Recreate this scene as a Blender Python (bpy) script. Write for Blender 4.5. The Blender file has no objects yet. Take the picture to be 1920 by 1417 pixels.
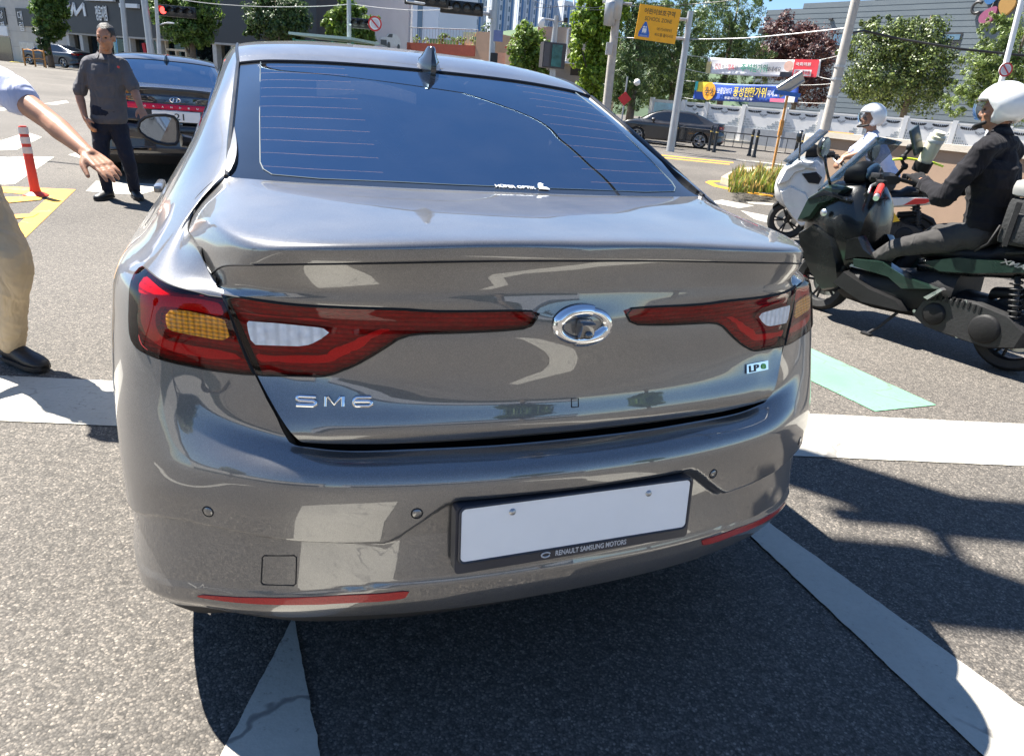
import bpy, bmesh, math, random
import numpy as np
from mathutils import Vector, Matrix
SC = bpy.context.scene
COL = SC.collection
R = math.radians
# ---------------------------------------------------------------- camera
F_PX, PITCH, ROLL, CAM_H = 1288.93, R(22.132), R(-5.189), 1.3736
def _cam_axes():
    fwd = np.array([0, math.cos(PITCH), -math.sin(PITCH)]); down = np.array([0, -math.sin(PITCH), -math.cos(PITCH)]); right = np.array([1., 0, 0])
    c, s = math.cos(ROLL), math.sin(ROLL)
    return c*right+s*down, -s*right+c*down, fwd
_r, _d, _f = _cam_axes()
cam = bpy.data.objects.new('camera', bpy.data.cameras.new('camera')); COL.objects.link(cam)
cam.matrix_world = Matrix(((_r[0], -_d[0], -_f[0], 0), (_r[1], -_d[1], -_f[1], 0), (_r[2], -_d[2], -_f[2], CAM_H), (0, 0, 0, 1)))
cam.data.sensor_fit = 'HORIZONTAL'; cam.data.sensor_width = 36; cam.data.lens = 36*F_PX/1920
cam.data.clip_start = .05; cam.data.clip_end = 3000
SC.camera = cam
CAM_M = np.stack([_r, _d, _f]); CAM_O = np.array([0, 0, CAM_H])
def ray(u, v):
    d = CAM_M.T@np.array([(u-960)/F_PX, (v-708.5)/F_PX, 1.]); return d
def at(u, v, y):
    """point on the sight line of photo pixel (u,v) at forward distance y"""
    d = ray(u, v); return CAM_O+d*(y/d[1])
# ---------------------------------------------------------------- daylight
SUN_EL, SUN_AZ = 57.0, -60.0        # azimuth clockwise from +Y
world = bpy.data.worlds.new('World'); SC.world = world; world.use_nodes = True
_nt = world.node_tree; _bg = _nt.nodes['Background']
_sky = _nt.nodes.new('ShaderNodeTexSky'); _sky.sky_type = 'NISHITA'; _sky.sun_disc = False
_sky.sun_elevation = R(SUN_EL); _sky.sun_rotation = R(SUN_AZ % 360); _sky.altitude = 50; _sky.air_density = 1.0; _sky.dust_density = .02; _sky.ozone_density = 7
_nt.links.new(_sky.outputs[0], _bg.inputs[0]); _bg.inputs[1].default_value = .052
sun = bpy.data.objects.new('sun', bpy.data.lights.new('sun', 'SUN')); COL.objects.link(sun)
sun.data.energy = 5.0; sun.data.angle = R(.53); sun.data.color = (1, .95, .87)
_s = Vector((math.sin(R(SUN_AZ))*math.cos(R(SUN_EL)), math.cos(R(SUN_AZ))*math.cos(R(SUN_EL)), math.sin(R(SUN_EL))))
sun.rotation_euler = _s.to_track_quat('Z', 'Y').to_euler(); sun.location = (-20, 12, 30)
SC.view_settings.view_transform = 'Standard'; SC.view_settings.look = 'None'
SC.view_settings.gamma = 1; SC.view_settings.use_curve_mapping = False
SC.view_settings.exposure = 1.85
SC.cycles.max_bounces = 8; SC.cycles.transparent_max_bounces = 12
SC.cycles.use_denoising = True
random.seed(7); np.random.seed(7)
# ---------------------------------------------------------------- car surface nets (car frame: X right, Y forward, Z up)
def nat_spline(x, y, xi):
    """natural cubic spline, y (n,k)"""
    x = np.asarray(x, float); y = np.asarray(y, float); n = len(x)
    h = np.diff(x); A = np.zeros((n, n)); B = np.zeros_like(y)
    A[0, 0] = A[-1, -1] = 1
    for i in range(1, n - 1):
        A[i, i-1] = h[i-1]; A[i, i] = 2*(h[i-1]+h[i]); A[i, i+1] = h[i]
        B[i] = 6*((y[i+1]-y[i])/h[i] - (y[i]-y[i-1])/h[i-1])
    m = np.linalg.solve(A, B)
    k = np.clip(np.searchsorted(x, xi, side='right')-1, 0, n-2)
    t = (np.asarray(xi)-x[k])[:, None]; hk = h[k][:, None]
    return y[k] + t*((y[k+1]-y[k])/hk - hk*(2*m[k]+m[k+1])/6) + t*t*m[k]/2 + t**3*(m[k+1]-m[k])/(6*hk)

def pchip(x, y, xi):
    x = np.asarray(x, float); y = np.asarray(y, float); h = np.diff(x)[:, None]
    d = np.diff(y, axis=0)/h; m = np.zeros_like(y)
    w1 = 2*h[1:]+h[:-1]; w2 = h[1:]+2*h[:-1]
    s = d[:-1]*d[1:] > 0
    with np.errstate(divide='ignore', invalid='ignore'):
        hm = (w1+w2)/(w1/d[:-1]+w2/d[1:])
    m[1:-1] = np.where(s, hm, 0); m[0] = d[0]; m[-1] = d[-1]
    k = np.clip(np.searchsorted(x, xi, side='right')-1, 0, len(x)-2)
    hk = h[k]; t = ((np.asarray(xi)-x[k])[:, None])/hk
    return ((2*t**3-3*t*t+1)*y[k] + (t**3-2*t*t+t)*hk*m[k] + (-2*t**3+3*t*t)*y[k+1] + (t**3-t*t)*hk*m[k+1])

class Net:
    """control net (rows, cols, 3) -> dense grid; parameters are fractional indices (col a, row b)"""
    def __init__(self, ctrl, cdiv, rdiv):
        C_ = np.asarray(ctrl, float); self.ctrl = C_
        R, K = C_.shape[:2]
        cu = np.concatenate([[0], np.cumsum(np.maximum(np.linalg.norm(np.diff(C_, axis=1), axis=2).mean(0), 1e-3))])
        cv = np.concatenate([[0], np.cumsum(np.maximum(np.linalg.norm(np.diff(C_, axis=0), axis=2).mean(1), 1e-3))])
        self.a = self.sub(K, cdiv); self.b = self.sub(R, rdiv)
        ui = np.interp(self.a, np.arange(K), cu); vi = np.interp(self.b, np.arange(R), cv)
        g1 = np.stack([nat_spline(cu, C_[r], ui) for r in range(R)])
        G = np.stack([pchip(cv, g1[:, c], vi) for c in range(len(ui))], 1)
        self.G = G
        du = np.gradient(G, axis=1); dv = np.gradient(G, axis=0)
        N = np.cross(du, dv); N /= np.maximum(np.linalg.norm(N, axis=2, keepdims=True), 1e-12)
        self.N = N
    @staticmethod
    def sub(n, div):
        if np.isscalar(div): div = [div]*(n-1)
        o = []
        for i in range(n-1): o += list(i+np.arange(div[i])/div[i])
        return np.array(o+[n-1.0])
    def at(self, a, b):
        i = np.interp(b, self.b, np.arange(len(self.b))); j = np.interp(a, self.a, np.arange(len(self.a)))
        i0 = int(min(i, len(self.b)-2)); j0 = int(min(j, len(self.a)-2)); s = i-i0; t = j-j0
        f = lambda Q: (Q[i0, j0]*(1-t)+Q[i0, j0+1]*t)*(1-s)+(Q[i0+1, j0]*(1-t)+Q[i0+1, j0+1]*t)*s
        n = f(self.N); return f(self.G), n/np.linalg.norm(n)

BX = [0, .2, .38, .52, .62, .70, .777, .843, .890, .917, .930, .934, .934, .933, .933, .93, .925, .905, .85, .60, 0]
BY = [0, .008, .03, .061, .095, .136, .186, .247, .325, .44, .69, 1.06, 1.5, 2.1, 2.8, 3.4, 3.9, 4.3, 4.58, 4.78, 4.86]
def body_net():
    bx = np.array(BX); by = np.array(BY); K = len(bx)
    tx = np.gradient(bx); ty = np.gradient(by); L = np.hypot(tx, ty)
    nin = np.stack([-ty/L, tx/L], 1)
    nin[0] = (0, 1); nin[-1] = (0, -1)
    kc = np.array([0, 3, 6, 8, 10, 17, 20])
    def lerp(v): return np.interp(np.arange(K), kc, v)
    rows = [  # z and inset at: rear centre, rear side, corner, flank start, flank, front flank, nose
        ([.225, .22, .215, .20, .19, .20, .20], [.15, .14, .13, .08, .06, .05, .08]),
        ([.335, .33, .31, .26, .215, .215, .22], [.035, .03, .030, .030, .022, .02, .02]),
        ([.352, .348, .325, .28, .24, .24, .26], [.014, .012, .018, .021, .012, .01, .0]),
        ([.396, .392, .352, .31, .27, .27, .3], [.000, .000, .000, .0, .004, .004, 0]),
        ([.430, .425, .385, .34, .31, .31, .33], [.000, .000, .000, .0, .0, 0, 0]),
        ([.520, .520, .520, .500, .48, .48, .42], [.000, .000, .000, .000, .0, 0, 0]),
        ([.590, .590, .595, .58, .57, .57, .5], [.0, .0, .0, .0, .0, 0, 0]),
        ([.655, .655, .655, .65, .64, .64, .57], [.004, .005, .010, .004, -.002, 0, 0]),
        ([.684, .684, .690, .69, .69, .69, .62], [.016, .018, .022, .008, -.003, 0, .01]),
        ([.700, .700, .725, .735, .735, .735, .66], [.048, .046, .036, .014, -.003, .0, .02]),
        ([.706, .708, .765, .78, .78, .78, .68], [.080, .070, .052, .022, -.001, .0, .03]),
        ([.80, .80, .815, .83, .83, .83, .70], [.085, .080, .068, .032, .002, .004, .04]),
        ([.86, .86, .865, .875, .88, .88, .72], [.092, .088, .080, .043, .009, .012, .05]),
        ([.93, .93, .93, .925, .928, .92, .73], [.105, .100, .092, .058, .016, .03, .07]),
        ([.985, .985, .985, .972, .962, .945, .74], [.125, .118, .108, .075, .031, .06, .09]),
    ]
    C_ = []
    for z, d in rows:
        z = lerp(z); d = lerp(d)
        C_.append(np.stack([bx+nin[:, 0]*d, by+nin[:, 1]*d, z], 1))
    belt = C_[-1]
    T = np.array([(0, .12, 1.03), (.2, .125, 1.03), (.38, .14, 1.03), (.53, .17, 1.02), (.64, .225, 1.005), (.690, .284, 1.002),
         (.727, .394, 1.055), (.746, .536, 1.060), (.722, .639, 1.096), (.666, .680, 1.148), (.640, .96, 1.246), (.628, 1.22, 1.338),
         (.615, 1.405, 1.398), (.606, 1.78, 1.461), (.600, 2.70, 1.462), (.645, 3.35, 1.30), (.71, 3.85, 1.05), (.70, 4.3, .96),
         (.60, 4.55, .87), (.40, 4.70, .79), (0, 4.79, .76)])
    def blend(f, bul):
        f = np.asarray(f)[:, None] if np.ndim(f) else f
        return belt*(1-f)+T*f
    # shoulder, window base, window middle, rail
    def row(fx, fz, fy=None):
        fx = np.interp(np.arange(K), [0, 5, 7, 8, 9, 10, 11, 14, 16, 20], fx); fz = np.interp(np.arange(K), [0, 5, 7, 8, 9, 10, 11, 14, 16, 20], fz)
        fy = fz if fy is None else np.interp(np.arange(K), [0, 5, 7, 8, 9, 10, 11, 14, 16, 20], fy)
        return np.stack([belt[:, 0]*(1-fx)+T[:, 0]*fx, belt[:, 1]*(1-fy)+T[:, 1]*fy, belt[:, 2]*(1-fz)+T[:, 2]*fz], 1)
    C_.append(row([.2, .2, .18, .17, .16, .14, .12, .12, .3, .3], [.3, .3, .26, .20, .14, .11, .07, .07, .3, .3]))
    C_.append(row([.45, .45, .42, .42, .38, .34, .30, .30, .5, .5], [.55, .55, .52, .44, .36, .32, .30, .30, .55, .55]))
    C_.append(row([.7, .7, .70, .68, .64, .60, .58, .58, .75, .75], [.8, .8, .78, .71, .66, .64, .63, .63, .8, .8]))
    C_.append(row([.88, .88, .89, .87, .83, .80, .79, .79, .9, .9], [.93, .93, .93, .90, .87, .87, .88, .88, .93, .93]))
    C_.append(row([.95, .95, .96, .95, .93, .92, .92, .92, .96, .96], [.975, .975, .98, .965, .96, .965, .97, .97, .98, .98]))
    C_.append(T)
    C_ = np.array(C_)
    cdiv = [26, 46, 18, 10, 8, 8, 8, 8, 8, 8, 8, 6, 6, 6, 6, 6, 6, 6, 5, 5]
    rdiv = [2, 3, 4, 5, 17, 18, 9, 4, 4, 3, 4, 5, 5, 5, 4, 5, 5, 4, 3, 3]
    net = Net(C_, cdiv, rdiv)
    # lower recess of the bumper, stepping up round the number plate
    G = net.G; N = net.N
    ax = net.a; cl = np.array([0, .283, .295, .395, .41, .60, .716, .783, .839, .917, 2])
    xx = G[:, :, 0]; yy = G[:, :, 1]; zz = G[:, :, 2]
    s_ = np.where(yy < .45, xx, xx)  # across
    zc = np.interp(xx, [0, .275, .297, .390, .410, .60, .716, .783, .839, .90, .93], [.622, .620, .612, .540, .531, .537, .545, .544, .530, .490, .43])
    up = np.clip((zc-zz)/np.interp(xx, [.27, .30, .39, .42], [.011, .019, .019, .010])+.5, 0, 1); z0 = np.interp(xx, [0, .4, .8, .93], [.437, .432, .385, .34]); lo = np.clip((zz-z0)/.003+.5, 0, 1)*np.clip(.22+.78*(zz-z0)/np.maximum(np.minimum(zc, .54)-z0, .03), 0, 1)
    fade = np.clip((.62-yy)/.25, 0, 1)*(net.b[:, None] < 8)
    G -= N*(.020*(up*up*(3-2*up))*lo*fade)[:, :, None]
    du = np.gradient(G, axis=1); dv = np.gradient(G, axis=0); N2 = np.cross(du, dv)
    net.N = N2/np.maximum(np.linalg.norm(N2, axis=2, keepdims=True), 1e-12)
    return net

def lid_net():
    fr = np.array([0, .28, .55, .75, .86, .92, .965, 1])
    def base(x): return np.interp(x, BX[:10], BY[:10])
    rows = []
    def r(y0, z0, s, zp=2.0):
        xs, ys, zs = s; x = xs*fr; g = base(x)/base(xs)
        rows.append(np.stack([x, y0+(ys-y0)*g, z0+(zs-z0)*fr**zp], 1))
    def e(pts): rows.append(np.array(pts))
    r(.110, .716, (.548, .150, .728), 4)
    r(.088, .716, (.556, .130, .728), 4)
    r(.074, .736, (.572, .128, .745), 4)
    r(.0715, .745, (.580, .132, .755), 4)
    r(.087, .805, (.610, .163, .806))
    r(.093, .86, (.633, .193, .853))
    r(.095, .93, (.660, .222, .93))
    r(.099, .965, (.672, .236, .968))
    e([(0, .108, 1.000), (.191, .111, 1.000), (.375, .124, .999), (.511, .153, .997), (.586, .182, .996), (.627, .206, .995), (.657, .228, .990), (.682, .252, .986)])
    e([(0, .1125, 1.030), (.192, .115, 1.029), (.376, .126, 1.026), (.513, .156, 1.020), (.588, .187, 1.013), (.629, .214, 1.007), (.660, .241, 1.000), (.685, .268, .992)])
    e([(0, .1125, 1.060), (.2, .115, 1.059), (.39, .124, 1.055), (.535, .156, 1.046), (.612, .193, 1.036), (.648, .228, 1.026), (.673, .256, 1.014), (.691, .286, 1.001)])
    e([(0, .110, 1.083), (.2, .1125, 1.082), (.4, .120, 1.077), (.55, .150, 1.068), (.628, .194, 1.056), (.664, .236, 1.045), (.684, .268, 1.032), (.698, .303, 1.016)])
    e([(0, .1065, 1.091), (.2, .109, 1.090), (.4, .115, 1.085), (.55, .147, 1.075), (.628, .193, 1.064), (.665, .240, 1.053), (.688, .279, 1.039), (.703, .314, 1.024)])
    e([(0, .108, 1.112), (.2, .109, 1.111), (.4, .115, 1.105), (.55, .144, 1.096), (.625, .192, 1.088), (.668, .254, 1.081), (.704, .338, 1.072), (.732, .420, 1.058)])
    e([(0, .113, 1.120), (.2, .113, 1.119), (.4, .119, 1.112), (.55, .148, 1.103), (.622, .197, 1.096), (.667, .264, 1.092), (.706, .380, 1.085), (.744, .510, 1.061)])
    e([(0, .122, 1.124), (.2, .122, 1.123), (.4, .128, 1.116), (.55, .156, 1.107), (.619, .206, 1.102), (.663, .278, 1.101), (.702, .412, 1.098), (.740, .580, 1.072)])
    e([(0, .200, 1.129), (.2, .200, 1.128), (.38, .204, 1.123), (.53, .225, 1.116), (.600, .280, 1.113), (.648, .362, 1.113), (.690, .490, 1.110), (.728, .628, 1.091)])
    e([(0, .350, 1.136), (.2, .348, 1.136), (.36, .350, 1.133), (.50, .366, 1.129), (.580, .415, 1.126), (.632, .484, 1.126), (.675, .570, 1.122), (.712, .648, 1.107)])
    e([(0, .500, 1.141), (.2, .500, 1.141), (.36, .505, 1.141), (.49, .518, 1.141), (.570, .548, 1.140), (.624, .588, 1.138), (.664, .630, 1.133), (.694, .662, 1.123)])
    e([(0, .632, 1.143), (.2, .633, 1.143), (.36, .638, 1.144), (.49, .646, 1.145), (.570, .654, 1.146), (.620, .664, 1.147), (.648, .672, 1.147), (.666, .679, 1.147)])
    edge = body_net().G[-1]; edge = edge[(edge[:, 1] > .2) & (edge[:, 1] < .72) & (edge[:, 0] > .5)]     # the boot edge follows the wing
    edge = np.concatenate([edge[:-1]*(1-f)+edge[1:]*f for f in (0, .25, .5, .75)])
    for r_ in rows[10:]: r_[-1] = edge[np.argmin(((edge-r_[-1])**2).sum(1))]
    return Net(np.array(rows), [10, 10, 10, 8, 8, 6, 5], [2, 3, 2, 6, 5, 5, 4, 4, 4, 4, 3, 3, 4, 3, 3, 5, 6, 6, 6])

def glass_net():
    # rear window: bottom edge -> top edge
    bot = np.array([(0, .634, 1.139), (.2, .635, 1.139), (.36, .640, 1.140), (.49, .648, 1.141), (.58, .657, 1.143), (.635, .668, 1.144), (.660, .680, 1.146)])
    top = np.array([(0, 1.415, 1.4300), (.2, 1.413, 1.4285), (.36, 1.410, 1.4235), (.47, 1.408, 1.4165), (.54, 1.406, 1.4100), (.585, 1.405, 1.4025), (.611, 1.404, 1.3975)])
    rows = []
    for f, bul in ((0, 0), (.2, .010), (.4, .017), (.6, .020), (.8, .014), (1, 0)):
        q = bot*(1-f)+top*f; q[:, 2] += bul*np.array([1, 1, .95, .85, .7, .45, .2]); rows.append(q)
    return Net(np.array(rows), 8, 8)

def roof_net():
    xs = np.array([0, .2, .36, .47, .54, .585, .608])
    dz = np.array([0, .0015, .0075, .0165, .0245, .0315, .0365])
    rows = []
    for y, z, w, e in ((1.420, 1.4345, 1, .611), (1.50, 1.4600, 1.02, .611), (1.62, 1.4860, 1.08, .610), (1.78, 1.5045, 1.12, .6055), (2.0, 1.5165, 1.22, .603), (2.35, 1.5215, 1.3, .601), (2.70, 1.507, 1.2, .600), (2.95, 1.482, 1.2, .60)):
        rows.append(np.stack([xs*(e/.608), np.full(7, y)-0.012*(xs/.6)**2, z-dz*w], 1))
    return Net(np.array(rows), 8, 5)
# outlines on the car surface nets, as (column,row) parameters
TR = {'light_out': [(8.83, 14.935), (8.269, 14.84), (7.341, 14.487), (6.524, 14.13), (5.887, 13.908), (5.308, 13.888), (5.194, 13.236), (4.866, 12.564), (4.533, 11.776), (4.95, 11.717), (5.75, 11.656), (6.591, 11.666), (7.113, 11.696), (7.582, 11.75), (7.911, 11.863), (8.093, 12.209), (8.246, 12.764), (8.415, 13.532), (8.641, 14.218), (8.841, 14.623)],
      'glow_out': [(8.154, 13.8), (7.335, 13.908), (6.795, 13.854), (5.591, 13.697), (5.399, 13.272), (6.055, 13.352), (6.831, 13.462), (7.24, 13.464), (7.374, 13.237), (7.338, 12.845), (7.174, 12.554), (6.938, 12.393), (6.204, 12.334), (5.12, 12.343), (4.941, 12.165), (5.766, 12.022), (6.613, 12.034), (7.105, 12.129), (7.549, 12.333), (7.888, 12.813)],
      'glow_rim': [(8.11, 13.736), (8.211, 14.414), (7.42, 14.284), (6.523, 13.987), (5.62, 13.792), (5.606, 13.728), (6.799, 13.896), (7.347, 13.966)],
      'amber': [(6.942, 13.286), (6.86, 13.356), (6.453, 13.347), (5.824, 13.259), (5.392, 13.206), (5.225, 12.706), (5.614, 12.671), (6.045, 12.686), (6.742, 12.735), (6.896, 12.854)],
      'light_in': [(7.3, 8.117), (6.72, 8.117), (5.674, 7.959), (4.851, 7.807), (3.37, 7.791), (2.595, 7.801), (2.173, 7.787), (1.937, 7.771), (1.72, 7.663), (1.388, 7.645), (0.929, 7.655), (0.55, 7.639), (0.503, 7.562), (0.62, 6.693), (0.656, 6.635), (1.055, 6.509), (1.464, 6.415), (1.749, 6.37), (1.909, 6.299), (2.022, 6.129), (2.145, 5.951), (2.404, 5.659), (2.803, 5.268), (3.117, 5.075), (3.553, 4.976), (4.326, 4.965), (5.638, 4.932), (6.734, 4.917), (7.3, 4.917)],
      'clear': [(5.947, 6.44), (4.52, 6.488), (3.526, 6.455), (2.942, 6.438), (3.218, 6.009), (3.579, 5.821), (3.883, 5.763), (4.877, 5.743), (6.204, 5.713)],
      'glow_in': [(6.411, 5.464), (5.139, 5.433), (3.566, 5.508), (3.229, 5.584), (2.704, 5.921), (2.235, 6.647), (2.167, 6.486), (2.616, 5.757), (3.094, 5.394), (3.351, 5.323), (4.49, 5.245), (6.434, 5.225)],
      'glow_line': [(6.752, 6.754), (5.183, 6.777), (3.866, 6.76), (2.845, 6.886), (1.951, 7.002), (1.729, 7.035), (1.165, 7.103), (0.672, 7.114), (0.732, 6.82), (1.169, 6.777), (1.738, 6.689), (1.962, 6.664), (2.096, 6.808), (2.425, 6.737), (2.854, 6.76), (3.884, 6.656), (5.236, 6.647), (6.772, 6.605)],
      'refl': [(6.159, 3.555), (5.128, 3.613), (4.279, 3.65), (3.124, 3.502), (2.303, 3.553), (1.889, 3.696), (1.945, 3.124), (2.302, 3.006), (3.128, 2.961), (4.158, 3.148), (5.138, 3.249), (5.798, 3.334)],
      'tow': [(4.271, 4.726), (3.653, 4.765), (3.614, 4.72), (3.629, 4.134), (3.672, 4.098), (4.296, 4.131), (4.348, 4.172), (4.319, 4.68)],
      'shut': [(3.729, 9.777), (4.061, 10.542), (4.312, 10.944), (4.611, 11.76), (4.999, 12.679), (5.506, 14.002)],
      'seam': [(8.065, 11.893), (8.562, 10.997)],
      'frit': [(4.209, 4.168), (4.215, 2.122), (4.187, 0.553), (4.059, 0.348), (3.827, 0.206), (2.732, 0.176), (1.38, 0.196), (0.607, 0.19)],
      'sens': [(5.405, 5.834), (1.842, 6.209), (6.616, 5.823)],
      'sensR': [(1.833, 6.294), (3.32, 4.691)]}
# ---------------------------------------------------------------- helpers
def link(o, parent=None):
    COL.objects.link(o)
    if parent is not None: o.parent = parent
    return o
def tag(o, label=None, cat=None, group=None, kind=None):
    if label: o['label'] = label
    if cat: o['category'] = cat
    if group: o['group'] = group
    if kind: o['kind'] = kind
    return o
def thing(name, label, cat, loc=(0, 0, 0), rz=0, group=None):
    o = bpy.data.objects.new(name, None); o.empty_display_size = .1
    o.location = loc; o.rotation_euler = (0, 0, rz); link(o)
    return tag(o, label, cat, group)
def obj(name, me, mat=None, parent=None, smooth=None):
    if isinstance(me, bmesh.types.BMesh):
        m = bpy.data.meshes.new(name); me.to_mesh(m); me.free(); me = m
    if mat is not None:
        for q in (mat if isinstance(mat, (list, tuple)) else [mat]): me.materials.append(q)
    if smooth is not None:
        me.polygons.foreach_set('use_smooth', [bool(smooth)]*len(me.polygons))
        if smooth is not True and smooth:
            me.set_sharp_from_angle(angle=R(smooth))
    return link(bpy.data.objects.new(name, me), parent)
def pyd(V, Fc):
    m = bpy.data.meshes.new('m'); m.from_pydata([tuple(map(float, v)) for v in V], [], [tuple(int(i) for i in f) for f in Fc]); return m
def dup(o, parent=None):
    c = o.copy(); link(c, parent)
    for ch in o.children: dup(ch, c)
    return c
# ---- materials
def nmat(name):
    m = bpy.data.materials.new(name); m.use_nodes = True
    nt = m.node_tree; return m, nt, nt.nodes['Principled BSDF']
def setp(b, **k):
    names = dict(col='Base Color', rough='Roughness', metal='Metallic', coat='Coat Weight', crough='Coat Roughness', ior='IOR', trans='Transmission Weight',
                 spec='Specular IOR Level', alpha='Alpha', emc='Emission Color', em='Emission Strength', sheen='Sheen Weight', sss='Subsurface Weight', cior='Coat IOR')
    for q, v in k.items():
        i = b.inputs[names[q]]
        i.default_value = (*v, 1) if q in ('col', 'emc') else v
def N(nt, t, **kw):
    n = nt.nodes.new('ShaderNode'+t)
    for k, v in kw.items():
        if k in n.inputs.keys(): n.inputs[k].default_value = v
        else: setattr(n, k, v)
    return n
def ramp(nt, fac, stops, interp='LINEAR'):
    r = nt.nodes.new('ShaderNodeValToRGB'); r.color_ramp.interpolation = interp
    e = r.color_ramp.elements
    while len(e) > len(stops): e.remove(e[-1])
    while len(e) < len(stops): e.new(.5)
    for q, (p, c) in zip(e, stops):
        q.position = p; q.color = (*c, 1) if not np.isscalar(c) else (c, c, c, 1)
    nt.links.new(fac, r.inputs[0]); return r
def mat(name, col, rough=.5, var=.12, scale=6, bump=0, bscale=60, **k):
    """plain surface with slow colour variation and optional fine relief"""
    m, nt, b = nmat(name); setp(b, col=col, rough=rough, **k)
    tc = N(nt, 'TexCoord')
    if var:
        no = N(nt, 'TexNoise', Scale=scale, Detail=5., Roughness=.6); nt.links.new(tc.outputs['Object'], no.inputs['Vector'])
        c = np.array(col); r = ramp(nt, no.outputs[0], [(.3, tuple(c*(1-var))), (.7, tuple(np.minimum(c*(1+var), 1)))])
        nt.links.new(r.outputs[0], b.inputs['Base Color'])
        r2 = ramp(nt, no.outputs[0], [(.3, max(rough-.06, 0)), (.7, min(rough+.06, 1))]); nt.links.new(r2.outputs[0], b.inputs['Roughness'])
    if bump:
        n2 = N(nt, 'TexNoise', Scale=bscale, Detail=3.); nt.links.new(tc.outputs['Object'], n2.inputs['Vector'])
        bp = N(nt, 'Bump', Strength=bump, Distance=.01); nt.links.new(n2.outputs[0], bp.inputs['Height']); nt.links.new(bp.outputs[0], b.inputs['Normal'])
    return m
# ---- bmesh shapes
def bm_box(bm, c, s, rot=None, bev=0):
    r = bmesh.ops.create_cube(bm, size=1)['verts']
    M_ = Matrix.Translation(Vector(c)) @ (rot.to_4x4() if rot is not None else Matrix()) @ Matrix.Diagonal((*s, 1))
    bmesh.ops.transform(bm, matrix=M_, verts=r)
    if bev:
        es = list({e for v in r for e in v.link_edges})
        bmesh.ops.bevel(bm, geom=es, offset=bev, segments=2, affect='EDGES', profile=.6)
    return r
def box(c, s, rot=None, bev=0):
    bm = bmesh.new(); bm_box(bm, c, s, rot, bev); return bm
def bm_tube(bm, pts, rad, n=10, cap=True, flat=1.0):
    pts = [Vector(p) for p in pts]; k = len(pts)
    rad = [rad]*k if np.isscalar(rad) else list(rad)
    rings = []; up = None
    for i, p in enumerate(pts):
        t = (pts[min(i+1, k-1)]-pts[max(i-1, 0)]).normalized()
        if up is None:
            up = Vector((0, 0, 1)) if abs(t.z) < .9 else Vector((1, 0, 0))
        x = up.cross(t)
        if x.length < 1e-5: x = Vector((1, 0, 0)).cross(t)
        x.normalize(); y = t.cross(x); up = y
        rings.append([bm.verts.new(p+(x*math.cos(a)+y*math.sin(a)*flat)*rad[i]) for a in (2*math.pi*j/n for j in range(n))])
    for a, b in zip(rings, rings[1:]):
        for j in range(n): bm.faces.new((a[j], a[(j+1) % n], b[(j+1) % n], b[j]))
    if cap:
        bm.faces.new(rings[0][::-1]); bm.faces.new(rings[-1])
def tube(pts, rad, n=10, cap=True):
    bm = bmesh.new(); bm_tube(bm, pts, rad, n, cap); return bm
def bm_lathe(bm, prof, n=24, M_=None):
    """profile [(r,z)] about Z"""
    M_ = M_ or Matrix(); rings = []
    for r, z in prof:
        if r < 1e-6: rings.append([bm.verts.new(M_ @ Vector((0, 0, z)))])
        else: rings.append([bm.verts.new(M_ @ Vector((r*math.cos(2*math.pi*j/n), r*math.sin(2*math.pi*j/n), z))) for j in range(n)])
    for a, b in zip(rings, rings[1:]):
        if len(a) == 1 and len(b) == 1: continue
        for j in range(n):
            q = (j+1) % n
            if len(a) == 1: bm.faces.new((a[0], b[q], b[j]))
            elif len(b) == 1: bm.faces.new((a[j], a[q], b[0]))
            else: bm.faces.new((a[j], a[q], b[q], b[j]))
def lathe(prof, n=24, M_=None):
    bm = bmesh.new(); bm_lathe(bm, prof, n, M_); return bm
def bm_prism(bm, poly, M_, depth):
    """2D polygon extruded along local -z..0"""
    a = [bm.verts.new(M_ @ Vector((x, y, 0))) for x, y in poly]; b = [bm.verts.new(M_ @ Vector((x, y, -depth))) for x, y in poly]
    n = len(poly); bm.faces.new(a); bm.faces.new(b[::-1])
    for i in range(n): bm.faces.new((a[i], b[i], b[(i+1) % n], a[(i+1) % n]))
def prism(poly, M_, depth):
    bm = bmesh.new(); bm_prism(bm, poly, M_, depth); return bm
def frame_m(o, x, y):
    """matrix with origin o, x axis, y axis (orthonormalised)"""
    x = Vector(x).normalized(); y = Vector(y); y = (y-x*y.dot(x)).normalized(); z = x.cross(y)
    return Matrix(((x.x, y.x, z.x, o[0]), (x.y, y.y, z.y, o[1]), (x.z, y.z, z.z, o[2]), (0, 0, 0, 1)))
def skin(pts, edges, levels=2):
    """skinned limb surface: pts [(x,y,z,r)] or (x,y,z,rx,ry)"""
    m = bpy.data.meshes.new('sk'); m.from_pydata([p[:3] for p in pts], edges, [])
    o = bpy.data.objects.new('sk', m); COL.objects.link(o)
    sk = o.modifiers.new('s', 'SKIN'); sk.use_smooth_shade = True; sk.branch_smoothing = .6
    for i, p in enumerate(pts):
        v = m.skin_vertices[0].data[i]; v.radius = (p[3], p[4] if len(p) > 4 else p[3]); v.use_root = (i == 0)
    ss = o.modifiers.new('u', 'SUBSURF'); ss.levels = ss.render_levels = levels
    me = bpy.data.meshes.new_from_object(o.evaluated_get(bpy.context.evaluated_depsgraph_get()))
    bpy.data.objects.remove(o); bpy.data.meshes.remove(m)
    me.polygons.foreach_set('use_smooth', [True]*len(me.polygons))
    return me
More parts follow.
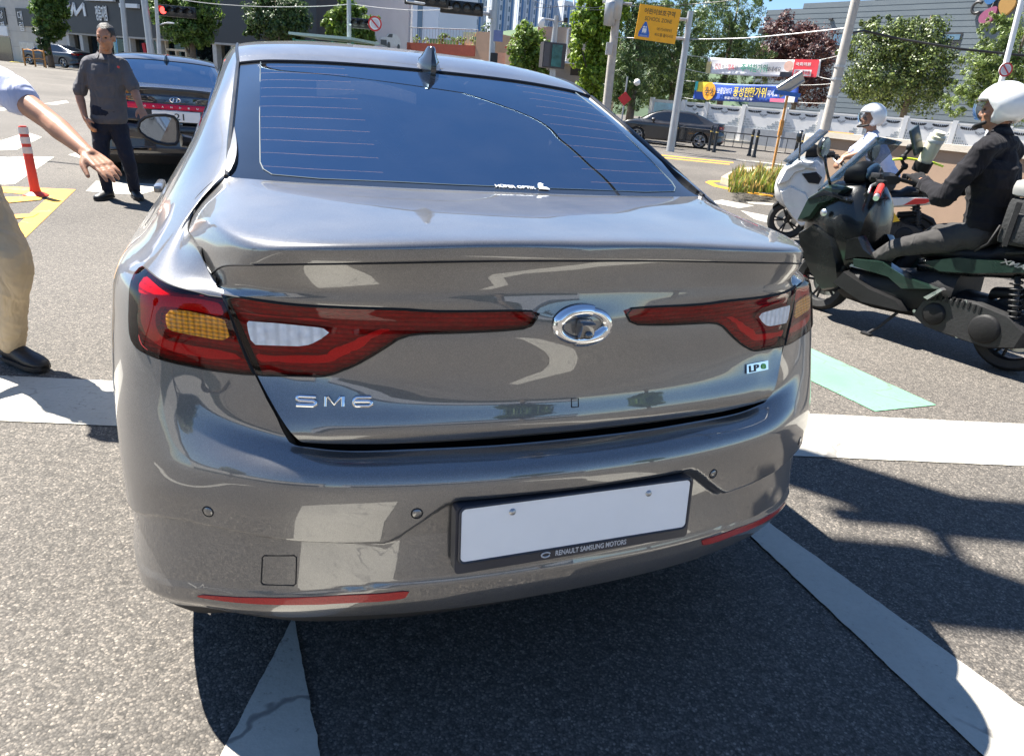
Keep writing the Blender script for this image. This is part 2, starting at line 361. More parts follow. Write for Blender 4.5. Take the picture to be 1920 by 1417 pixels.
def text_mesh(s, size=1.0, depth=.0, bold=0, width=None, align='CENTER', shear=0, res=3):
    cu = bpy.data.curves.new('t', 'FONT'); cu.body = s; cu.size = size; cu.align_x = align; cu.align_y = 'CENTER'
    cu.extrude = depth; cu.offset = bold; cu.shear = shear; cu.resolution_u = res
    o = bpy.data.objects.new('t', cu); COL.objects.link(o)
    me = bpy.data.meshes.new_from_object(o.evaluated_get(bpy.context.evaluated_depsgraph_get()))
    bpy.data.objects.remove(o); bpy.data.curves.remove(cu)
    co = np.empty(len(me.vertices)*3); me.vertices.foreach_get('co', co); co = co.reshape(-1, 3)
    if width and len(co):
        w = np.ptp(co[:, 0]); co[:, 0] = (co[:, 0]-(co[:, 0].max()+co[:, 0].min())/2)*(width/w)
    if len(co): co[:, 1] -= (co[:, 1].max()+co[:, 1].min())/2
    me.vertices.foreach_set('co', co.ravel()); me.materials.clear()
    return me
def text_obj(name, s, M_, size, material, parent=None, depth=.001, bold=0, width=None, height=None, shear=0):
    me = text_mesh(s, size, depth, bold, width, shear=shear)
    if height and len(me.vertices):
        co = np.empty(len(me.vertices)*3); me.vertices.foreach_get('co', co); co = co.reshape(-1, 3)
        co[:, 1] *= height/np.ptp(co[:, 1]); me.vertices.foreach_set('co', co.ravel())
    me.transform(M_); return obj(name, me, material, parent)
# ---- dense surface pieces cut along curves
class Piece:
    def __init__(s, V, Nn, P, Fc, rim=0): s.V, s.N, s.P, s.F, s.nrim = V, Nn, P, Fc, (rim if isinstance(rim, list) else [])
    @staticmethod
    def of(net, mirror=False):
        G = net.G; Rr, K = G.shape[:2]
        V = G.reshape(-1, 3).copy(); Nn = net.N.reshape(-1, 3).copy()
        P = np.stack([np.tile(net.a, Rr), np.repeat(net.b, K)], 1)
        c = np.abs(V[:, 0]) < 1e-6; Nn[c, 0] = 0
        i = np.arange(Rr*K).reshape(Rr, K)
        q = np.stack([i[:-1, :-1], i[:-1, 1:], i[1:, 1:], i[1:, :-1]], -1).reshape(-1, 4)
        if mirror: V[:, 0] *= -1; Nn[:, 0] *= -1; q = q[:, ::-1]
        return Piece(V, Nn, P, [tuple(f) for f in q])
    def split(s, phi):
        """phi per vertex; returns (phi<0 piece, phi>=0 piece)"""
        phi = np.where(np.abs(phi) < 1e-9, 1e-9, phi)
        V = list(s.V); Nn = list(s.N); P = list(s.P); cache = {}
        def cut(a, b):
            k = (min(a, b), max(a, b))
            if k not in cache:
                t = phi[a]/(phi[a]-phi[b]); cache[k] = len(V)
                V.append(s.V[a]*(1-t)+s.V[b]*t); n = s.N[a]*(1-t)+s.N[b]*t; Nn.append(n/max(np.linalg.norm(n), 1e-9)); P.append(s.P[a]*(1-t)+s.P[b]*t)
            return cache[k]
        fi, fo = [], []; neg = phi < 0
        for f in s.F:
            m = [neg[i] for i in f]
            if all(m): fi.append(f); continue
            if not any(m): fo.append(f); continue
            a, b = [], []
            for k in range(len(f)):
                i, j = f[k], f[(k+1) % len(f)]
                (a if neg[i] else b).append(i)
                if neg[i] != neg[j]: c = cut(i, j); a.append(c); b.append(c)
            if len(a) > 2: fi.append(tuple(a))
            if len(b) > 2: fo.append(tuple(b))
        V, Nn, P = np.array(V), np.array(Nn), np.array(P)
        return Piece(V, Nn, P, fi).clean(), Piece(V, Nn, P, fo).clean()
    def clean(s):
        if not s.F: return Piece(np.zeros((0, 3)), np.zeros((0, 3)), np.zeros((0, 2)), [])
        u = np.unique(np.concatenate([np.array(f) for f in s.F])); mp = np.full(len(s.V), -1); mp[u] = np.arange(len(u))
        return Piece(s.V[u], s.N[u], s.P[u], [tuple(mp[i] for i in f) for f in s.F])
    def biggest(s):
        par = list(range(len(s.V)))
        def f(i):
            while par[i] != i: par[i] = par[par[i]]; i = par[i]
            return i
        for q in s.F:
            for i in q[1:]: par[f(i)] = f(q[0])
        r_ = [f(q[0]) for q in s.F]; b = max(set(r_), key=r_.count)
        return Piece(s.V, s.N, s.P, [q for q, k in zip(s.F, r_) if k == b]).clean()
    def offset(s, d): return Piece(s.V+s.N*d, s.N, s.P, s.F)
    def rim(s, depth, keep=None):
        """adds a wall of given depth inward along open edges (not on the centre line)"""
        cnt = {}
        for f in s.F:
            for k in range(len(f)):
                e = (f[k], f[(k+1) % len(f)]); cnt[tuple(sorted(e))] = None if tuple(sorted(e)) in cnt else e
        V = list(s.V); Nn = list(s.N); P = list(s.P); Fc = list(s.F); n0 = len(Fc)
        for e in cnt.values():
            if e is None: continue
            a, b = e
            if abs(s.V[a][0]) < 1e-5 and abs(s.V[b][0]) < 1e-5: continue
            d = s.V[b]-s.V[a]; n = np.cross(d, s.N[a]+s.N[b]); L = np.linalg.norm(n)
            if L < 1e-12: continue
            n = n/L; k = len(V)
            V += [s.V[a], s.V[b], s.V[b]-s.N[b]*depth, s.V[a]-s.N[a]*depth]
            Nn += [n, n, n, n]; P += [s.P[a]]*4; Fc.append((k+1, k, k+3, k+2))
        return Piece(np.array(V), np.array(Nn), np.array(P), Fc, list(range(n0, len(Fc))))
    def __add__(s, o):
        if not o.F: return s
        if not s.F: return o
        n = len(s.V); return Piece(np.concatenate([s.V, o.V]), np.concatenate([s.N, o.N]), np.concatenate([s.P, o.P]), s.F+[tuple(i+n for i in f) for f in o.F], s.nrim+[k+len(s.F) for k in o.nrim])
    def mesh(s):
        m = pyd(s.V, s.F); m.polygons.foreach_set('use_smooth', [True]*len(m.polygons))
        m.normals_split_custom_set_from_vertices([tuple(map(float, n)) for n in s.N]); return m
def sdf(P, poly):
    """signed distance, negative inside"""
    poly = np.asarray(poly, float); a = poly; b = np.roll(poly, -1, 0)
    d2 = np.full(len(P), 1e18); ins = np.zeros(len(P), bool)
    for p, q in zip(a, b):
        e = q-p; w = P-p; t = np.clip((w@e)/max(e@e, 1e-12), 0, 1); d2 = np.minimum(d2, ((w-t[:, None]*e)**2).sum(1))
        with np.errstate(all='ignore'):
            c = ((p[1] > P[:, 1]) != (q[1] > P[:, 1])) & (P[:, 0] < (q[0]-p[0])*(P[:, 1]-p[1])/(q[1]-p[1])+p[0])
        ins ^= c
    return np.where(ins, -1, 1)*np.sqrt(d2)
# ---------------------------------------------------------------- the grey saloon
CAR_A, CAR_T = R(22.633), (.1723, 1.2570)
def paint(name, col, flake=.35, metal=.75, rough=.34, dust=.0, cior=2.15):
    m, nt, b = nmat(name); setp(b, col=col, metal=metal, rough=rough, coat=1.0, crough=.012, cior=cior)
    tc = N(nt, 'TexCoord'); v = N(nt, 'TexVoronoi', Scale=900.); nt.links.new(tc.outputs['Object'], v.inputs['Vector'])
    c = np.array(col); r = ramp(nt, v.outputs['Color'], [(0, tuple(c*(1-flake))), (.8, tuple(c*(1+flake*.5))), (1, tuple(np.minimum(c*(1+flake*1.8), 1)))])
    n2 = N(nt, 'TexNoise', Scale=2.5, Detail=6., Roughness=.65); nt.links.new(tc.outputs['Object'], n2.inputs['Vector'])
    # road dust: slow patches and specks
    sp = N(nt, 'TexVoronoi', Scale=230.); nt.links.new(tc.outputs['Object'], sp.inputs['Vector'])
    sr = ramp(nt, sp.outputs['Distance'], [(.0, 1), (.13, 0)])
    mx = N(nt, 'Mix', data_type='RGBA'); mx.inputs[7].default_value = (.42, .40, .37, 1)
    mu = N(nt, 'Math', operation='MULTIPLY'); nt.links.new(sr.outputs[0], mu.inputs[0]); nr = ramp(nt, n2.outputs[0], [(.45, 0), (.75, dust)]); nt.links.new(nr.outputs[0], mu.inputs[1])
    nt.links.new(mu.outputs[0], mx.inputs[0]); nt.links.new(r.outputs[0], mx.inputs[6]); nt.links.new(mx.outputs[2], b.inputs['Base Color'])
    rr = ramp(nt, n2.outputs[0], [(.3, rough-.03), (.75, rough+.05)]); nt.links.new(rr.outputs[0], b.inputs['Roughness'])
    cr = ramp(nt, n2.outputs[0], [(.4, .008), (.8, .035)]); nt.links.new(cr.outputs[0], b.inputs['Coat Roughness'])
    op = N(nt, 'TexNoise', Scale=9., Detail=1.); nt.links.new(tc.outputs['Object'], op.inputs['Vector'])
    bp = N(nt, 'Bump', Strength=.012, Distance=.01); nt.links.new(op.outputs[0], bp.inputs['Height']); nt.links.new(bp.outputs[0], b.inputs['Coat Normal'])
    df = N(nt, 'BsdfDiffuse'); df.inputs[0].default_value = (.47, .46, .445, 1); ms = N(nt, 'MixShader'); ln = ramp(nt, n2.outputs[0], [(.3, dust*.05), (.7, dust*.17)])
    sa = N(nt, 'Math', operation='MULTIPLY_ADD'); nt.links.new(mu.outputs[0], sa.inputs[0]); sa.inputs[1].default_value = .35; nt.links.new(ln.outputs[0], sa.inputs[2])
    nt.links.new(sa.outputs[0], ms.inputs[0]); nt.links.new(b.outputs[0], ms.inputs[1]); nt.links.new(df.outputs[0], ms.inputs[2]); nt.links.new(ms.outputs[0], nt.nodes['Material Output'].inputs[0])
    return m
M_PAINT = paint('grey_brown_paint', (.120, .119, .119), dust=.6)
M_BLACK = mat('black_trim', (.010, .010, .011), .35, var=.2)
M_RUBBER = mat('rubber', (.02, .02, .02), .75, var=.2, bump=.2)
M_GAP = mat('seal_gap_shade', (.006, .006, .007), .8, var=0)  # black of seals and joints, also laid in panel gaps as shade
M_CHROME = mat('chrome', (.82, .83, .85), .06, var=0, metal=1.0)
M_ALU0 = mat('bolt_zinc', (.5, .5, .5), .4, metal=.9)
M_RIM = mat('alloy', (.45, .45, .46), .28, var=.1, metal=1.0)
M_WHITE = mat('plate_white', (.88, .88, .87), .4, var=.03)
M_FRAME = mat('plate_frame_plastic', (.035, .036, .045), .38, var=.15)
def lens_mat(name, col, rough=.08, var=.3, scale=350, bump=.15, wave=None, wlow=.62, **k):
    m, nt, b = nmat(name); setp(b, col=col, rough=.3, spec=.3, coat=.7, crough=rough*.2, cior=1.35, **k)
    tc = N(nt, 'TexCoord'); v = N(nt, 'TexVoronoi', Scale=scale); v.distance = 'CHEBYCHEV'; nt.links.new(tc.outputs['Object'], v.inputs['Vector'])
    c = np.array(col); r = ramp(nt, v.outputs['Distance'], [(0, tuple(np.minimum(c*(1+var), 1))), (.6, tuple(c*(1-var)))]); nt.links.new(r.outputs[0], b.inputs['Base Color'])
    bp = N(nt, 'Bump', Strength=bump, Distance=.003); nt.links.new(v.outputs['Distance'], bp.inputs['Height']); nt.links.new(bp.outputs[0], b.inputs['Normal'])
    for ax, sc_ in (wave or ()):                       # moulded ribs of the optic
        w = N(nt, 'TexWave', Scale=sc_, Distortion=.6); w.bands_direction = ax; nt.links.new(tc.outputs['Object'], w.inputs['Vector'])
        q = ramp(nt, w.outputs[0], [(.0, wlow), (.55, 1)]); mm = N(nt, 'Mix', data_type='RGBA', blend_type='MULTIPLY'); mm.inputs[0].default_value = 1
        src = b.inputs['Base Color'].links[0].from_socket; nt.links.new(src, mm.inputs[6]); nt.links.new(q.outputs[0], mm.inputs[7]); nt.links.new(mm.outputs[2], b.inputs['Base Color'])
        b2 = N(nt, 'Bump', Strength=.5, Distance=.004); nt.links.new(w.outputs[0], b2.inputs['Height']); nt.links.new(b.inputs['Normal'].links[0].from_socket, b2.inputs['Normal']); nt.links.new(b2.outputs[0], b.inputs['Normal'])
    return m
M_LENS = lens_mat('dark_red_lens', (.085, .0008, .006), var=.35, scale=500, bump=.08)
def clear_lens(name, col, ior=1.5):
    m, nt, b = nmat(name); nt.nodes.remove(b); tr = N(nt, 'BsdfTransparent'); tr.inputs[0].default_value = (*col, 1); gl = N(nt, 'BsdfGlossy'); gl.inputs['Roughness'].default_value = .015
    fr = N(nt, 'Fresnel', IOR=ior); mx = N(nt, 'MixShader'); nt.links.new(fr.outputs[0], mx.inputs[0]); nt.links.new(tr.outputs[0], mx.inputs[1]); nt.links.new(gl.outputs[0], mx.inputs[2]); nt.links.new(mx.outputs[0], nt.nodes['Material Output'].inputs[0]); return m
M_REDGLASS = clear_lens('red_lamp_glass', (1.0, .12, .15)); M_CLEARGLASS = clear_lens('clear_lamp_glass', (.93, .93, .94))
M_GLOW = lens_mat('light_guide', (1.0, .26, .24), var=.12, scale=260, bump=.1)
M_HOUS = lens_mat('lamp_housing', (.50, .012, .025), var=.2, scale=110, bump=.35, wave=(('Z', 36),))
M_LINE = lens_mat('mid_red_lens', (.22, .002, .012), var=.3, scale=260)
M_AMBER = lens_mat('amber_lens', (1.0, .36, .012), var=.16, scale=150, bump=.35, wave=(('Z', 42), ('X', 30)))
M_CLEAR = lens_mat('clear_lens', (.80, .81, .82), var=.12, scale=70, bump=.45, wave=(('X', 16),), wlow=.82)
M_REFL = lens_mat('red_reflector', (.42, .02, .02), var=.2, scale=400)
def tint_glass(name, tint=.10, dust=.016, ior=4.6):
    m, nt, b = nmat(name); nt.nodes.remove(b); out = nt.nodes['Material Output']
    tr = N(nt, 'BsdfTransparent'); tr.inputs[0].default_value = (tint, tint*1.05, tint*1.1, 1)
    gl = N(nt, 'BsdfGlossy'); gl.inputs['Roughness'].default_value = .012; gl.inputs['Color'].default_value = (.58, .81, 1, 1)
    fr = N(nt, 'Fresnel', IOR=ior); mx = N(nt, 'MixShader'); nt.links.new(fr.outputs[0], mx.inputs[0]); nt.links.new(tr.outputs[0], mx.inputs[1]); nt.links.new(gl.outputs[0], mx.inputs[2])
    df = N(nt, 'BsdfDiffuse'); df.inputs[0].default_value = (.35, .36, .37, 1)
    tc = N(nt, 'TexCoord'); v = N(nt, 'TexVoronoi', Scale=160.); n2 = N(nt, 'TexNoise', Scale=7., Detail=5.)
    for q in (v, n2): nt.links.new(tc.outputs['Object'], q.inputs['Vector'])
    r1 = ramp(nt, v.outputs['Distance'], [(.0, .5), (.16, 0)]); r2 = ramp(nt, n2.outputs[0], [(.35, dust*.4), (.75, dust)])
    ad = N(nt, 'Math', operation='MULTIPLY_ADD'); nt.links.new(r1.outputs[0], ad.inputs[0]); nt.links.new(r2.outputs[0], ad.inputs[1]); nt.links.new(r2.outputs[0], ad.inputs[2])
    m2 = N(nt, 'MixShader'); nt.links.new(ad.outputs[0], m2.inputs[0]); nt.links.new(mx.outputs[0], m2.inputs[1]); nt.links.new(df.outputs[0], m2.inputs[2])
    nt.links.new(m2.outputs[0], out.inputs[0]); return m
M_GLASS = tint_glass('tinted_rear_glass', .26)
M_FRIT = mat('glass_black_border', (.014, .017, .022), .03, var=.2, coat=1.0, cior=1.9)
M_SIDEGLASS = mat('dark_side_glass', (.01, .012, .014), .02, var=0, spec=.8, coat=1.0)
M_LOWER = mat('matt_grey_valance', (.10, .098, .095), .38, var=.08)

def wheel(name, parent, c, r=.335, w=.22, rimr=.235, side=1, spokes=5):
    """tyre with an alloy rim; axle along X"""
    Mx = Matrix.Translation(c) @ Matrix.Rotation(R(90)*side, 4, 'Y')
    t = obj(name, lathe([(rimr, -w/2), (r-.03, -w/2), (r-.008, -w/2+.02), (r, -w/2+.05), (r, w/2-.05), (r-.008, w/2-.02), (r-.03, w/2), (rimr, w/2), (rimr, -w/2)], 40, Mx), M_RUBBER, parent, 40)
    bm = bmesh.new()
    bm_lathe(bm, [(rimr+.006, w/2-.03), (rimr+.006, w/2+.004), (rimr-.012, w/2+.004), (rimr-.02, w/2-.03), (rimr-.03, -w/2+.03)], 40, Mx)
    bm_lathe(bm, [(0, w/2-.005), (.06, w/2-.008), (.07, w/2-.03), (.07, w/2-.06)], 20, Mx)
    for k in range(spokes):
        a = 2*math.pi*k/spokes
        for s in (-.12, .12):
            p0 = Vector((.05*math.cos(a), .05*math.sin(a), w/2-.02)); p1 = Vector(((rimr-.01)*math.cos(a+s), (rimr-.01)*math.sin(a+s), w/2-.015))
            bm_tube(bm, [Mx @ p0, Mx @ p1], [.018, .014], 6)
    obj('rim', bm, M_RIM, t, 40)
    return t

def build_car():
    car = thing('saloon_car', 'grey brown four door saloon in the middle, seen close up from behind', 'car', (*CAR_T, 0), CAR_A)
    NB, NL, NG, NR_ = body_net(), lid_net(), glass_net(), roof_net()
    pb = Piece.of(NB); shut = TR['shut']
    hole = np.array([(-1, 9.95), (2.5, 9.95), (3.4, 9.9)]+shut+[(5.12, 17.0), (5.0, 19.9), (5.0, 21), (-1, 21)])
    _, pb = pb.split(sdf(pb.P, hole))
    # door glass
    dlo = np.array([(10.75, 16.0), (11.2, 15.55), (15.6, 15.35), (14.75, 17.9), (12.6, 18.2), (11.6, 17.55)])
    win, pb = pb.split(sdf(pb.P, dlo))
    # wheel arches
    for yc in (1.10, 3.91):
        _, pb = pb.split(np.where(pb.V[:, 1] > .5, np.hypot(pb.V[:, 1]-yc, pb.V[:, 2]-.335)-.365, 1))
    lens, pb = pb.split(sdf(pb.P, np.array(TR['light_out'])))
    refl, pb = pb.split(sdf(pb.P, np.array(TR['refl'])))
    # bumper below the lamps; the side joint drops at the wheel arch
    seam_b = np.interp(pb.P[:, 0], [0, 4.6, 5.0, 8.0, 8.6, 9.2, 12], [12.4, 12.4, 12.2, 11.05, 10.9, 10.95, 10.95])
    rear = (pb.V[:, 1] < 1.2)
    bumper, body = pb.split(np.where(rear, np.maximum((pb.P[:, 1]-seam_b)*.05, pb.V[:, 1]-.78), 1))
    low, bumper = bumper.split((bumper.P[:, 1]-3.55)*.05); under, low = low.split((low.P[:, 1]-1.0)*.05)
    def both(p, name, m, parent, off=0, rim=.012):
        if off: p = p.offset(off)
        q = p.rim(rim) if rim else p
        mir = Piece(q.V*np.array([-1, 1, 1]), q.N*np.array([-1, 1, 1]), q.P, [f[::-1] for f in q.F], q.nrim)
        w = q+mir; o = obj(name, w.mesh(), [m, M_GAP] if m is M_PAINT else m, parent)
        if m is M_PAINT:
            for k in w.nrim: o.data.polygons[k].material_index = 1        # panel edges coloured dark, as shade in the gaps
        return o
    def sides(p, name, m, parent=None, off=0, rim=.006):
        """one object on each flank"""
        if off: p = p.offset(off)
        q = p.rim(rim) if rim else p
        mir = Piece(q.V*np.array([-1, 1, 1]), q.N*np.array([-1, 1, 1]), q.P, [f[::-1] for f in q.F])
        pa = parent if isinstance(parent, (list, tuple)) else [parent, parent]
        return [obj(name, mir.mesh(), m, pa[0]), obj(name, q.mesh(), m, pa[1])]
    both(body, 'body', M_PAINT, car); bp = both(bumper, 'bumper', M_PAINT, car)
    both(low, 'valance', M_PAINT, bp); both(under, 'underside', M_GAP, bp, rim=0)
    sides(win, 'side_window', M_SIDEGLASS, car, -.004)
    both(Piece.of(NR_), 'roof', M_PAINT, car, rim=.008)
    # boot lid, a little smaller than its opening
    NL2 = lid_net(); k = np.linspace(1, 1, 1)
    sc = 1-.0045*np.clip((np.abs(NL2.G[:, :, 0])/.6), 0, 1); NL2.G[:, :, 0] *= sc
    pl = Piece.of(NL2)
    lens2, pl = pl.split(sdf(pl.P, np.array(TR['light_in'])))
    # lower edge pressed panel button
    lid = both(pl, 'boot_lid', M_PAINT, car, rim=.03)
    for sx in (-1, 1):
        e = [NB.at(a, b) for a, b in shut]
        bm = bmesh.new(); bm_tube(bm, [(sx*(p-n*.013)[0], (p-n*.013)[1], (p-n*.013)[2]) for p, n in e], .008, 8); obj('gap_shade_strip', bm, M_GAP, car, True)  # dark strip sunk in the lid gap to stand for its shade
    # groove under the spoiler lip
    G = NL2.G; j = int(np.argmin(abs(NL2.b-11.5))); rowp = [Vector(NL2.G[j, i]+NL2.N[j, i]*.0002) for i in range(G.shape[1])]
    pts = [Vector((-p.x, p.y, p.z)) for p in rowp[::-1][:-1]]+rowp
    bm = bmesh.new(); bm_tube(bm, pts, .0019, 6); obj('lip_groove', bm, M_GAP, lid)
    # lamps: outer piece on the wing, inner piece on the lid; tinted glass over a ribbed housing with light guides set back in it
    def sub(src, key, grow=0):
        q, rest = src.split(sdf(src.P, np.array(TR[key]))-grow); return q
    def without(src, key): return src.split(sdf(src.P, np.array(TR[key])))[1]
    outer = sides(without(lens, 'amber'), 'tail_lamp', M_REDGLASS, car, .004, .004)
    sides(lens, 'lamp_housing', M_HOUS, outer, -.014, .0); sides(sub(lens, 'glow_out'), 'glow_bar', M_GLOW, outer, -.002, .012)
    sides(sub(lens, 'amber', .03), 'indicator', M_AMBER, outer, .0042, .014)
    inner = sides(without(lens2, 'clear'), 'boot_lamp', M_REDGLASS, lid, .004, .004)
    sides(lens2, 'lamp_housing', M_HOUS, inner, -.014, .0); sides(sub(lens2, 'glow_in'), 'glow_bar', M_GLOW, inner, -.002, .012)
    sides(sub(lens2, 'glow_line').biggest(), 'glow_line', M_GLOW, inner, -.010, .008)
    sides(sub(lens2, 'clear', .03), 'reversing_lamp', M_CLEAR, inner, .0042, .010)
    # black edge round every lamp piece
    for src, par in ((lens, outer), (lens2, inner)):
        cnt = {}
        for f in src.F:
            for k in range(len(f)): e_ = (f[k], f[(k+1) % len(f)]); kk = tuple(sorted(e_)); cnt[kk] = None if kk in cnt else e_
        nx = {e_[0]: e_[1] for e_ in cnt.values() if e_}
        for sx, pr in ((-1, par[0]), (1, par[1])):
            bm = bmesh.new(); todo = dict(nx)
            while todo:
                st = next(iter(todo)); ch = [st]
                while ch[-1] in todo: ch.append(todo.pop(ch[-1]))
                P_ = [src.V[i]+src.N[i]*.002 for i in ch[::2]+([ch[-1]] if len(ch) % 2 == 0 else [])]
                if len(P_) > 2: bm_tube(bm, [(sx*p[0], p[1], p[2]) for p in P_], .0024, 5, False)
            obj('lamp_seal', bm, M_GAP, pr)
    sides(refl, 'reflector', M_REFL, bp, .002, .006)
    # rear window
    pg = Piece.of(NG)
    clear, frit = pg.split(sdf(pg.P, np.array([(-1, .19)]+TR['frit'][::-1]+[(4.2, 7.55), (-1, 7.55)])))
    gl = both(clear, 'rear_window', M_GLASS, car, rim=0)
    both(frit, 'window_border', M_FRIT, gl, rim=.006)
    bm = bmesh.new()
    for r_ in np.linspace(.45, 7.2, 17):
        ln = [NG.at(a, r_)[0]+NG.at(a, r_)[1]*-.0006 for a in np.linspace(1.6, 4.15, 12)]
        for sx in (-1, 1): bm_tube(bm, [(sx*p[0], p[1], p[2]) for p in ln], .0008, 4, False)
    M_HEAT = mat('heater_line', (.50, .30, .24), .5, var=.2); obj('heater_wire', bm, M_HEAT, gl)
    bm = bmesh.new()
    for sx in (-1, 1):
        ln = [NG.at(a, b)[0]+NG.at(a, b)[1]*.0006 for a, b in TR['frit']+[(.0, .19)]]
        bm_tube(bm, [(sx*p[0], p[1], p[2]) for p in ln], .0016, 5, False)
        ln = [NG.at(*TR['frit'][0])[0]*1, *[NG.at(4.2, b)[0]+NG.at(4.2, b)[1]*.0006 for b in (5, 6, 7, 7.4)]]
        bm_tube(bm, [(sx*p[0], p[1], p[2]) for p in ln], .0016, 5, False)
    obj('border_line', bm, mat('border_line', (.05, .08, .10), .7), gl)
    # black seal round the rear window, roof joints
    for sx in (-1, 1):
        e = [NG.G[i, -1]+NG.N[i, -1]*.0005 for i in range(NG.G.shape[0])]
        bm = bmesh.new(); bm_tube(bm, [(sx*(p[0]+.004), p[1], p[2]+.001) for p in e], .0065, 6); obj('window_seal', bm, M_BLACK, gl)
        e = [NR_.G[i, -1]+np.array([.004, 0, -.0015]) for i in range(NR_.G.shape[0])]
        bm = bmesh.new(); bm_tube(bm, [(sx*p[0], p[1], p[2]) for p in e], .0055, 6); obj('roof_joint', bm, M_BLACK, car)
    e = [NG.G[-1, i] for i in range(NG.G.shape[1])]; pts = [(-p[0], p[1]+.002, p[2]+.0015) for p in e[::-1][:-1]]+[(p[0], p[1]+.002, p[2]+.0015) for p in e]
    bm = bmesh.new(); bm_tube(bm, pts, .0055, 6); obj('window_seal', bm, M_BLACK, gl)
    # cabin seen dimly through the glass
    M_CAB = mat('cabin_grey', (.06, .06, .065), .85, bump=.2)
    bm = box((0, 1.02, 1.10), (1.22, .74, .02)); cb = obj('parcel_shelf', bm, M_CAB, car)
    bm = bmesh.new(); bm_box(bm, (0, 1.50, .9), (1.25, .16, .55), Matrix.Rotation(R(-20), 3, 'X'), .04)
    for x in (-.36, 0, .36): bm_box(bm, (x, 1.47, 1.20), (.24, .10, .15), None, .035)
    for x in (-.38, .38):
        bm_box(bm, (x, 2.55, .95), (.5, .16, .7), Matrix.Rotation(R(-18), 3, 'X'), .05); bm_box(bm, (x, 2.66, 1.33), (.26, .1, .18), None, .04)
    obj('seat', bm, M_CAB, car, 40)
    bm = bmesh.new(); bmesh.ops.create_grid(bm, x_segments=16, y_segments=10, size=.5)
    for v in bm.verts: x_, y_ = v.co.x, v.co.y; v.co = Vector((-.28+x_*.34+.01*math.sin(y_*19), 1.36-.02*math.sin(x_*14+y_*9), 1.235+y_*.10+.03*math.cos(x_*5)+.012*math.sin(x_*23+y_*11)))
    obj('headrest_cloth', bm, mat('white_cloth', (.85, .85, .85), .9), car, True)
    bm = box((0, 2.3, .30), (1.5, 3.9, .10)); obj('floor_pan', bm, M_GAP, car)
    bm = box((0, .42, .62), (1.12, .46, .55)); bm_box(bm, (0, .25, .90), (.9, .06, .30)); bm_box(bm, (0, .55, 1.02), (1.1, .3, .12)); [bm_box(bm, (x, .585, .44), (.28, .25, .35)) for x in (-.745, .745)]; obj('light_block', bm, M_GAP, car)  # unseen black fill boxes, side ones added to stop sun leaking at the arches
    # windscreen and bonnet close the front
    bm = bmesh.new()
    A = [(-.60, 2.94, 1.44), (0, 2.96, 1.478), (.60, 2.94, 1.44)]; Bq = [(-.70, 3.86, 1.05), (0, 3.98, 1.04), (.70, 3.86, 1.05)]; Cq = [(-.60, 4.56, .87), (0, 4.70, .86), (.60, 4.56, .87)]; Dq = [(-.38, 4.70, .79), (0, 4.80, .76), (.38, 4.70, .79)]
    def strip(a, b, bul):
        g = []
        for i in range(9):
            f = i/8; row = []
            for s_ in range(13):
                u = s_/6; k0 = min(int(u), 1); w = u-k0
                p = [Vector(q[k0]).lerp(Vector(q[k0+1]), w) for q in (a, b)]
                c = p[0].lerp(p[1], f); c.z += bul*math.sin(f*math.pi); c.y += .04*(1-abs(u-1))**2*0; row.append(c)
            g.append(row)
        V = [c for r_ in g for c in r_]; Fq = [(i*13+j, i*13+j+1, i*13+j+14, i*13+j+13) for i in range(8) for j in range(12)]
        return pyd(V, Fq)
    obj('windscreen', strip(A, Bq, .05), M_SIDEGLASS, car, True)
    me = strip(Bq, Cq, .03); obj('bonnet', me, M_PAINT, car, True); obj('bonnet', strip(Cq, Dq, .01), M_PAINT, car, True)
    # shark fin aerial
    bm = bmesh.new(); o = Vector((0, 1.465, 1.449))
    secs = []
    for f, hw, y0, y1 in ((-.03, .036, -.085, .085), (0, .036, -.092, .085), (.014, .032, -.086, .078), (.028, .0235, -.080, .052), (.041, .0185, -.074, .020), (.053, .0145, -.068, -.010), (.059, .010, -.062, -.022)):
        ring = []
        for kx, ky in ((-.25, 0), (-.8, .18), (-1, .45), (-.85, .75), (0, 1), (.85, .75), (1, .45), (.8, .18), (.25, 0)):
            ring.append(bm.verts.new(o+Vector((kx*hw, y0+(y1-y0)*ky, f+.008*ky*(f < .02)))))
        secs.append(ring)
    for a, b in zip(secs, secs[1:]):
        for i in range(9): bm.faces.new((a[i], a[(i+1) % 9], b[(i+1) % 9], b[i]))
    bm.faces.new(secs[-1]); obj('aerial', bm, mat('aerial_grey', (.03, .032, .036), .15, coat=1.0), car, 50)
    # emblem: split ring with a reversing camera inside
    eo = Vector((0, .0975, .955)); em = frame_m(eo, (1, 0, 0), (0, .09, 1))
    bm = bmesh.new()
    def arc(a0, a1, rx, ry, wa, n=28, tipx=None):
        L_ = []
        for i in range(n+1):
            f = i/n; a = R(a0+(a1-a0)*f); w = wa(f); e_ = Vector((math.cos(a), math.sin(a)))
            po = Vector((e_.x*(rx+w), e_.y*(ry+w))); pi_ = Vector((e_.x*(rx-w), e_.y*(ry-w))); pm = (po+pi_)/2
            L_.append([bm.verts.new(em @ Vector((*pi_, .0))), bm.verts.new(em @ Vector((*(pi_*.75+pm*.25), .007))), bm.verts.new(em @ Vector((*pm, .0105))), bm.verts.new(em @ Vector((*(po*.75+pm*.25), .007))), bm.verts.new(em @ Vector((*po, .0)))])
        for a_, b_ in zip(L_, L_[1:]):
            for i in range(4): bm.faces.new((a_[i], a_[i+1], b_[i+1], b_[i]))
        bm.faces.new(L_[0]); bm.faces.new(L_[-1][::-1])
    arc(72, 262, .056, .031, lambda f: .0085+.0055*(1-f)*(f < .5)+.004*math.sin(f*math.pi))
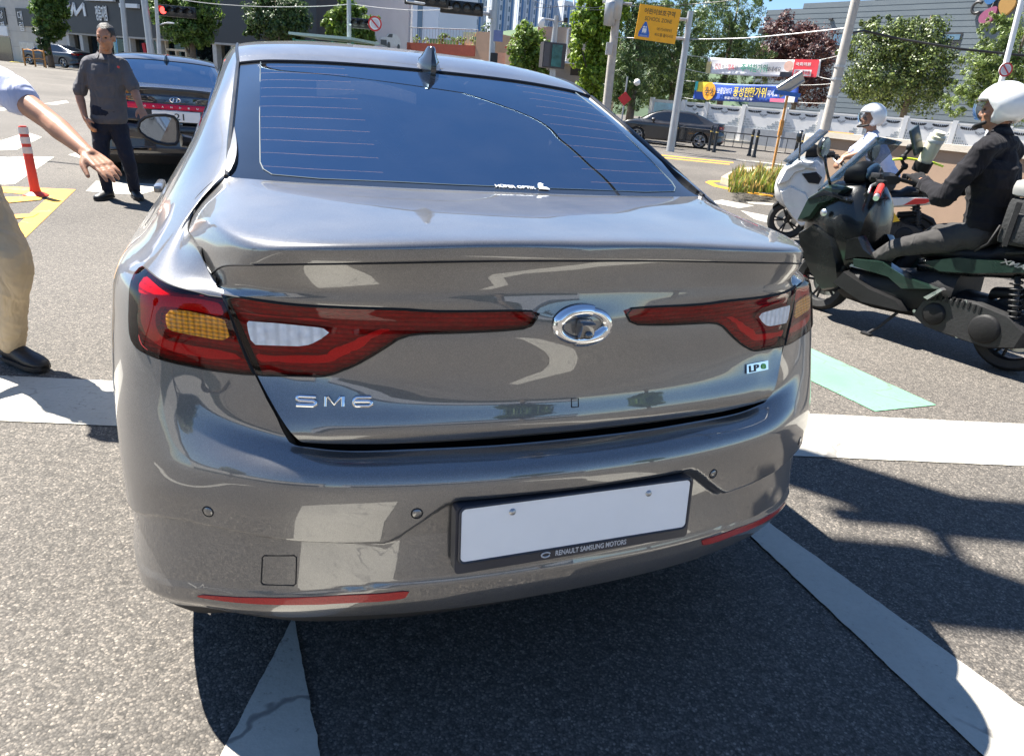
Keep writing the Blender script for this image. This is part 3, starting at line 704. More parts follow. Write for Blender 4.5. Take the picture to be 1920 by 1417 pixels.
    arc(256, 438, .056, .031, lambda f: .0085+.0055*(1-f)*(f < .5)+.004*math.sin(f*math.pi))
    bmesh.ops.recalc_face_normals(bm, faces=bm.faces); emb = obj('emblem', bm, M_CHROME, lid, 60)
    bm = bmesh.new(); bm_box(bm, eo+Vector((.0, -.013, -.002)), (.032, .03, .034), Matrix.Rotation(R(12), 3, 'X'), .006); cm = obj('reversing_camera', bm, M_PAINT, emb, 40)
    bm = lathe([(0, .004), (.006, .003), (.0085, 0), (.0085, -.01)], 20, Matrix.Translation(eo+Vector((0, -.031, -.010))) @ Matrix.Rotation(R(70), 4, 'X')); obj('camera_lens', bm, M_FRIT, emb, True)
    # badges and lettering
    def on_lid(a, b, left=True, off=.001):
        p, n = NL.at(a, b); sx = -1 if left else 1
        p = Vector((sx*p[0], p[1], p[2])); n = Vector((sx*n[0], n[1], n[2])); x = Vector((0, 0, 1)).cross(n); x.normalize()
        return frame_m(p+n*off, x, n.cross(x))
    # the three chrome characters S M 6 as bent bars
    def glyph(strokes, a, b, name):
        M_ = on_lid(a, b, True, .0005); bm = bmesh.new()
        for st in strokes:
            q = []
            for x, y in st: q.append(M_ @ Vector((x, y, .002)))
            bm_tube(bm, q, .0043, 8, True, .75)
        obj(name, bm, M_CHROME, lid, 60)
    S = [[(.018, .0085), (-.013, .0085), (-.0175, .006), (-.0175, .002), (-.013, 0), (.013, 0), (.0175, -.002), (.0175, -.0065), (.013, -.0088), (-.018, -.0088)]]
    Mm = [[(-.0165, -.0095), (-.0165, .009), (-.012, .009), (0, -.0065), (.012, .009), (.0165, .009), (.0165, -.0095)]]
    S6 = [[(.0165, .0085), (-.011, .0085), (-.0165, .004), (-.0175, -.003), (-.0155, -.0075), (-.011, -.0092), (.0125, -.0092), (.0172, -.006), (.0172, -.002), (.0125, .0006), (-.0165, .0006)]]
    glyph(S, 4.45, 4.06, 'badge_letter'); glyph(Mm, 3.50, 4.06, 'badge_letter'); glyph(S6, 2.86, 4.06, 'badge_letter')
    Mb = on_lid(3.73, 4.22, False, .001); bm = bmesh.new(); bm_prism(bm, [(-.040, -.011), (.040, -.011), (.042, .011), (-.038, .011)], Mb @ Matrix.Translation((0, 0, .0025)), .003)
    bd = obj('trim_badge', bm, M_CHROME, lid)
    M_GREEN = mat('badge_green', (.12, .45, .08), .3)
    text_obj('badge_text', 'LP', Mb @ Matrix.Translation((-.013, -.001, .0035)), .02, M_FRAME, bd, .0006, .0004, .036, .016)
    text_obj('badge_text', 'e', Mb @ Matrix.Translation((.022, -.001, .0035)), .02, M_GREEN, bd, .0006, .0006, .018, .014)
    # small square cap
    Mq = on_lid(.02, 3.73, True, .0006); bm = bmesh.new()
    bm_tube(bm, [Mq @ Vector(p) for p in ((-.008, -.009, 0), (-.008, .009, 0), (.008, .009, 0), (.008, -.009, 0), (-.008, -.009, 0))], .0011, 4); obj('cap_edge', bm, M_GAP, lid)
    # parking sensors and tow cover
    def on_body(a, b, sx, off):
        p, n = NB.at(a, b); p = Vector((sx*p[0], p[1], p[2])); n = Vector((sx*n[0], n[1], n[2])); x = Vector((0, 0, 1)).cross(n).normalized()
        return frame_m(p+n*off, x, n.cross(x))
    for (a, b), sxs in zip(TR['sens'][:2], ((-1, 1), (-1, 1))):
        for sx in sxs:
            Ms = on_body(a, b, sx, -.0005)
            bm = lathe([(0, .0022), (.0085, .002), (.0098, .0005)], 20, Ms); s_ = obj('parking_sensor', bm, M_PAINT, bp, True)
            bm = lathe([(.0098, .0008), (.0105, .0016), (.0118, .0016), (.0124, .0)], 24, Ms); obj('sensor_ring', bm, M_GAP, s_, True)
    bm = bmesh.new(); tw = [NB.at(a, b) for a, b in TR['tow']]
    bm_tube(bm, [(-(p+n*.0004)[0], (p+n*.0004)[1], (p+n*.0004)[2]) for p, n in tw+tw[:1]], .0014, 5); obj('tow_cover_edge', bm, M_GAP, bp)
    # number plate in a dealer's frame
    top, bot = Vector((0, .010, .6205)), Vector((0, -.008, .474)); up = (top-bot); mid = (top+bot)/2
    Mp = frame_m(mid+Vector((-.003, 0, 0)), (1, 0, -.004), up); h = up.length
    def rr(w, h_, r_, n=5):
        return [(sx*(w/2-r_)+r_*math.cos(a), sy*(h_/2-r_)+r_*math.sin(a)) for sx, sy, a0 in ((1, 1, 0), (-1, 1, 90), (-1, -1, 180), (1, -1, 270)) for a in [R(a0+90*i/n) for i in range(n+1)]]
    bm = bmesh.new(); bm_prism(bm, rr(.556, h, .010), Mp @ Matrix.Translation((0, 0, .012)), .03)
    fr = obj('plate_frame', bm, M_FRAME, bp)
    bm = bmesh.new(); bm_prism(bm, rr(.534, h-.032, .010), Mp @ Matrix.Translation((0, .012, .0155)), .006); npl = obj('number_plate', bm, M_WHITE, fr)
    for x in (-.16, .16): obj('plate_bolt', lathe([(0, .004), (.006, .003), (.0075, 0)], 12, Mp @ Matrix.Translation((x, .012+h/2-.035, .0157))), M_ALU0, npl, True)
    bm = bmesh.new(); pts = [Mp @ Vector((x, y+.012, .015)) for x, y in rr(.541, h-.026, .012)]; bm_tube(bm, pts+pts[:1], .0028, 6); obj('plate_rim', bm, M_FRAME, fr, 50)
    M_LET = mat('frame_lettering', (.55, .55, .56), .5)
    text_obj('frame_text', 'RENAULT SAMSUNG MOTORS', Mp @ Matrix.Translation((.031, -h/2+.0125, .0128)), .018, M_LET, fr, .0004, .0003, .172, .0125)
    bm = bmesh.new(); Me_ = Mp @ Matrix.Translation((-.078, -h/2+.0125, .0132))
    bm_tube(bm, [Me_ @ Vector((.010*math.cos(a), .0055*math.sin(a), 0)) for a in np.linspace(.3, 2*math.pi-.4, 18)], .0018, 5); obj('frame_logo', bm, M_LET, fr)
    # film maker's print and a little figure sticker low on the glass
    p, n = NG.at(0.55, .12); q = Vector((p[0]-.0, p[1], p[2])); Mg = frame_m(Vector((.05, p[1]+.010, p[2]+.0075)), (1, 0, -.01), (0, .76, .29))
    M_ST = mat('white_print', (.75, .77, .8), .5, var=.05)
    text_obj('film_print', 'HÜPER OPTIK', Mg, .02, M_ST, gl, .0003, .0004, .115, .016)
    bm = bmesh.new(); Mg2 = Mg @ Matrix.Translation((.078, .004, .001)); bm_prism(bm, [(-.012, -.012), (.02, -.012), (.014, 0), (.006, 0), (.004, .010), (.010, .016), (.004, .022), (-.004, .020), (-.008, .012)], Mg2, .0008); obj('film_sticker', bm, M_ST, gl)
    # door mirrors
    for sx in (-1, 1):
        c = Vector((sx*1.0, 3.19, 1.052)); bm = bmesh.new()
        prof = [(-.135, .01), (-.122, .045), (-.085, .074), (-.03, .09), (.04, .095), (.085, .088), (.105, .062), (.105, .0), (.098, -.055), (.08, -.078), (.03, -.084), (-.035, -.074), (-.09, -.048), (-.125, -.018)]
        prof = [(x*.82, z*.86) for x, z in prof]
        rings = []
        for dy, s_ in ((0, 1), (.03, 1.03), (.07, .98), (.12, .80), (.15, .5)):
            rings.append([bm.verts.new(c+Vector((-sx*x*s_*-1 if sx > 0 else x*s_, dy, z*s_+.0))) for x, z in prof])
        for a, b in zip(rings, rings[1:]):
            for i in range(14): bm.faces.new((a[i], a[(i+1) % 14], b[(i+1) % 14], b[i]))
        bm.faces.new(rings[-1]); bm.faces.new([bm.verts.new(v.co+Vector((0, .012, 0))) for v in rings[0]][::-1])
        bmesh.ops.recalc_face_normals(bm, faces=bm.faces)
        mr = obj('door_mirror', bm, M_PAINT, car, 50)
        bm = bmesh.new(); pts = [c+Vector(((x if sx < 0 else -x)*.97, -.002, z*.97)) for x, z in prof]; bm_tube(bm, pts+pts[:1], .009, 6); obj('mirror_edge', bm, M_BLACK, mr, 40)
        bm = bmesh.new(); bm.faces.new([bm.verts.new(c+Vector(((x if sx < 0 else -x)*.93, .010+x*.93*.10-z*.05, z*.93))) for x, z in prof]); bmesh.ops.recalc_face_normals(bm, faces=bm.faces)
        obj('mirror_glass', bm, mat('mirror_glass', (.30, .36, .45), .02, var=0, metal=1.0), mr)
        bm = tube([c+Vector((-sx*.09, .06, -.05)), c+Vector((-sx*.16, .08, -.06))], [.035, .03], 8); obj('mirror_arm', bm, M_BLACK, mr, 40)
        for yc in (1.10, 3.91): wheel('wheel', car, Vector((sx*.80, yc, .335)), side=sx)
        for yy in (2.03,):
            bm = box((sx*.928, yy, .93), (.03, .2, .028), None, .01); obj('door_handle', bm, M_PAINT, car, 40)
    return car
CAR = build_car()
# ---------------------------------------------------------------- road and its markings
def gz(x, y):
    """the road climbs gently towards the far left"""
    a = np.clip((-np.asarray(x, float)-3)/22, 0, 1); b = np.clip((np.hypot(x, y)-12)/45, 0, 1)
    s = lambda t: t*t*(3-2*t)
    return .62*s(a)*s(b)
def asphalt():
    m, nt, b = nmat('asphalt'); tc = N(nt, 'NewGeometry'); pos = tc.outputs['Position']
    v = N(nt, 'TexVoronoi', Scale=165.); v2 = N(nt, 'TexVoronoi', Scale=260.); n = N(nt, 'TexNoise', Scale=.7, Detail=6., Roughness=.6); n3 = N(nt, 'TexNoise', Scale=30., Detail=5., Roughness=.7)
    for q in (v, v2, n, n3): nt.links.new(pos, q.inputs['Vector'])
    sx = N(nt, 'SeparateColor'); nt.links.new(v.outputs['Color'], sx.inputs[0])
    st = ramp(nt, sx.outputs[0], [(0, (.072, .071, .069)), (.45, (.104, .101, .096)), (.8, (.152, .146, .137)), (.95, (.21, .198, .182)), (1, (.28, .263, .24))])
    gap = ramp(nt, v.outputs['Distance'], [(.0, 1), (.45, .9), (.75, .6)])
    mu = N(nt, 'Mix', data_type='RGBA', blend_type='MULTIPLY'); mu.inputs[0].default_value = 1; nt.links.new(st.outputs[0], mu.inputs[6]); nt.links.new(gap.outputs[0], mu.inputs[7])
    nb = N(nt, 'TexNoise', Scale=.22, Detail=4.); nt.links.new(pos, nb.inputs['Vector']); ns = N(nt, 'TexNoise', Scale=3.5, Detail=3., Roughness=.5); nt.links.new(pos, ns.inputs['Vector'])
    stn = ramp(nt, ns.outputs[0], [(.25, .62), (.33, 1)]); mb = N(nt, 'Math', operation='MULTIPLY'); nt.links.new(stn.outputs[0], mb.inputs[0]); nbr = ramp(nt, nb.outputs[0], [(.35, .80), (.65, 1.12)]); nt.links.new(nbr.outputs[0], mb.inputs[1])
    pr0 = ramp(nt, n.outputs[0], [(.3, .86), (.7, 1.1)]); pr = N(nt, 'Math', operation='MULTIPLY'); nt.links.new(pr0.outputs[0], pr.inputs[0]); nt.links.new(mb.outputs[0], pr.inputs[1]); m3 = N(nt, 'Mix', data_type='RGBA', blend_type='MULTIPLY'); m3.inputs[0].default_value = 1
    nt.links.new(mu.outputs[2], m3.inputs[6]); nt.links.new(pr.outputs[0], m3.inputs[7])
    p3 = ramp(nt, n3.outputs[0], [(.35, .72), (.65, 1.22)]); m4 = N(nt, 'Mix', data_type='RGBA', blend_type='MULTIPLY'); m4.inputs[0].default_value = 1
    wm = N(nt, 'Mix', data_type='RGBA', blend_type='MULTIPLY'); wm.inputs[0].default_value = 1; wm.inputs[7].default_value = (1.07, 1.0, .92, 1); nt.links.new(m3.outputs[2], wm.inputs[6]); nt.links.new(wm.outputs[2], m4.inputs[6]); nt.links.new(p3.outputs[0], m4.inputs[7]); nt.links.new(m4.outputs[2], b.inputs['Base Color'])
    b.inputs['Roughness'].default_value = .82; b.inputs['Specular IOR Level'].default_value = .35
    h = N(nt, 'Math', operation='MULTIPLY_ADD'); nt.links.new(v.outputs['Distance'], h.inputs[0]); h.inputs[1].default_value = -1; nt.links.new(sx.outputs[1], h.inputs[2])
    h2 = N(nt, 'Math', operation='MULTIPLY_ADD'); nt.links.new(n3.outputs[0], h2.inputs[0]); h2.inputs[1].default_value = .8; nt.links.new(h.outputs[0], h2.inputs[2])
    bp = N(nt, 'Bump', Strength=.32, Distance=.005); nt.links.new(h2.outputs[0], bp.inputs['Height']); nt.links.new(bp.outputs[0], b.inputs['Normal'])
    return m
def road_paint(name, col, wear=.45):
    m, nt, b = nmat(name); g = N(nt, 'NewGeometry'); pos = g.outputs['Position']
    n = N(nt, 'TexNoise', Scale=55., Detail=6., Roughness=.75); n2 = N(nt, 'TexNoise', Scale=2.2, Detail=5., Roughness=.6); v = N(nt, 'TexVoronoi', Scale=2.6); v.feature = 'DISTANCE_TO_EDGE'
    v3 = N(nt, 'TexVoronoi', Scale=130.)
    ds = N(nt, 'TexNoise', Scale=3., Detail=4.); nt.links.new(pos, ds.inputs['Vector'])
    ad = N(nt, 'Mix', data_type='VECTOR'); ad.inputs[0].default_value = .25; nt.links.new(pos, ad.inputs[4]); nt.links.new(ds.outputs['Color'], ad.inputs[5])
    for q in (n, n2, v3): nt.links.new(pos, q.inputs['Vector'])
    nt.links.new(ad.outputs[1], v.inputs['Vector'])
    c = np.array(col)
    base = ramp(nt, n2.outputs[0], [(.3, tuple(c*.80)), (.55, tuple(c*.95)), (.75, tuple(c))])
    crack = ramp(nt, v.outputs['Distance'], [(0, 1), (.008, .8), (.016, 0)]); tm = N(nt, 'TexNoise', Scale=1.0, Detail=7., Roughness=.7); mpp = N(nt, 'Mapping'); mpp.inputs['Scale'].default_value = (2.2, .5, 1); mpp.inputs['Rotation'].default_value = (0, 0, .3); nt.links.new(pos, mpp.inputs[0]); nt.links.new(mpp.outputs[0], tm.inputs['Vector'])
    wadd = N(nt, 'Math', operation='MULTIPLY_ADD'); nt.links.new(tm.outputs[0], wadd.inputs[0]); wadd.inputs[1].default_value = .45; nt.links.new(n.outputs[0], wadd.inputs[2])
    worn = ramp(nt, wadd.outputs[0], [(wear+.20-.10, .85), (wear+.20+.02, .10), (wear+.20+.22, 0)])
    cs = N(nt, 'Math', operation='MULTIPLY'); nt.links.new(crack.outputs[0], cs.inputs[0]); nr = ramp(nt, n2.outputs[0], [(.46, 0), (.54, .8)]); nt.links.new(nr.outputs[0], cs.inputs[1])
    mxm = N(nt, 'Math', operation='MAXIMUM'); nt.links.new(cs.outputs[0], mxm.inputs[0]); nt.links.new(worn.outputs[0], mxm.inputs[1])
    mx = N(nt, 'Mix', data_type='RGBA'); nt.links.new(mxm.outputs[0], mx.inputs[0]); nt.links.new(base.outputs[0], mx.inputs[6]); mx.inputs[7].default_value = (.11, .105, .10, 1)
    nt.links.new(mx.outputs[2], b.inputs['Base Color']); b.inputs['Roughness'].default_value = .7
    hh = N(nt, 'Math', operation='MULTIPLY_ADD'); nt.links.new(v3.outputs['Distance'], hh.inputs[0]); hh.inputs[1].default_value = .4; nt.links.new(n.outputs[0], hh.inputs[2])
    bp = N(nt, 'Bump', Strength=.3, Distance=.004); nt.links.new(hh.outputs[0], bp.inputs['Height']); nt.links.new(bp.outputs[0], b.inputs['Normal'])
    return m
M_ASPH = asphalt(); M_RW = road_paint('white_road_paint', (.46, .437, .375), .42); M_RY = road_paint('yellow_road_paint', (.72, .33, .012), .38); M_RG = road_paint('green_road_paint', (.15, .35, .215), .44)
def build_ground():
    xs = np.unique(np.concatenate([np.linspace(-400, -60, 12), np.linspace(-60, 60, 61), np.linspace(60, 400, 12)]))
    V = [(x, y, float(gz(x, y))) for y in xs for x in xs]; n = len(xs)
    o = obj('ground', pyd(V, [(j*n+i, j*n+i+1, (j+1)*n+i+1, (j+1)*n+i) for j in range(n-1) for i in range(n-1)]), M_ASPH, None, True); o['kind'] = 'structure'
def marking(name, poly, m, lift=.004, step=2.0):
    """thin painted sheet following the road"""
    q = []
    for (xa, ya), (xb, yb) in zip(poly, poly[1:]+poly[:1]):       # hand laid edge: slightly uneven where it is close
        L = math.hypot(xb-xa, yb-ya); n = int(min(L/.025, 160)) if min(math.hypot(xa, ya), math.hypot(xb, yb)) < 6 else 1
        for k in range(max(n, 1)):
            f = k/max(n, 1); jt = random.gauss(0, .0011) if k else 0; q.append((xa+(xb-xa)*f-(yb-ya)/max(L, .01)*jt, ya+(yb-ya)*f+(xb-xa)/max(L, .01)*jt))
    poly = q
    bm = bmesh.new(); f = bm.faces.new([bm.verts.new((x, y, 0)) for x, y in poly])
    ext = max(abs(c) for p in poly for c in p)
    if ext > 11:
        bmesh.ops.triangulate(bm, faces=[f])
        for _ in range(4): 
            es = [e for e in bm.edges if e.calc_length() > step]
            if es: bmesh.ops.subdivide_edges(bm, edges=es, cuts=1); bmesh.ops.triangulate(bm, faces=[q for q in bm.faces if len(q.verts) > 3])
    for v in bm.verts: v.co.z = float(gz(v.co.x, v.co.y))+lift
    bmesh.ops.recalc_face_normals(bm, faces=bm.faces)
    o = obj(name, bm, m); o['kind'] = 'structure'; return o
build_ground()
def gpt(u, v, z=0.):
    d = ray(u, v); p = CAM_O+d*((z-CAM_H)/d[2]); return p
def gq(*pts): return [tuple(gpt(u, v)[:2]) for u, v in pts]
def stop_y(x, top): return (3.075+.107*x+.012 if top else 2.625+.1*x)
marking('stop_line', [(-3.6, stop_y(-3.6, 0)), (6.2, stop_y(6.2, 0)), (6.2, stop_y(6.2, 1)), (-3.6, stop_y(-3.6, 1))], M_RW)
marking('lane_line', [(.894, 2.089), (1.212, 1.235), (1.60, .19), (2.2, -1.1), (2.9, -2.5), (3.06, -2.45), (2.45, -1.0), (1.90, .52), (1.421, 1.395), (.997, 2.172), (.70, 2.716), (.659, 2.72)], M_RW, .007)
marking('lane_line', [(-.539, 1.485), (-.555, 1.054), (-.59, -.30), (.18, -.30), (-.346, 1.076)], M_RW, .007)
marking('lane_line', [(-3.2, .2), (-2.95, .3), (-2.3, -2.4), (-2.5, -2.5)], M_RW, .007)
marking('green_lane', [(1.941, 4.401), (2.345, 3.538), (1.925, 3.364), (1.70, 3.80), (.9, 5.55), (1.35, 5.75)], M_RG)
# yellow hatched zone with the delineator post, near left
marking('yellow_band', gq((-60, 348), (11, 350.5), (142, 356), (35, 459), (-40, 524), (-40, 484), (15, 438), (92, 369), (12, 362), (-60, 360)), M_RY)
marking('yellow_bar', gq((-40, 375), (12, 371), (84, 368), (76, 376), (12, 382), (-40, 387)), M_RY, .008)
marking('yellow_bar', gq((-40, 408), (25, 404), (74, 401), (62, 408), (25, 412), (-40, 416)), M_RY, .008)
# crossing bars on the left
for q in (((-70, 255), (3, 264), (51, 249), (79, 258), (31, 282), (-70, 285)), ((-60, 294), (8, 294), (102, 295), (28, 346), (10, 347), (-60, 345)),
          ((82, 199.5), (125, 194.5), (130, 198), (104, 201.5)), ((-40, 208), (14, 205), (20, 209), (-40, 216)), ((128, 291), (152, 284), (170, 290), (150, 297)),
          ((161, 359), (180, 340), (330, 348), (262, 366), (210, 364))):
    marking('crossing_bar', gq(*q), M_RW)
# crossing bars and lines on the right
for q in (((1353, 375), (1414, 386.5), (1385, 391), (1330, 379)), ((1398, 378), (1451, 382), (1447, 385.5), (1404, 382)), ((1388, 395), (1449, 407), (1446, 420), (1415, 412)),
          ((1380, 298.5), (1480, 310), (1480, 311.5), (1380, 300)), ((1500, 316), (1560, 324), (1560, 325.5), (1500, 317.5)), ((1405, 280), (1470, 286), (1470, 287.2), (1405, 281.2))):
    marking('white_line', gq(*q), M_RW)
for q in (((1240, 290.5), (1375, 304.6), (1375, 306), (1240, 292)), ((1230, 294), (1368, 308), (1368, 309.4), (1230, 295.5)),
          ((1322, 342), (1330, 339), (1362, 339.5), (1362, 341.5), (1335, 342), (1346, 348), (1390, 357), (1450, 367), (1449, 370), (1385, 360), (1338, 350))):
    marking('yellow_line', gq(*q), M_RY)
# far pavements: a step up with a kerb
M_PAVE = mat('pavement_blocks', (.42, .38, .30), .85, var=.12, scale=3, bump=.3, bscale=30)
M_KERB = mat('kerb_granite', (.40, .39, .37), .8, var=.1, bump=.3)
def pavement(name, poly, h=.13):
    bm = bmesh.new(); bm_prism(bm, poly, Matrix.Translation((0, 0, h)), h+.4); bmesh.ops.recalc_face_normals(bm, faces=bm.faces)
    o = obj(name, bm, M_PAVE); o['kind'] = 'structure'; return o
KF = [gpt(1195, 251)[:2], gpt(1345, 264)[:2], gpt(1560, 284)[:2]]
pavement('pavement', [(5.5, 45), (13.2, 42.0), (19.3, 36.5), (27.5, 28), (45, 12), (60, 20), (45, 46), (20, 60), (-4, 75), (-6, 60)])
# ---------------------------------------------------------------- buildings, trees, poles
def leaf_mat(name, col, var=.45, trans=.35, rough=.5):
    m, nt, b = nmat(name); g = N(nt, 'NewGeometry'); c = np.array(col)
    r = ramp(nt, g.outputs['Random Per Island'], [(0, tuple(c*(1-var))), (.55, tuple(c)), (.9, tuple(c*(1+var)*np.array([1.12, 1.05, .8]))), (1, tuple(c*(1+1.5*var)*np.array([1.25, 1.1, .7])))])
    nt.links.new(r.outputs[0], b.inputs['Base Color']); b.inputs['Roughness'].default_value = rough
    tr = N(nt, 'BsdfTranslucent'); nt.links.new(r.outputs[0], tr.inputs[0]); mx = N(nt, 'MixShader'); mx.inputs[0].default_value = trans
    nt.links.new(b.outputs[0], mx.inputs[1]); nt.links.new(tr.outputs[0], mx.inputs[2]); nt.links.new(mx.outputs[0], nt.nodes['Material Output'].inputs[0]); return m
M_LEAF_L = leaf_mat('leaf_light_green', (.13, .21, .03)); M_LEAF_M = leaf_mat('leaf_mid_green', (.095, .17, .035)); M_LEAF_D = leaf_mat('leaf_deep_green', (.055, .10, .028), trans=.2)
M_LEAF_R = leaf_mat('leaf_purple', (.085, .035, .035), trans=.2); M_LEAF_O = leaf_mat('leaf_olive', (.10, .14, .04), var=.6, trans=.15, rough=.42); M_PINE = leaf_mat('pine_needle', (.085, .14, .04), var=.5, trans=.15)
M_LEAF_B = leaf_mat('leaf_bright', (.20, .30, .03), var=.4, trans=.45)
M_BARK = mat('bark', (.14, .11, .085), .9, var=.3, scale=8, bump=.8, bscale=25)
def leaf_cloud(blobs, n, size, rng, needle=False, clump=.28):
    n = int(n*3.2); size *= .56
    """small leaf faces gathered in clumps over the given ellipsoids (cx,cy,cz,rx,ry,rz)"""
    vol = np.array([b[3]*b[4]*b[5] for b in blobs])**.67; vol /= vol.sum(); P = []; Dn = []
    for b, w in zip(blobs, vol):
        k = max(int(n*w), 30); nc = max(int(k/60), 6)
        d = rng.normal(size=(nc, 3)); d /= np.linalg.norm(d, axis=1)[:, None]; rr_ = rng.uniform(.35, 1.12, nc)**.6
        cc = np.array(b[:3])+d*rr_[:, None]*np.array(b[3:]); i = rng.integers(0, nc, k)
        e = rng.normal(size=(k, 3)); e /= np.linalg.norm(e, axis=1)[:, None]; cr = clump*np.mean(b[3:])*rng.uniform(.6, 1.3, nc)
        P.append(cc[i]+e*(rng.uniform(.2, 1, k)**.5*cr[i])[:, None]); Dn.append(e+d[i]*.6)
    P = np.concatenate(P); Dn = np.concatenate(Dn); k = len(P)
    nrm = Dn+rng.normal(size=(k, 3))*.55+np.array([0, 0, .35]); nrm /= np.linalg.norm(nrm, axis=1)[:, None]
    t = np.cross(nrm, rng.normal(size=(k, 3))); t /= np.linalg.norm(t, axis=1)[:, None]; bt = np.cross(nrm, t)
    s = size*rng.uniform(.6, 1.35, k)[:, None]; wd = .22 if needle else .62
    V = np.stack([P-t*s*.5, P+bt*s*wd*.5, P+t*s*.5, P-bt*s*wd*.5], 1).reshape(-1, 3); V[:, 2] = np.maximum(V[:, 2], .05)
    m = bpy.data.meshes.new('leaves'); m.vertices.add(4*k); m.vertices.foreach_set('co', V.ravel()); m.loops.add(4*k); m.loops.foreach_set('vertex_index', np.arange(4*k)); m.polygons.add(k)
    m.polygons.foreach_set('loop_start', np.arange(0, 4*k, 4)); m.update(calc_edges=True); return m
def tree(name, label, base, blobs, n, size, lm, r0=.14, seed=1, group=None, needle=False, clump=.28, lean=(0, 0), limbs=7):
    """blobs in coordinates relative to the base"""
    rng = np.random.default_rng(seed); t = thing(name, label, 'tree', tuple(base), 0, group); ex = []
    for b in blobs:                                     # stray sprays break the outline
        for _ in range(3): d = rng.normal(size=3); d /= np.linalg.norm(d); k = rng.uniform(.20, .38); ex.append(tuple(np.array(b[:3])+d*np.array(b[3:])*rng.uniform(.85, 1.12))+tuple(np.array(b[3:])*k))
    blobs = list(blobs)+ex
    obj('crown', leaf_cloud(blobs, n, size, rng, needle, clump), lm, t)
    bm = bmesh.new(); zc = np.mean([b[2] for b in blobs]); top = max(b[2]+b[5]*.5 for b in blobs)
    pts = [(lean[0]*f+.05*math.sin(3*f+seed), lean[1]*f, top*f) for f in np.linspace(0, 1, 8)]
    bm_tube(bm, pts, [r0*(1.25-f*1.1) for f in np.linspace(0, 1, 8)], 10)
    for k in range(limbs):
        b = blobs[k % len(blobs)]; f = rng.uniform(.3, .7); a = Vector(pts[0]).lerp(Vector(pts[-1]), f); d = rng.normal(size=3)
        e = Vector(b[:3])+Vector(d/np.linalg.norm(d)*np.array(b[3:])*.75); mid = a.lerp(e, .5)+Vector((0, 0, -.08*(e-a).length))
        bm_tube(bm, [a, mid, e], [r0*.5*(1-f*.5), r0*.3, r0*.08], 6)
    obj('trunk', bm, M_BARK, t, True); return t
def pole(name, label, cat, base, top, r0, r1, m, group=None, n=14):
    t = thing(name, label, cat, tuple(base), 0, group); d = Vector(top)-Vector(base)
    obj('shaft', tube([Vector((0, 0, -.1))]+[d*f for f in (0, .25, .5, .75, 1)], [r0]+[r0+(r1-r0)*f for f in (0, .25, .5, .75, 1)], n), m, t, 40)
    return t
def cable(label, pts, r=.012, sag=.0, m=None):
    p = [Vector(q) for q in pts]; out = []
    for a, b in zip(p, p[1:]):
        L = (b-a).length
        out += [a.lerp(b, f)-Vector((0, 0, sag*L*4*f*(1-f))) for f in np.linspace(0, 1, 13)[:-1]]
    o = obj('cable', tube(out+[p[-1]], r, 6, False), m or M_BLACK, None, True); return tag(o, label, 'cable')
M_GALV = mat('galvanised_steel', (.42, .43, .44), .45, var=.1, scale=3, metal=.55); M_CONC = mat('concrete_pole', (.42, .39, .35), .9, var=.15, scale=5, bump=.4)
M_DARKFAC = mat('dark_cladding', (.032, .032, .036), .5, var=.1); M_DKTRIM = mat('charcoal_frame', (.03, .03, .032), .45, var=.1)
M_BEIGE = mat('beige_wall_tile', (.50, .47, .42), .75, var=.08, scale=2, bump=.2); M_PANE = mat('shop_glass', (.03, .035, .035), .05, var=.3, scale=.4, spec=.8)
M_WSIGN = mat('white_lettering', (.78, .78, .77), .5, var=.04); M_GREYW = mat('grey_wall', (.44, .46, .50), .7, var=.06, scale=1)
M_ORANGEW = mat('peach_render', (.62, .40, .26), .85, var=.08, scale=1.5, bump=.2); M_REDW = mat('brick_red_band', (.50, .12, .07), .8, var=.12); M_SHOPIN = mat('shop_interior', (.30, .25, .18), .9, var=.5, scale=1.2)
class Face:
    """upright face between two ground points; local x along it, y out of it (towards the road), z up"""
    def __init__(s, A, B, z0=0):
        A, B = Vector((A[0], A[1], z0)), Vector((B[0], B[1], z0)); s.A = A; d = B-A; s.L = d.length; s.u = d.normalized(); s.n = Vector((s.u.y, -s.u.x, 0))
        s.M = Matrix(((s.u.x, -s.n.x, 0, A.x), (s.u.y, -s.n.y, 0, A.y), (0, 0, 1, z0), (0, 0, 0, 1)))   # x along, y INTO the building
        s.rz = math.atan2(s.u.y, s.u.x)
    def hit(s, u, v):
        """local (x,z) where the sight line of pixel (u,v) meets the face"""
        d = ray(u, v); o = Vector(CAM_O); dd = Vector(d); t = (s.A-o).dot(s.n)/dd.dot(s.n); p = o+dd*t-s.A
        return p.dot(s.u), p.z
    def rect(s, u0, v0, u1, v1):
        a = s.hit(u0, v0); b = s.hit(u1, v1); c = s.hit(u1, v0); d = s.hit(u0, v1)
        return (a[0]+d[0])/2, (b[0]+c[0])/2, (d[1]+b[1])/2, (a[1]+c[1])/2     # x0,x1,z0,z1
def plate(x0, x1, z0, z1, y0, y1, bev=0): return box(((x0+x1)/2, (y0+y1)/2, (z0+z1)/2), (x1-x0, y1-y0, z1-z0), None, bev)
TXT = Matrix(((1, 0, 0, 0), (0, 0, -1, 0), (0, 1, 0, 0), (0, 0, 0, 1)))    # text plane -> upright, facing -y
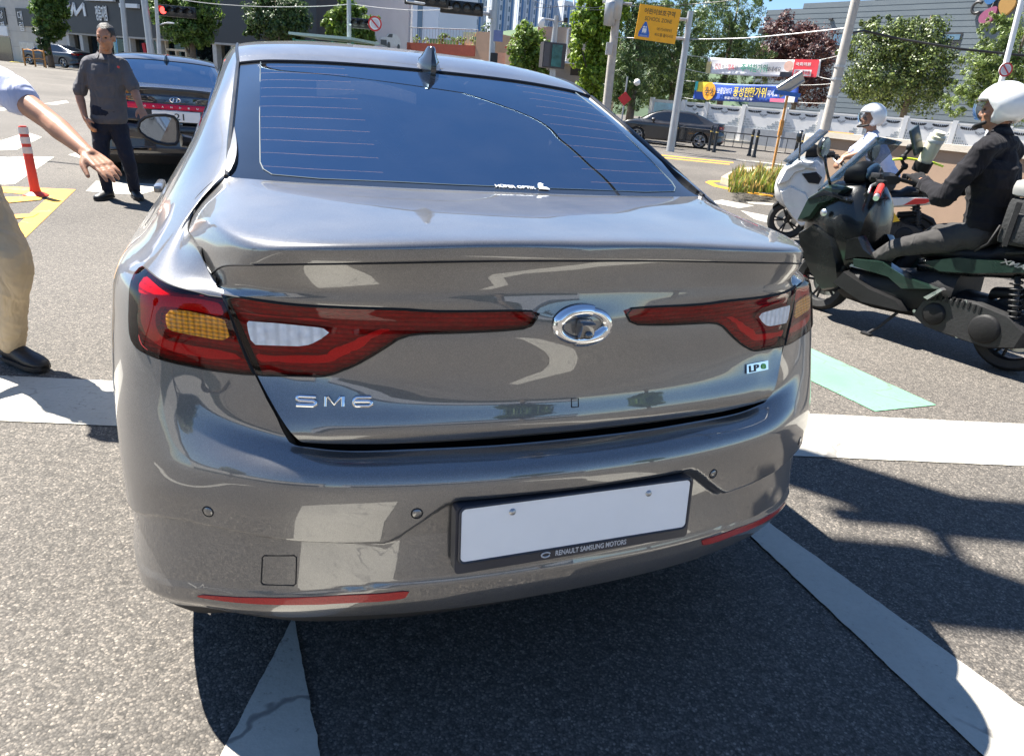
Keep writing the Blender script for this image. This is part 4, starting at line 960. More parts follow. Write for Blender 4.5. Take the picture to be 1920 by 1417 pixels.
# ---- beige corner shop, far left
P0 = at(-75, 122, 62); P1 = at(129, 110, 56)
fb = Face(P0[:2], P1[:2], .55)
bld = thing('corner_building', 'beige tiled building with dark window signs at far left', 'building', fb.A, fb.rz)
obj('wall', plate(0, fb.L, 0, 11, 0, 9), M_BEIGE, bld)
for (u0, v0, u1, v1), nm in (((33, 17, 74, 50), 'sign_panel'), ((-30, 14, 12, 45), 'sign_panel')):
    x0, x1, z0, z1 = fb.rect(u0, v0, u1, v1); sp = obj(nm, plate(x0, x1, z0, z1, -.08, -.003), M_DKTRIM, bld)
    if u0 > 0:
        for k, s_ in enumerate('대림'): text_obj('sign_letter', s_, Matrix.Translation((x0+.5, -.10, z1-.5-k*.75)) @ TXT, .7, M_WSIGN, sp, .01)
    else:
        for k, s_ in enumerate(('식당', '카페')): text_obj('sign_letter', s_, Matrix.Translation((x1-.8, -.10, z1-.5-k*.75)) @ TXT, .6, M_WSIGN, sp, .01)
x0, x1, z0, z1 = fb.rect(-40, 48, 16, 66); obj('shop_banner', plate(x0, x1, z0, z1, -.12, -.003), M_WSIGN, bld)
x0, x1, z0, z1 = fb.rect(-60, 68, 22, 112); w = obj('shop_window', plate(x0, x1, 0, z1, -.03, -.004), M_PANE, bld); obj('window_post', plate((x0+x1)/2+.8, (x0+x1)/2+.95, .0, z1, -.07, -.031), M_DKTRIM, w)
x0, x1, z0, z1 = fb.rect(38, 80, 65, 97); obj('notice_board', plate(x0, x1, z0, z1, -.05, -.003), mat('pale_notice', (.58, .57, .54), .7, var=.2, scale=4), bld)
for k in range(7):
    obj('course_joint', plate(0, fb.L, 1.2+k*1.1, 1.225+k*1.1, -.006, -.002), mat('tile_joint', (.34, .32, .29), .9) if k == 0 else bpy.data.materials['tile_joint'], bld)
# ---- dark showroom
P0 = at(125, 108, 56); P1 = at(600, 145, 45)
fs = Face(P0[:2], P1[:2], .35)
sh = thing('showroom', 'long charcoal clad showroom with white lettering above a glazed ground floor', 'building', fs.A, fs.rz)
zb = fs.hit(300, 73)[1]
M_SHWALL = mat('showroom_back', (.10, .09, .08), .8, var=.5, scale=.6)
obj('wall', plate(0, fs.L, 0, zb, 1.2, 3), M_SHOPIN, sh)
xs = [0]+[fs.hit(u, 60)[0] for u in (236, 280, 403)]+[fs.L]
for k, (a, b) in enumerate(zip(xs, xs[1:])): obj('cladding_panel', plate(a+.02, b-.02, zb+.25*(k % 2)*0, zb+9, -.25+.06*(k % 2), 3), M_DARKFAC, sh)
obj('soffit_band', plate(0, fs.L, zb-.12, zb-.004, -.2, 1.19), mat('pale_soffit', (.40, .38, .35), .7), sh)
for u in (133, 158, 246, 405, 440, 300, 500):
    x = fs.hit(u, 100)[0]; obj('column', plate(x-.18, x+.18, 0, zb-.12, -.1, .3), mat('pale_column', (.52, .50, .46), .7) if u == 133 else bpy.data.materials['pale_column'], sh)
for a, b in zip((135, 160, 200, 248, 302, 350, 407, 442), (156, 198, 244, 298, 348, 400, 438, 498)):
    x0, x1 = fs.hit(a, 100)[0]+.2, fs.hit(b, 100)[0]-.2
    w = obj('shop_window', plate(x0, x1, .25, zb-.13, .45, .5), tint_glass('shop_pane', .55, dust=.02, ior=1.5) if a == 135 else bpy.data.materials['shop_pane'], sh)
    obj('window_frame', plate(x0, x1, .1, .25, .42, .55), M_DKTRIM, w)
x0, x1, z0, z1 = fs.rect(308, 92, 345, 96); bm = plate(x0, x1, z0, z1, .1, .35)
for x in (x0, (x0+x1)/2, x1): bm_box(bm, (x, .22, z0/2), (.12, .2, z0))
bm_box(bm, ((x0+x1)/2, .22, z1+1.0), (x1-x0+.1, .2, .14)); bm_box(bm, (x0, .22, z1+.5), (.12, .2, 1)); bm_box(bm, (x1, .22, z1+.5), (.12, .2, 1))
obj('display_shelf', bm, mat('pale_timber', (.60, .50, .36), .7), sh)
p = fs.hit(266, 88); bm = bmesh.new(); bm_box(bm, (p[0], .3, 1.2), (.3, .1, 2.3), Matrix.Rotation(R(-10), 3, 'Y')); obj('red_banner', bm, mat('red_banner', (.55, .02, .03), .6), sh)
# white lettering K I A drawn as joined slanted bars, then the branch name
c0, c1 = fs.hit(124, 28), fs.hit(165, 10); w_ = c1[0]-c0[0]; h_ = c1[1]-c0[1]; w_ = abs(w_); 
def sbar(pts, th):
    bm = bmesh.new()
    for (xa, za), (xb, zb_) in zip(pts, pts[1:]):
        d = Vector((xb-xa, 0, zb_-za)); a = math.atan2(d.z, d.x); bm_box(bm, ((xa+xb)/2, -.28, (za+zb_)/2), (d.length+th*.6, .06, th), Matrix.Rotation(-a, 3, 'Y'))
    return bm
X = lambda f, g: (c0[0]+w_*f, c0[1]+h_*g)
obj('sign_letter', sbar([X(0, 0), X(0, 1), X(.02, .35), X(.36, 1), X(.20, .55), X(.40, 0)], .22), M_WSIGN, sh)
obj('sign_letter', sbar([X(.40, 0), X(.56, 1)], .22), M_WSIGN, sh); obj('sign_letter', sbar([X(.56, 1), X(.60, .05), X(.96, 1), X(.98, 0)], .22), M_WSIGN, sh)
q0, q1 = fs.hit(187, 26), fs.hit(208, 26); text_obj('branch_name', '정읍지점', Matrix.Translation(((q0[0]+q1[0])/2, -.3, q0[1])) @ TXT, 1, M_WSIGN, sh, .02, .02, abs(q1[0]-q0[0]), .95)
for u0, v0, u1, v1 in ((170, 0, 224, 4), (236, 14, 270, 17)):
    x0, x1, z0, z1 = fs.rect(u0, v0, u1, v1); obj('light_strip', plate(x0, x1, z0, z0+.25, -.5, -.3), M_WSIGN, sh)
# ---- grey hall with a large printed picture of a white car
P0 = at(610, 118, 52); P1 = at(768, 116, 60)
fg = Face(P0[:2], P1[:2]); gh = thing('grey_hall', 'plain pale grey hall with a mural of a white car on its end wall', 'building', fg.A, fg.rz)
obj('wall', plate(0, fg.L, 0, 14, 0, 4), M_GREYW, gh); obj('corner_trim', plate(fg.L-.12, fg.L+.1, 0, 14, -.1, 4.1), M_WSIGN, gh)
def mural(parent, fc, u0, v0, u1, v1):
    x0, x1, z0, z1 = fc.rect(u0, v0, u1, v1); w, h = x1-x0, z1-z0; L = lambda pts: [(x0+w*a, z0+h*b) for a, b in pts]
    T = lambda e: Matrix.Translation((0, -e, 0)) @ TXT
    bm = bmesh.new(); bm_prism(bm, L([(.0, .25), (.05, .62), (.3, .68), (.42, .95), (.75, 1), (.92, .72), (.98, .5), (.97, .22), (.5, .12), (.3, .0), (.05, .08)]), T(.02), .015); a = obj('mural_car', bm, mat('print_pale_car', (.50, .56, .58), .6), parent)
    bm = bmesh.new(); bm_prism(bm, L([(.34, .68), (.45, .92), (.60, .95), (.58, .70)]), T(.026), .005); bm_prism(bm, L([(.05, .12), (.05, .45), (.32, .48), (.34, .05)]), T(.026), .005); obj('mural_dark', bm, mat('print_dark', (.05, .07, .08), .6), a)
    for cx_, s_ in ((.42, 1), (.88, .8)):
        bm = bmesh.new(); bm_prism(bm, [(x0+w*cx_+h*.24*s_*.75*math.cos(q), z0+h*.14+h*.24*s_*math.sin(q)) for q in np.linspace(0, 2*math.pi, 17)[:-1]], T(.03), .006); obj('mural_wheel', bm, bpy.data.materials['print_dark'], a)
mural(gh, fg, 711, 62, 752, 90)
# ---- peach building with red parapet band and roof terrace
def flatbox(name, parent, fc, u0, v0, u1, v1, m, depth=3, y0=0):
    x0, x1, z0, z1 = fc.rect(u0, v0, u1, v1); return obj(name, plate(x0, x1, z0, z1, y0, y0+depth), m, parent)
P0 = at(764, 130, 50); P1 = at(935, 150, 46)
fo = Face(P0[:2], P1[:2]); ob = thing('peach_building', 'peach rendered low building with a brick red parapet band and planted terrace', 'building', fo.A, fo.rz)
zr = fo.hit(800, 85)[1]; xr = fo.hit(891, 100)[0]
obj('wall', plate(0, xr, 0, zr-.5, 0, 6), M_ORANGEW, ob); obj('parapet', plate(-.05, xr, zr-.5, zr+.1, -.06, 6), M_REDW, ob)
x1 = fo.hit(920, 100)[0]; obj('stair_tower', plate(xr+.003, x1, 0, fo.hit(900, 60)[1], -.02, 5), M_ORANGEW, ob)
flatbox('planter_box', ob, fo, 787, 70, 815, 83, mat('green_box', (.06, .24, .12), .6), 1.2, 1.0)
flatbox('terrace_shed', ob, fo, 846, 56, 866, 88, mat('mint_wall', (.46, .58, .40), .7), 1.5, 1.2); flatbox('terrace_door', ob, fo, 867, 59, 882, 88, mat('pale_yellow_wall', (.70, .55, .25), .7), 1.4, 1.2); flatbox('green_shutter', ob, fo, 882.5, 68, 891, 92, bpy.data.materials['green_box'], .8, .3)
bm = bmesh.new()
for k in range(24):
    x = xr*k/23; bm_tube(bm, [(x, .15, zr+.05), (x, .15, zr+1.0)], .02, 4)
bm_tube(bm, [(0, .15, zr+1.0), (xr, .15, zr+1.0)], .03, 5); obj('railing', bm, M_GALV, ob)
rng = np.random.default_rng(5); o = obj('terrace_plants', leaf_cloud([(xr*f, .6, zr+.4, .7, .35, .35) for f in (.1, .35, .5, .65, .8, .95)], 900, .16, rng), M_LEAF_L, ob); o['kind'] = 'stuff'
for u in (783, 797): flatbox('wall_opening', ob, fo, u, 92, u+6, 98, M_DKTRIM, .02, -.025)
P0 = at(926, 140, 44); P1 = at(975, 150, 43); fp = Face(P0[:2], P1[:2]); lw = thing('peach_wall', 'low peach boundary wall with red coping behind the traffic signal pole', 'wall', fp.A, fp.rz)
zt = fp.hit(950, 100)[1]; xm = fp.hit(949, 110)[0]; obj('wall_face', plate(0, xm, 0, zt, 0, .3), mat('salmon_wall', (.58, .30, .20), .85, var=.1), lw); obj('gate_pier', plate(xm+.003, fp.L+1.5, 0, fp.hit(960, 92)[1], -.1, .5), M_ORANGEW, lw); obj('coping', plate(xm-.05, fp.L+1.6, fp.hit(960, 92)[1]+.003, fp.hit(960, 88)[1], -.15, .55), M_REDW, lw)
# ---- apartment towers far away
M_APT_W = mat('apartment_white', (.62, .66, .72), .7, var=.05, scale=.05); M_APT_B = mat('apartment_blue', (.10, .22, .42), .6, var=.08, scale=.05); M_APT_WIN = mat('apartment_glass', (.10, .16, .24), .2, var=.2, scale=.3)
def tower(u0, u1, Y, vt, label, nb, w3=14, win=True):
    A_, B_ = at(u0, 140, Y), at(u1, 140, Y+6); fc = Face(A_[:2], B_[:2]); H = fc.hit((u0+u1)/2, vt)[1]
    t = thing('apartment_tower', label, 'apartment block', fc.A, fc.rz, 'apartment blocks on the skyline'); obj('wall', plate(0, fc.L, -3, H, 0, w3), M_APT_W, t)
    bw = fc.L/nb; me_w = None
    for k in range(nb):
        if k % 2: obj('blue_strip', plate(k*bw+bw*.15, k*bw+bw*.55, -2, H-1.5, -.25, -.01), M_APT_B, t)
        else: obj('wall_fin', plate(k*bw+.05*bw, k*bw+.22*bw, -2, H+1, -.9, -.01), M_APT_W, t)
    if win:
        zf = 0
        for k in range(0, nb, 2):
            for zf in np.arange(2, H-2, 2.9):
                w = bpy.data.objects.new('window', me_w) if me_w else None
                if me_w is None: w = obj('window', plate(0, bw*.58, 0, 1.6, -.12, -.01), M_APT_WIN, t); me_w = w.data
                else: link(w, t)
                w.location = (k*bw+bw*.32, 0, zf)
                if zf > 24 and vt > 0: pass
    return t
for i, (u0, u1, Y, vt, nb) in enumerate(((820, 855, 190, -60, 4), (868, 905, 250, -40, 5), (910, 955, 260, -70, 6), (960, 1000, 290, -30, 6), (1003, 1040, 300, -12, 6), (1042, 1085, 300, 2, 5))):
    tower(u0, u1, Y, max(vt, -25), ['pale slab block behind the peach building, leftmost on the skyline', 'white and blue tower just left of the tall signal pole', 'white and blue tower directly behind the tall signal pole', 'tower right of the tall signal pole, full height ribs', 'fifth tower of the skyline, behind the small bright tree', 'rightmost tower of the skyline, beside the utility wires'][i], nb)
P0 = at(770, 140, 120); P1 = at(818, 140, 118); fa = Face(P0[:2], P1[:2]); ap = thing('office_block', 'pale office block with a tall blue glass strip behind the peach building', 'building', fa.A, fa.rz)
obj('wall', plate(0, fa.L, 0, 26, 0, 12), M_APT_W, ap); x0 = fa.hit(783, 40)[0]; x1 = fa.hit(792, 40)[0]; obj('glass_strip', plate(x0, x1, 3, 25, -.1, -.01), M_APT_WIN, ap)
# hillside with trees under the towers
bm = bmesh.new()
hv = [[bm.verts.new((x, y, z)) for x, y, z in ((-60, 170, -1), (-20, 165, 12), (0, 165, 16), (25, 170, 14), (60, 180, 8), (120, 200, -1))], [bm.verts.new((x, 230, z)) for x, z in ((-60, 3), (-20, 16), (0, 20), (25, 18), (60, 14), (120, 3))]]
fl = [[bm.verts.new((v.co.x, 140, -1)) for v in hv[0]]]+hv
for a, b in zip(fl, fl[1:]):
    for i in range(5): bm.faces.new((a[i], a[i+1], b[i+1], b[i]))
hl = obj('hillside', bm, mat('hill_scrub', (.07, .11, .06), .95, var=.4, scale=.15), None, True); hl['kind'] = 'structure'
rng = np.random.default_rng(9); o = obj('hill_wood', leaf_cloud([(x, 166, 12+3*math.sin(x*.2), 6, 3, 3) for x in range(-22, 40, 6)], 5000, .9, rng), M_LEAF_D); tag(o, 'hazy wooded slope below the apartment towers', 'wood', kind='stuff')
# ---- big ribbed hall, right
P0 = at(1400, 215, 74); P1 = at(2120, 285, 50); fc = Face(P0[:2], P1[:2])
M_RIB = mat('blue_grey_siding', (.105, .130, .150), .55, var=.05, scale=.4)
cj = thing('ribbed_hall', 'big blue grey hall with ribbed siding and coloured petal logo', 'building', fc.A, fc.rz)
H0 = fc.hit(1440, 14)[1]; H1 = fc.hit(1640, -12)[1]
bm = bmesh.new(); zt_ = 22; nb_ = 46
def roof_z(x): return H0+(H1-H0)*x/max(fc.hit(1640, 10)[0]-fc.hit(1440, 10)[0], 1)
# siding boards, each a part
bh = .42; sb = None
for k in range(52):
    z = -.4+k*bh
    xs0 = 0
    if z > H0-.5: xs0 = max(0, (z-H0+.5)/max((H1-H0), .1)*(fc.hit(1640, 10)[0]-fc.hit(1440, 10)[0]))
    if xs0 > fc.L-1: break
    if xs0 == 0:
        if sb is None: sb = obj('siding_board', box((fc.L/2, .0, bh/2), (fc.L, .12, bh-.002), Matrix.Rotation(R(-2.2), 3, 'X')), M_RIB, cj); o = sb
        else: o = link(bpy.data.objects.new('siding_board', sb.data), cj)
        o.location = (0, 0, z)
    else: obj('siding_board', box(((fc.L+xs0)/2, 0, z+bh/2), (fc.L-xs0, .12, bh-.002), Matrix.Rotation(R(-2.2), 3, 'X')), M_RIB, cj)
obj('back_wall', plate(.02, fc.L, -.5, H0-.3, .1, 14), M_DARKFAC, cj)
for u0, v0, u1, v1 in ((1765, 62, 1803, 86), (1424, 52, 1452, 64), (1560, 62, 1600, 95)):
    x0, x1, z0, z1 = fc.rect(u0, v0, u1, v1); w = obj('window', plate(x0, x1, z0, z1, -.10, .02), M_DKTRIM, cj); obj('pane', plate(x0+.12, x1-.12, z0+.4, z1-.12, -.12, -.103), mat('hall_pane', (.10, .17, .24), .08), w)
for u, v in ((1442, 34), (1560, 37), (1728, 43)):
    p = fc.hit(u, v); obj('wall_vent', box((p[0], -.18, p[1]), (.35, .2, .18), None, .03), M_DKTRIM, cj)
p = fc.hit(1838, 16); x1 = fc.hit(1855, 16)[0]
bm = bmesh.new(); cs = abs(x1-p[0])
bm_tube(bm, [(p[0]+cs*.55*math.cos(a)-.1, -.3, p[1]+cs*.62*math.sin(a)) for a in np.linspace(R(45), R(315), 16)], cs*.17, 8); obj('logo_letter', bm, M_DKTRIM, cj, True)
bm = bmesh.new(); bm_tube(bm, [(p[0]+cs*1.05, -.3, p[1]+cs*.75), (p[0]+cs*1.75, -.3, p[1]+cs*.75)], cs*.15, 8); bm_tube(bm, [(p[0]+cs*1.5, -.3, p[1]+cs*.75), (p[0]+cs*1.45, -.3, p[1]-cs*.5), (p[0]+cs*1.2, -.3, p[1]-cs*.95), (p[0]+cs*.9, -.3, p[1]-cs*1.1)], cs*.16, 8); obj('logo_letter', bm, M_DKTRIM, cj, True)
def petal(u, v, du, dv, rot, col, nm):
    c = fc.hit(u, v); s_ = abs(fc.hit(u+du, v)[0]-c[0]); h_ = abs(fc.hit(u, v-dv)[1]-c[1]); a = R(rot); pts = []
    for q in np.linspace(0, 2*math.pi, 25)[:-1]:
        y = math.sin(q); x = math.cos(q)*(1-.32*(y+0)*1); X_, Z_ = x*s_, y*h_
        pts.append((c[0]+X_*math.cos(a)-Z_*math.sin(a), c[1]+X_*math.sin(a)+Z_*math.cos(a)))
    bm = bmesh.new(); bm_prism(bm, pts, Matrix.Translation((0, -.42, 0)) @ TXT, .3); obj('logo_petal', bm, mat(nm, col, .5, var=.03), cj)
petal(1857, 30, 12, 19, -38, (.26, .07, .14), 'petal_pink'); petal(1891, 13, 15, 18, 180, (.34, .19, .05), 'petal_orange'); petal(1862, -6, 14, 15, 60, (.03, .12, .30), 'petal_blue')
# ---- street trees
def blob(u, v, y, du, dv, dy=None, base=None):
    c = at(u, v, y); k = y/1289*1.02; r = (du*k, (dy or (du+dv)/2*k), dv*k); return (c[0]-base[0], c[1]-base[1], c[2]-base[2])+r
def ptree(name, label, bu, bv, y, bl, n, size, lm, z0=0, **kw):
    b = at(bu, bv, y); b = np.array([b[0], b[1], z0 if z0 is not None else b[2]]); return tree(name, label, b, [blob(u, v, y, du, dv, None, b) for u, v, du, dv in bl], n, size, lm, **kw)
G1 = 'street trees in front of the dark showroom'
ptree('street_tree', 'narrow street tree beside the beige building, tall oval crown', 93, 100, 48, [(93, 20, 24, 38), (96, 55, 18, 20), (91, -15, 20, 25)], 4200, .34, M_LEAF_M, z0=.4, r0=.17, seed=3, group=G1)
ptree('street_tree', 'street tree with a red signal light in front of its crown', 364, 110, 41, [(318, 18, 30, 34), (345, 40, 42, 36), (372, 20, 32, 42), (360, 70, 26, 16)], 6500, .30, M_LEAF_M, z0=.2, r0=.18, seed=4, group=G1)
ptree('street_tree', 'dense round street tree left of the green shed', 520, 120, 40, [(520, 22, 48, 34), (515, 48, 50, 26), (540, 35, 34, 30)], 6500, .26, M_LEAF_D, z0=.1, r0=.2, seed=5, group=G1)
ptree('street_tree', 'light green tree behind the slim pole above the green shed', 640, 118, 38, [(626, 42, 19, 22), (648, 12, 20, 24), (675, 40, 26, 20), (668, 66, 28, 22), (640, 60, 28, 14)], 4500, .26, M_LEAF_L, z0=0, r0=.14, seed=6, group=G1)
ptree('bush_tree', 'small bright leafy tree left of the video board', 990, 140, 34, [(992, 72, 26, 22), (980, 105, 24, 30), (1012, 100, 22, 26), (1000, 128, 26, 14)], 3600, .24, M_LEAF_L, z0=.0, r0=.1, seed=7)
ptree('street_tree', 'tall bright green tree behind the concrete utility pole', 1115, 190, 36, [(1104, 35, 24, 34), (1096, 90, 22, 36), (1110, 145, 26, 40), (1130, 60, 26, 50), (1150, 20, 22, 26)], 6500, .30, M_LEAF_B, z0=0, r0=.16, seed=8)
PI = [('pine_tree', 'dark pine behind the utility pole and school sign', 1180, 215, 46, [(1190, 110, 42, 60), (1165, 160, 40, 40), (1215, 60, 40, 50), (1180, 20, 40, 40)]),
      ('pine_tree', 'broad pine behind the school zone sign', 1255, 215, 50, [(1270, 130, 50, 45), (1240, 100, 40, 50), (1290, 60, 45, 50), (1260, 15, 45, 35), (1250, 170, 45, 22), (1210, 185, 40, 18), (1230, 150, 50, 40)]),
      ('pine_tree', 'tall pine right of the school zone sign, behind the banners', 1345, 225, 52, [(1340, 40, 50, 40), (1360, 90, 55, 35), (1380, 20, 42, 32), (1320, 130, 45, 30), (1395, 60, 36, 40), (1340, 165, 55, 14), (1300, 175, 50, 20), (1400, 130, 45, 40)])]
for i, (nm, lb, bu, bv, y, bl) in enumerate(PI): ptree(nm, lb, bu, bv, y, bl, 9000, .42, M_PINE, r0=.22, seed=20+i, group='pines behind the white fence', needle=True, clump=.2)
ptree('maple_tree', 'purple leaved tree behind the banner ends', 1480, 240, 54, [(1470, 80, 45, 38), (1510, 110, 46, 48), (1450, 115, 30, 30), (1520, 160, 44, 30)], 7500, .30, M_LEAF_R, r0=.18, seed=30)
ptree('magnolia_tree', 'glossy olive green tree right of the leaning concrete pole', 1680, 262, 46, [(1660, 80, 50, 40), (1720, 85, 55, 40), (1680, 130, 85, 45), (1640, 150, 50, 35), (1750, 120, 40, 40), (1700, 175, 70, 28), (1735, 55, 28, 20), (1668, 48, 28, 18)], 11000, .27, M_LEAF_O, r0=.2, seed=31)
ptree('pine_tree', 'light green pine at the right below the petal logo', 1845, 300, 42, [(1870, 65, 26, 28), (1850, 115, 40, 26), (1825, 160, 34, 26), (1880, 140, 40, 40), (1900, 190, 40, 40), (1800, 190, 26, 20), (1930, 90, 34, 60)], 9500, .36, leaf_mat('pine_light', (.13, .19, .045), var=.5, trans=.2), r0=.2, seed=32, needle=True, clump=.24)
ptree('shrub', 'dark low shrub under the first street tree', 78, 100, 47, [(78, 70, 12, 16), (84, 88, 10, 12)], 700, .25, M_LEAF_D, z0=.4, r0=.05, seed=33, limbs=3)
for i, (u, v) in enumerate(((1225, 205), (1290, 195), (1420, 210))): pass
# ---------------------------------------------------------------- other cars, built on the saloon's shell
def recolour(o, m):
    s_ = o.material_slots[0]; s_.link = 'OBJECT'; s_.material = m
SHELL = ('body', 'bumper', 'valance', 'underside', 'side_window', 'roof', 'boot_lid', 'rear_window', 'window_border', 'window_seal', 'roof_joint', 'windscreen', 'bonnet', 'wheel', 'door_mirror', 'mirror_edge', 'mirror_glass', 'mirror_arm', 'rim', 'tail_lamp', 'boot_lamp',
         'glow_bar', 'lamp_housing', 'floor_pan', 'light_block', 'seat', 'parcel_shelf', 'gap_shade_strip', 'aerial', 'reflector', 'door_handle', 'indicator')
def clone_car(name, label, loc, rz, pm, skip=(), cat='car', group=None):
    root = thing(name, label, cat, loc, rz, group); PAINT = ('body', 'bumper', 'valance', 'roof', 'boot_lid', 'bonnet', 'door_mirror', 'aerial', 'door_handle')
    def cp(o, par):
        nm = o.name.split('.')[0]
        if nm not in SHELL or nm in skip: return
        c = o.copy(); c.name = nm; link(c, par)
        if nm in PAINT: recolour(c, pm)
        for ch in o.children: cp(ch, c)
        return c
    for ch in CAR.children: cp(ch, root)
    return root
M_BLKP = paint('black_paint', (.012, .012, .014), flake=.2, metal=.2, rough=.3, dust=.2, cior=1.55); M_BLUEP = paint('dark_blue_paint', (.02, .03, .05), flake=.3, metal=.4, dust=.2, cior=1.5)
# black saloon ahead on the left
p = at(328, 186, 8.95); BA = R(29)
bk = clone_car('black_saloon', 'black saloon with a full width red light bar, stopped ahead on the left', (p[0]+.09*math.sin(BA), p[1]-.09*math.cos(BA), 0), BA, M_BLKP, skip=('glow_bar', 'indicator', 'reflector', 'lamp_housing'))
for o in list(bk.children_recursive):
    if o.name.split('.')[0] in ('tail_lamp', 'boot_lamp'): recolour(o, M_BLKP)
lidb = [o for o in bk.children if o.name.startswith('boot_lid')][0]
def on_boot(x0, x1, z0, z1, off, n=24):
    """strip lying on the boot lid"""
    NL = lid_net(); bm = bmesh.new(); rows = []
    Gm = NL.G[:, :, :]; mid = Gm[:, 0, 2]
    for zz in np.linspace(z0, z1, 5):
        r_ = []
        for xx in np.linspace(x0, x1, n):
            i = int(np.argmin(np.abs(mid[:int(len(mid)*.6)]-zz))); row = Gm[i]; y = np.interp(abs(xx), row[:, 0], row[:, 1]); z = np.interp(abs(xx), row[:, 0], row[:, 2]); nn = NL.N[i][int(np.argmin(abs(row[:, 0]-abs(xx))))]
            r_.append(bm.verts.new((xx, y-off-.0*nn[1], z)))
        rows.append(r_)
    for a, b in zip(rows, rows[1:]):
        for i in range(n-1): bm.faces.new((a[i], a[i+1], b[i+1], b[i]))
    r0 = bmesh.ops.extrude_face_region(bm, geom=bm.faces[:]); bmesh.ops.translate(bm, vec=(0, .012, 0), verts=[v for v in r0['geom'] if isinstance(v, bmesh.types.BMVert)])
    bmesh.ops.recalc_face_normals(bm, faces=bm.faces); return bm
obj('black_panel', on_boot(-.655, .655, .945, 1.035, .004), M_FRIT, lidb, True)
lb = obj('light_bar', on_boot(-.66, .66, .880, .935, .010), lens_mat('red_light_bar', (.75, .004, .06), scale=200), lidb, True)
for k, ch in enumerate('GRANDEUR'):
    text_obj('bar_letter', ch, Matrix.Translation((-.34+.68*k/7, .074, .905)) @ TXT, .03, M_WSIGN, lb, .002, .001, .022, .02)
bm = bmesh.new(); bm_tube(bm, [(.058*math.cos(a), .085, .99+.030*math.sin(a)) for a in np.linspace(0, 2*math.pi, 25)], .006, 6, False)
for xa, za, xb, zb_ in ((-.026, -.02, -.014, .02), (.014, -.02, .026, .02), (-.02, -.004, .02, .004)): bm_tube(bm, [(xa, .085, .99+za), (xb, .085, .99+zb_)], .006, 6)
obj('emblem', bm, M_CHROME, lidb, 50)
bm = box((0, .075, .80), (.54, .02, .125), None, .008); pf = obj('number_plate', bm, M_WHITE, lidb)
text_obj('plate_number', '21', Matrix.Translation((.03, .060, .80)) @ TXT, .1, M_BLACK, pf, .0015, .0, .105, .075)
bm = box((.0, .08, .705), (.12, .04, .05), None, .01); obj('boot_release', bm, M_FRIT, lidb, True)
bm = bmesh.new(); bm_tube(bm, [(-.66, .24, .862), (-.4, .13, .866), (0, .085, .868), (.4, .13, .866), (.66, .24, .862)], .004, 6); obj('chrome_strip', bm, M_CHROME, lidb, True)
# dark saloon crossing far right, dark blue hatchback far left, another behind the man
g = gpt(1262, 278); fs_ = clone_car('far_saloon', 'black saloon crossing on the far road behind the black bollards', (g[0]+2.55, g[1]+2.0, 0), R(76), M_BLKP, cat='car'); fs_.scale = (.95,)*3
for (u, v, y, rz, lb_) in ((151, 128, 52, 78, 'dark blue car parked by the pavement at far left'), (182, 122, 57, 80, 'second dark car at far left, mostly hidden behind the man in the grey polo')):
    g = at(u, v, y); clone_car('parked_car', lb_, (g[0]+.5, g[1], float(gz(g[0], g[1]))), R(rz), M_BLUEP, group='cars parked at the far left')
# ---------------------------------------------------------------- street furniture
M_ORR = mat('orange_red_plastic', (.72, .06, .025), .45, var=.1, scale=4); M_SILV = mat('reflective_silver', (.62, .62, .62), .35, var=.08); M_RUST = mat('rusty_orange_steel', (.50, .24, .07), .8, var=.35, scale=9, bump=.4)
# flexible delineator post
b = gpt(68, 367); tp = at(42, 236, b[1]); t = thing('delineator_post', 'leaning orange red delineator post with silver bands, standing in the yellow hatched corner', 'traffic post', b)
ax = Vector(tp-b); L = ax.length; q = ax.to_track_quat('Z', 'Y').to_matrix().to_4x4()
obj('post', lathe([(.052, .02), (.050, .06), (.044, .09), (.041, L-.02), (.030, L), (0, L)], 28, q), M_ORR, t, 40)
obj('base', lathe([(.115, 0), (.115, .012), (.085, .03), (.05, .045), (.05, .05)], 28), M_ORR, t, 40)
for f in (.935, .80, .66): obj('reflective_band', lathe([(.0445, L*f-.032), (.0445, L*f+.032)], 28, q), M_SILV, t, True)
# bollards with railings on the far kerb
M_BOLL = mat('black_bollard', (.016, .016, .018), .4, var=.2); M_BAND = mat('bollard_band', (.55, .40, .12), .4)
B = [(1193, 258), (1201, 259), (1254, 274), (1264, 276), (1328, 283.5), (1338, 286), (1404, 293), (1413, 295.5), (1487, 303.5), (1497, 305.5), (1575, 316)]
pos = [gpt(u, v) for u, v in B]; first = None; names = ['far end, hidden low behind the saloon roofline', 'next after the far end', 'before the far saloon rear wheel', 'beside the far saloon rear wheel', 'just behind the far saloon bumper', 'second behind the far saloon bumper', 'left of the middle pair', 'right of the middle pair', 'left of the pair by the stake', 'right of the pair by the stake', 'nearest one, behind the white scooter']
for i, p in enumerate(pos):
    if first is None:
        first = thing('bollard', '', 'bollard', p, 0, 'bollards along the far kerb'); obj('shaft', lathe([(.085, 0), (.085, .05), (.062, .10), (.055, .55), (.052, .86), (.062, .87), (.062, .90), (.045, .93), (.05, .96), (.03, 1.0), (0, 1.01)], 20), M_BOLL, first, 40)
        obj('ring', lathe([(.058, .74), (.060, .745), (.060, .775), (.058, .78)], 20), M_BAND, first, True); o = first
    else: o = dup(first); o.location = p
    o['label'] = 'black bollard of the far kerb row, '+names[i]
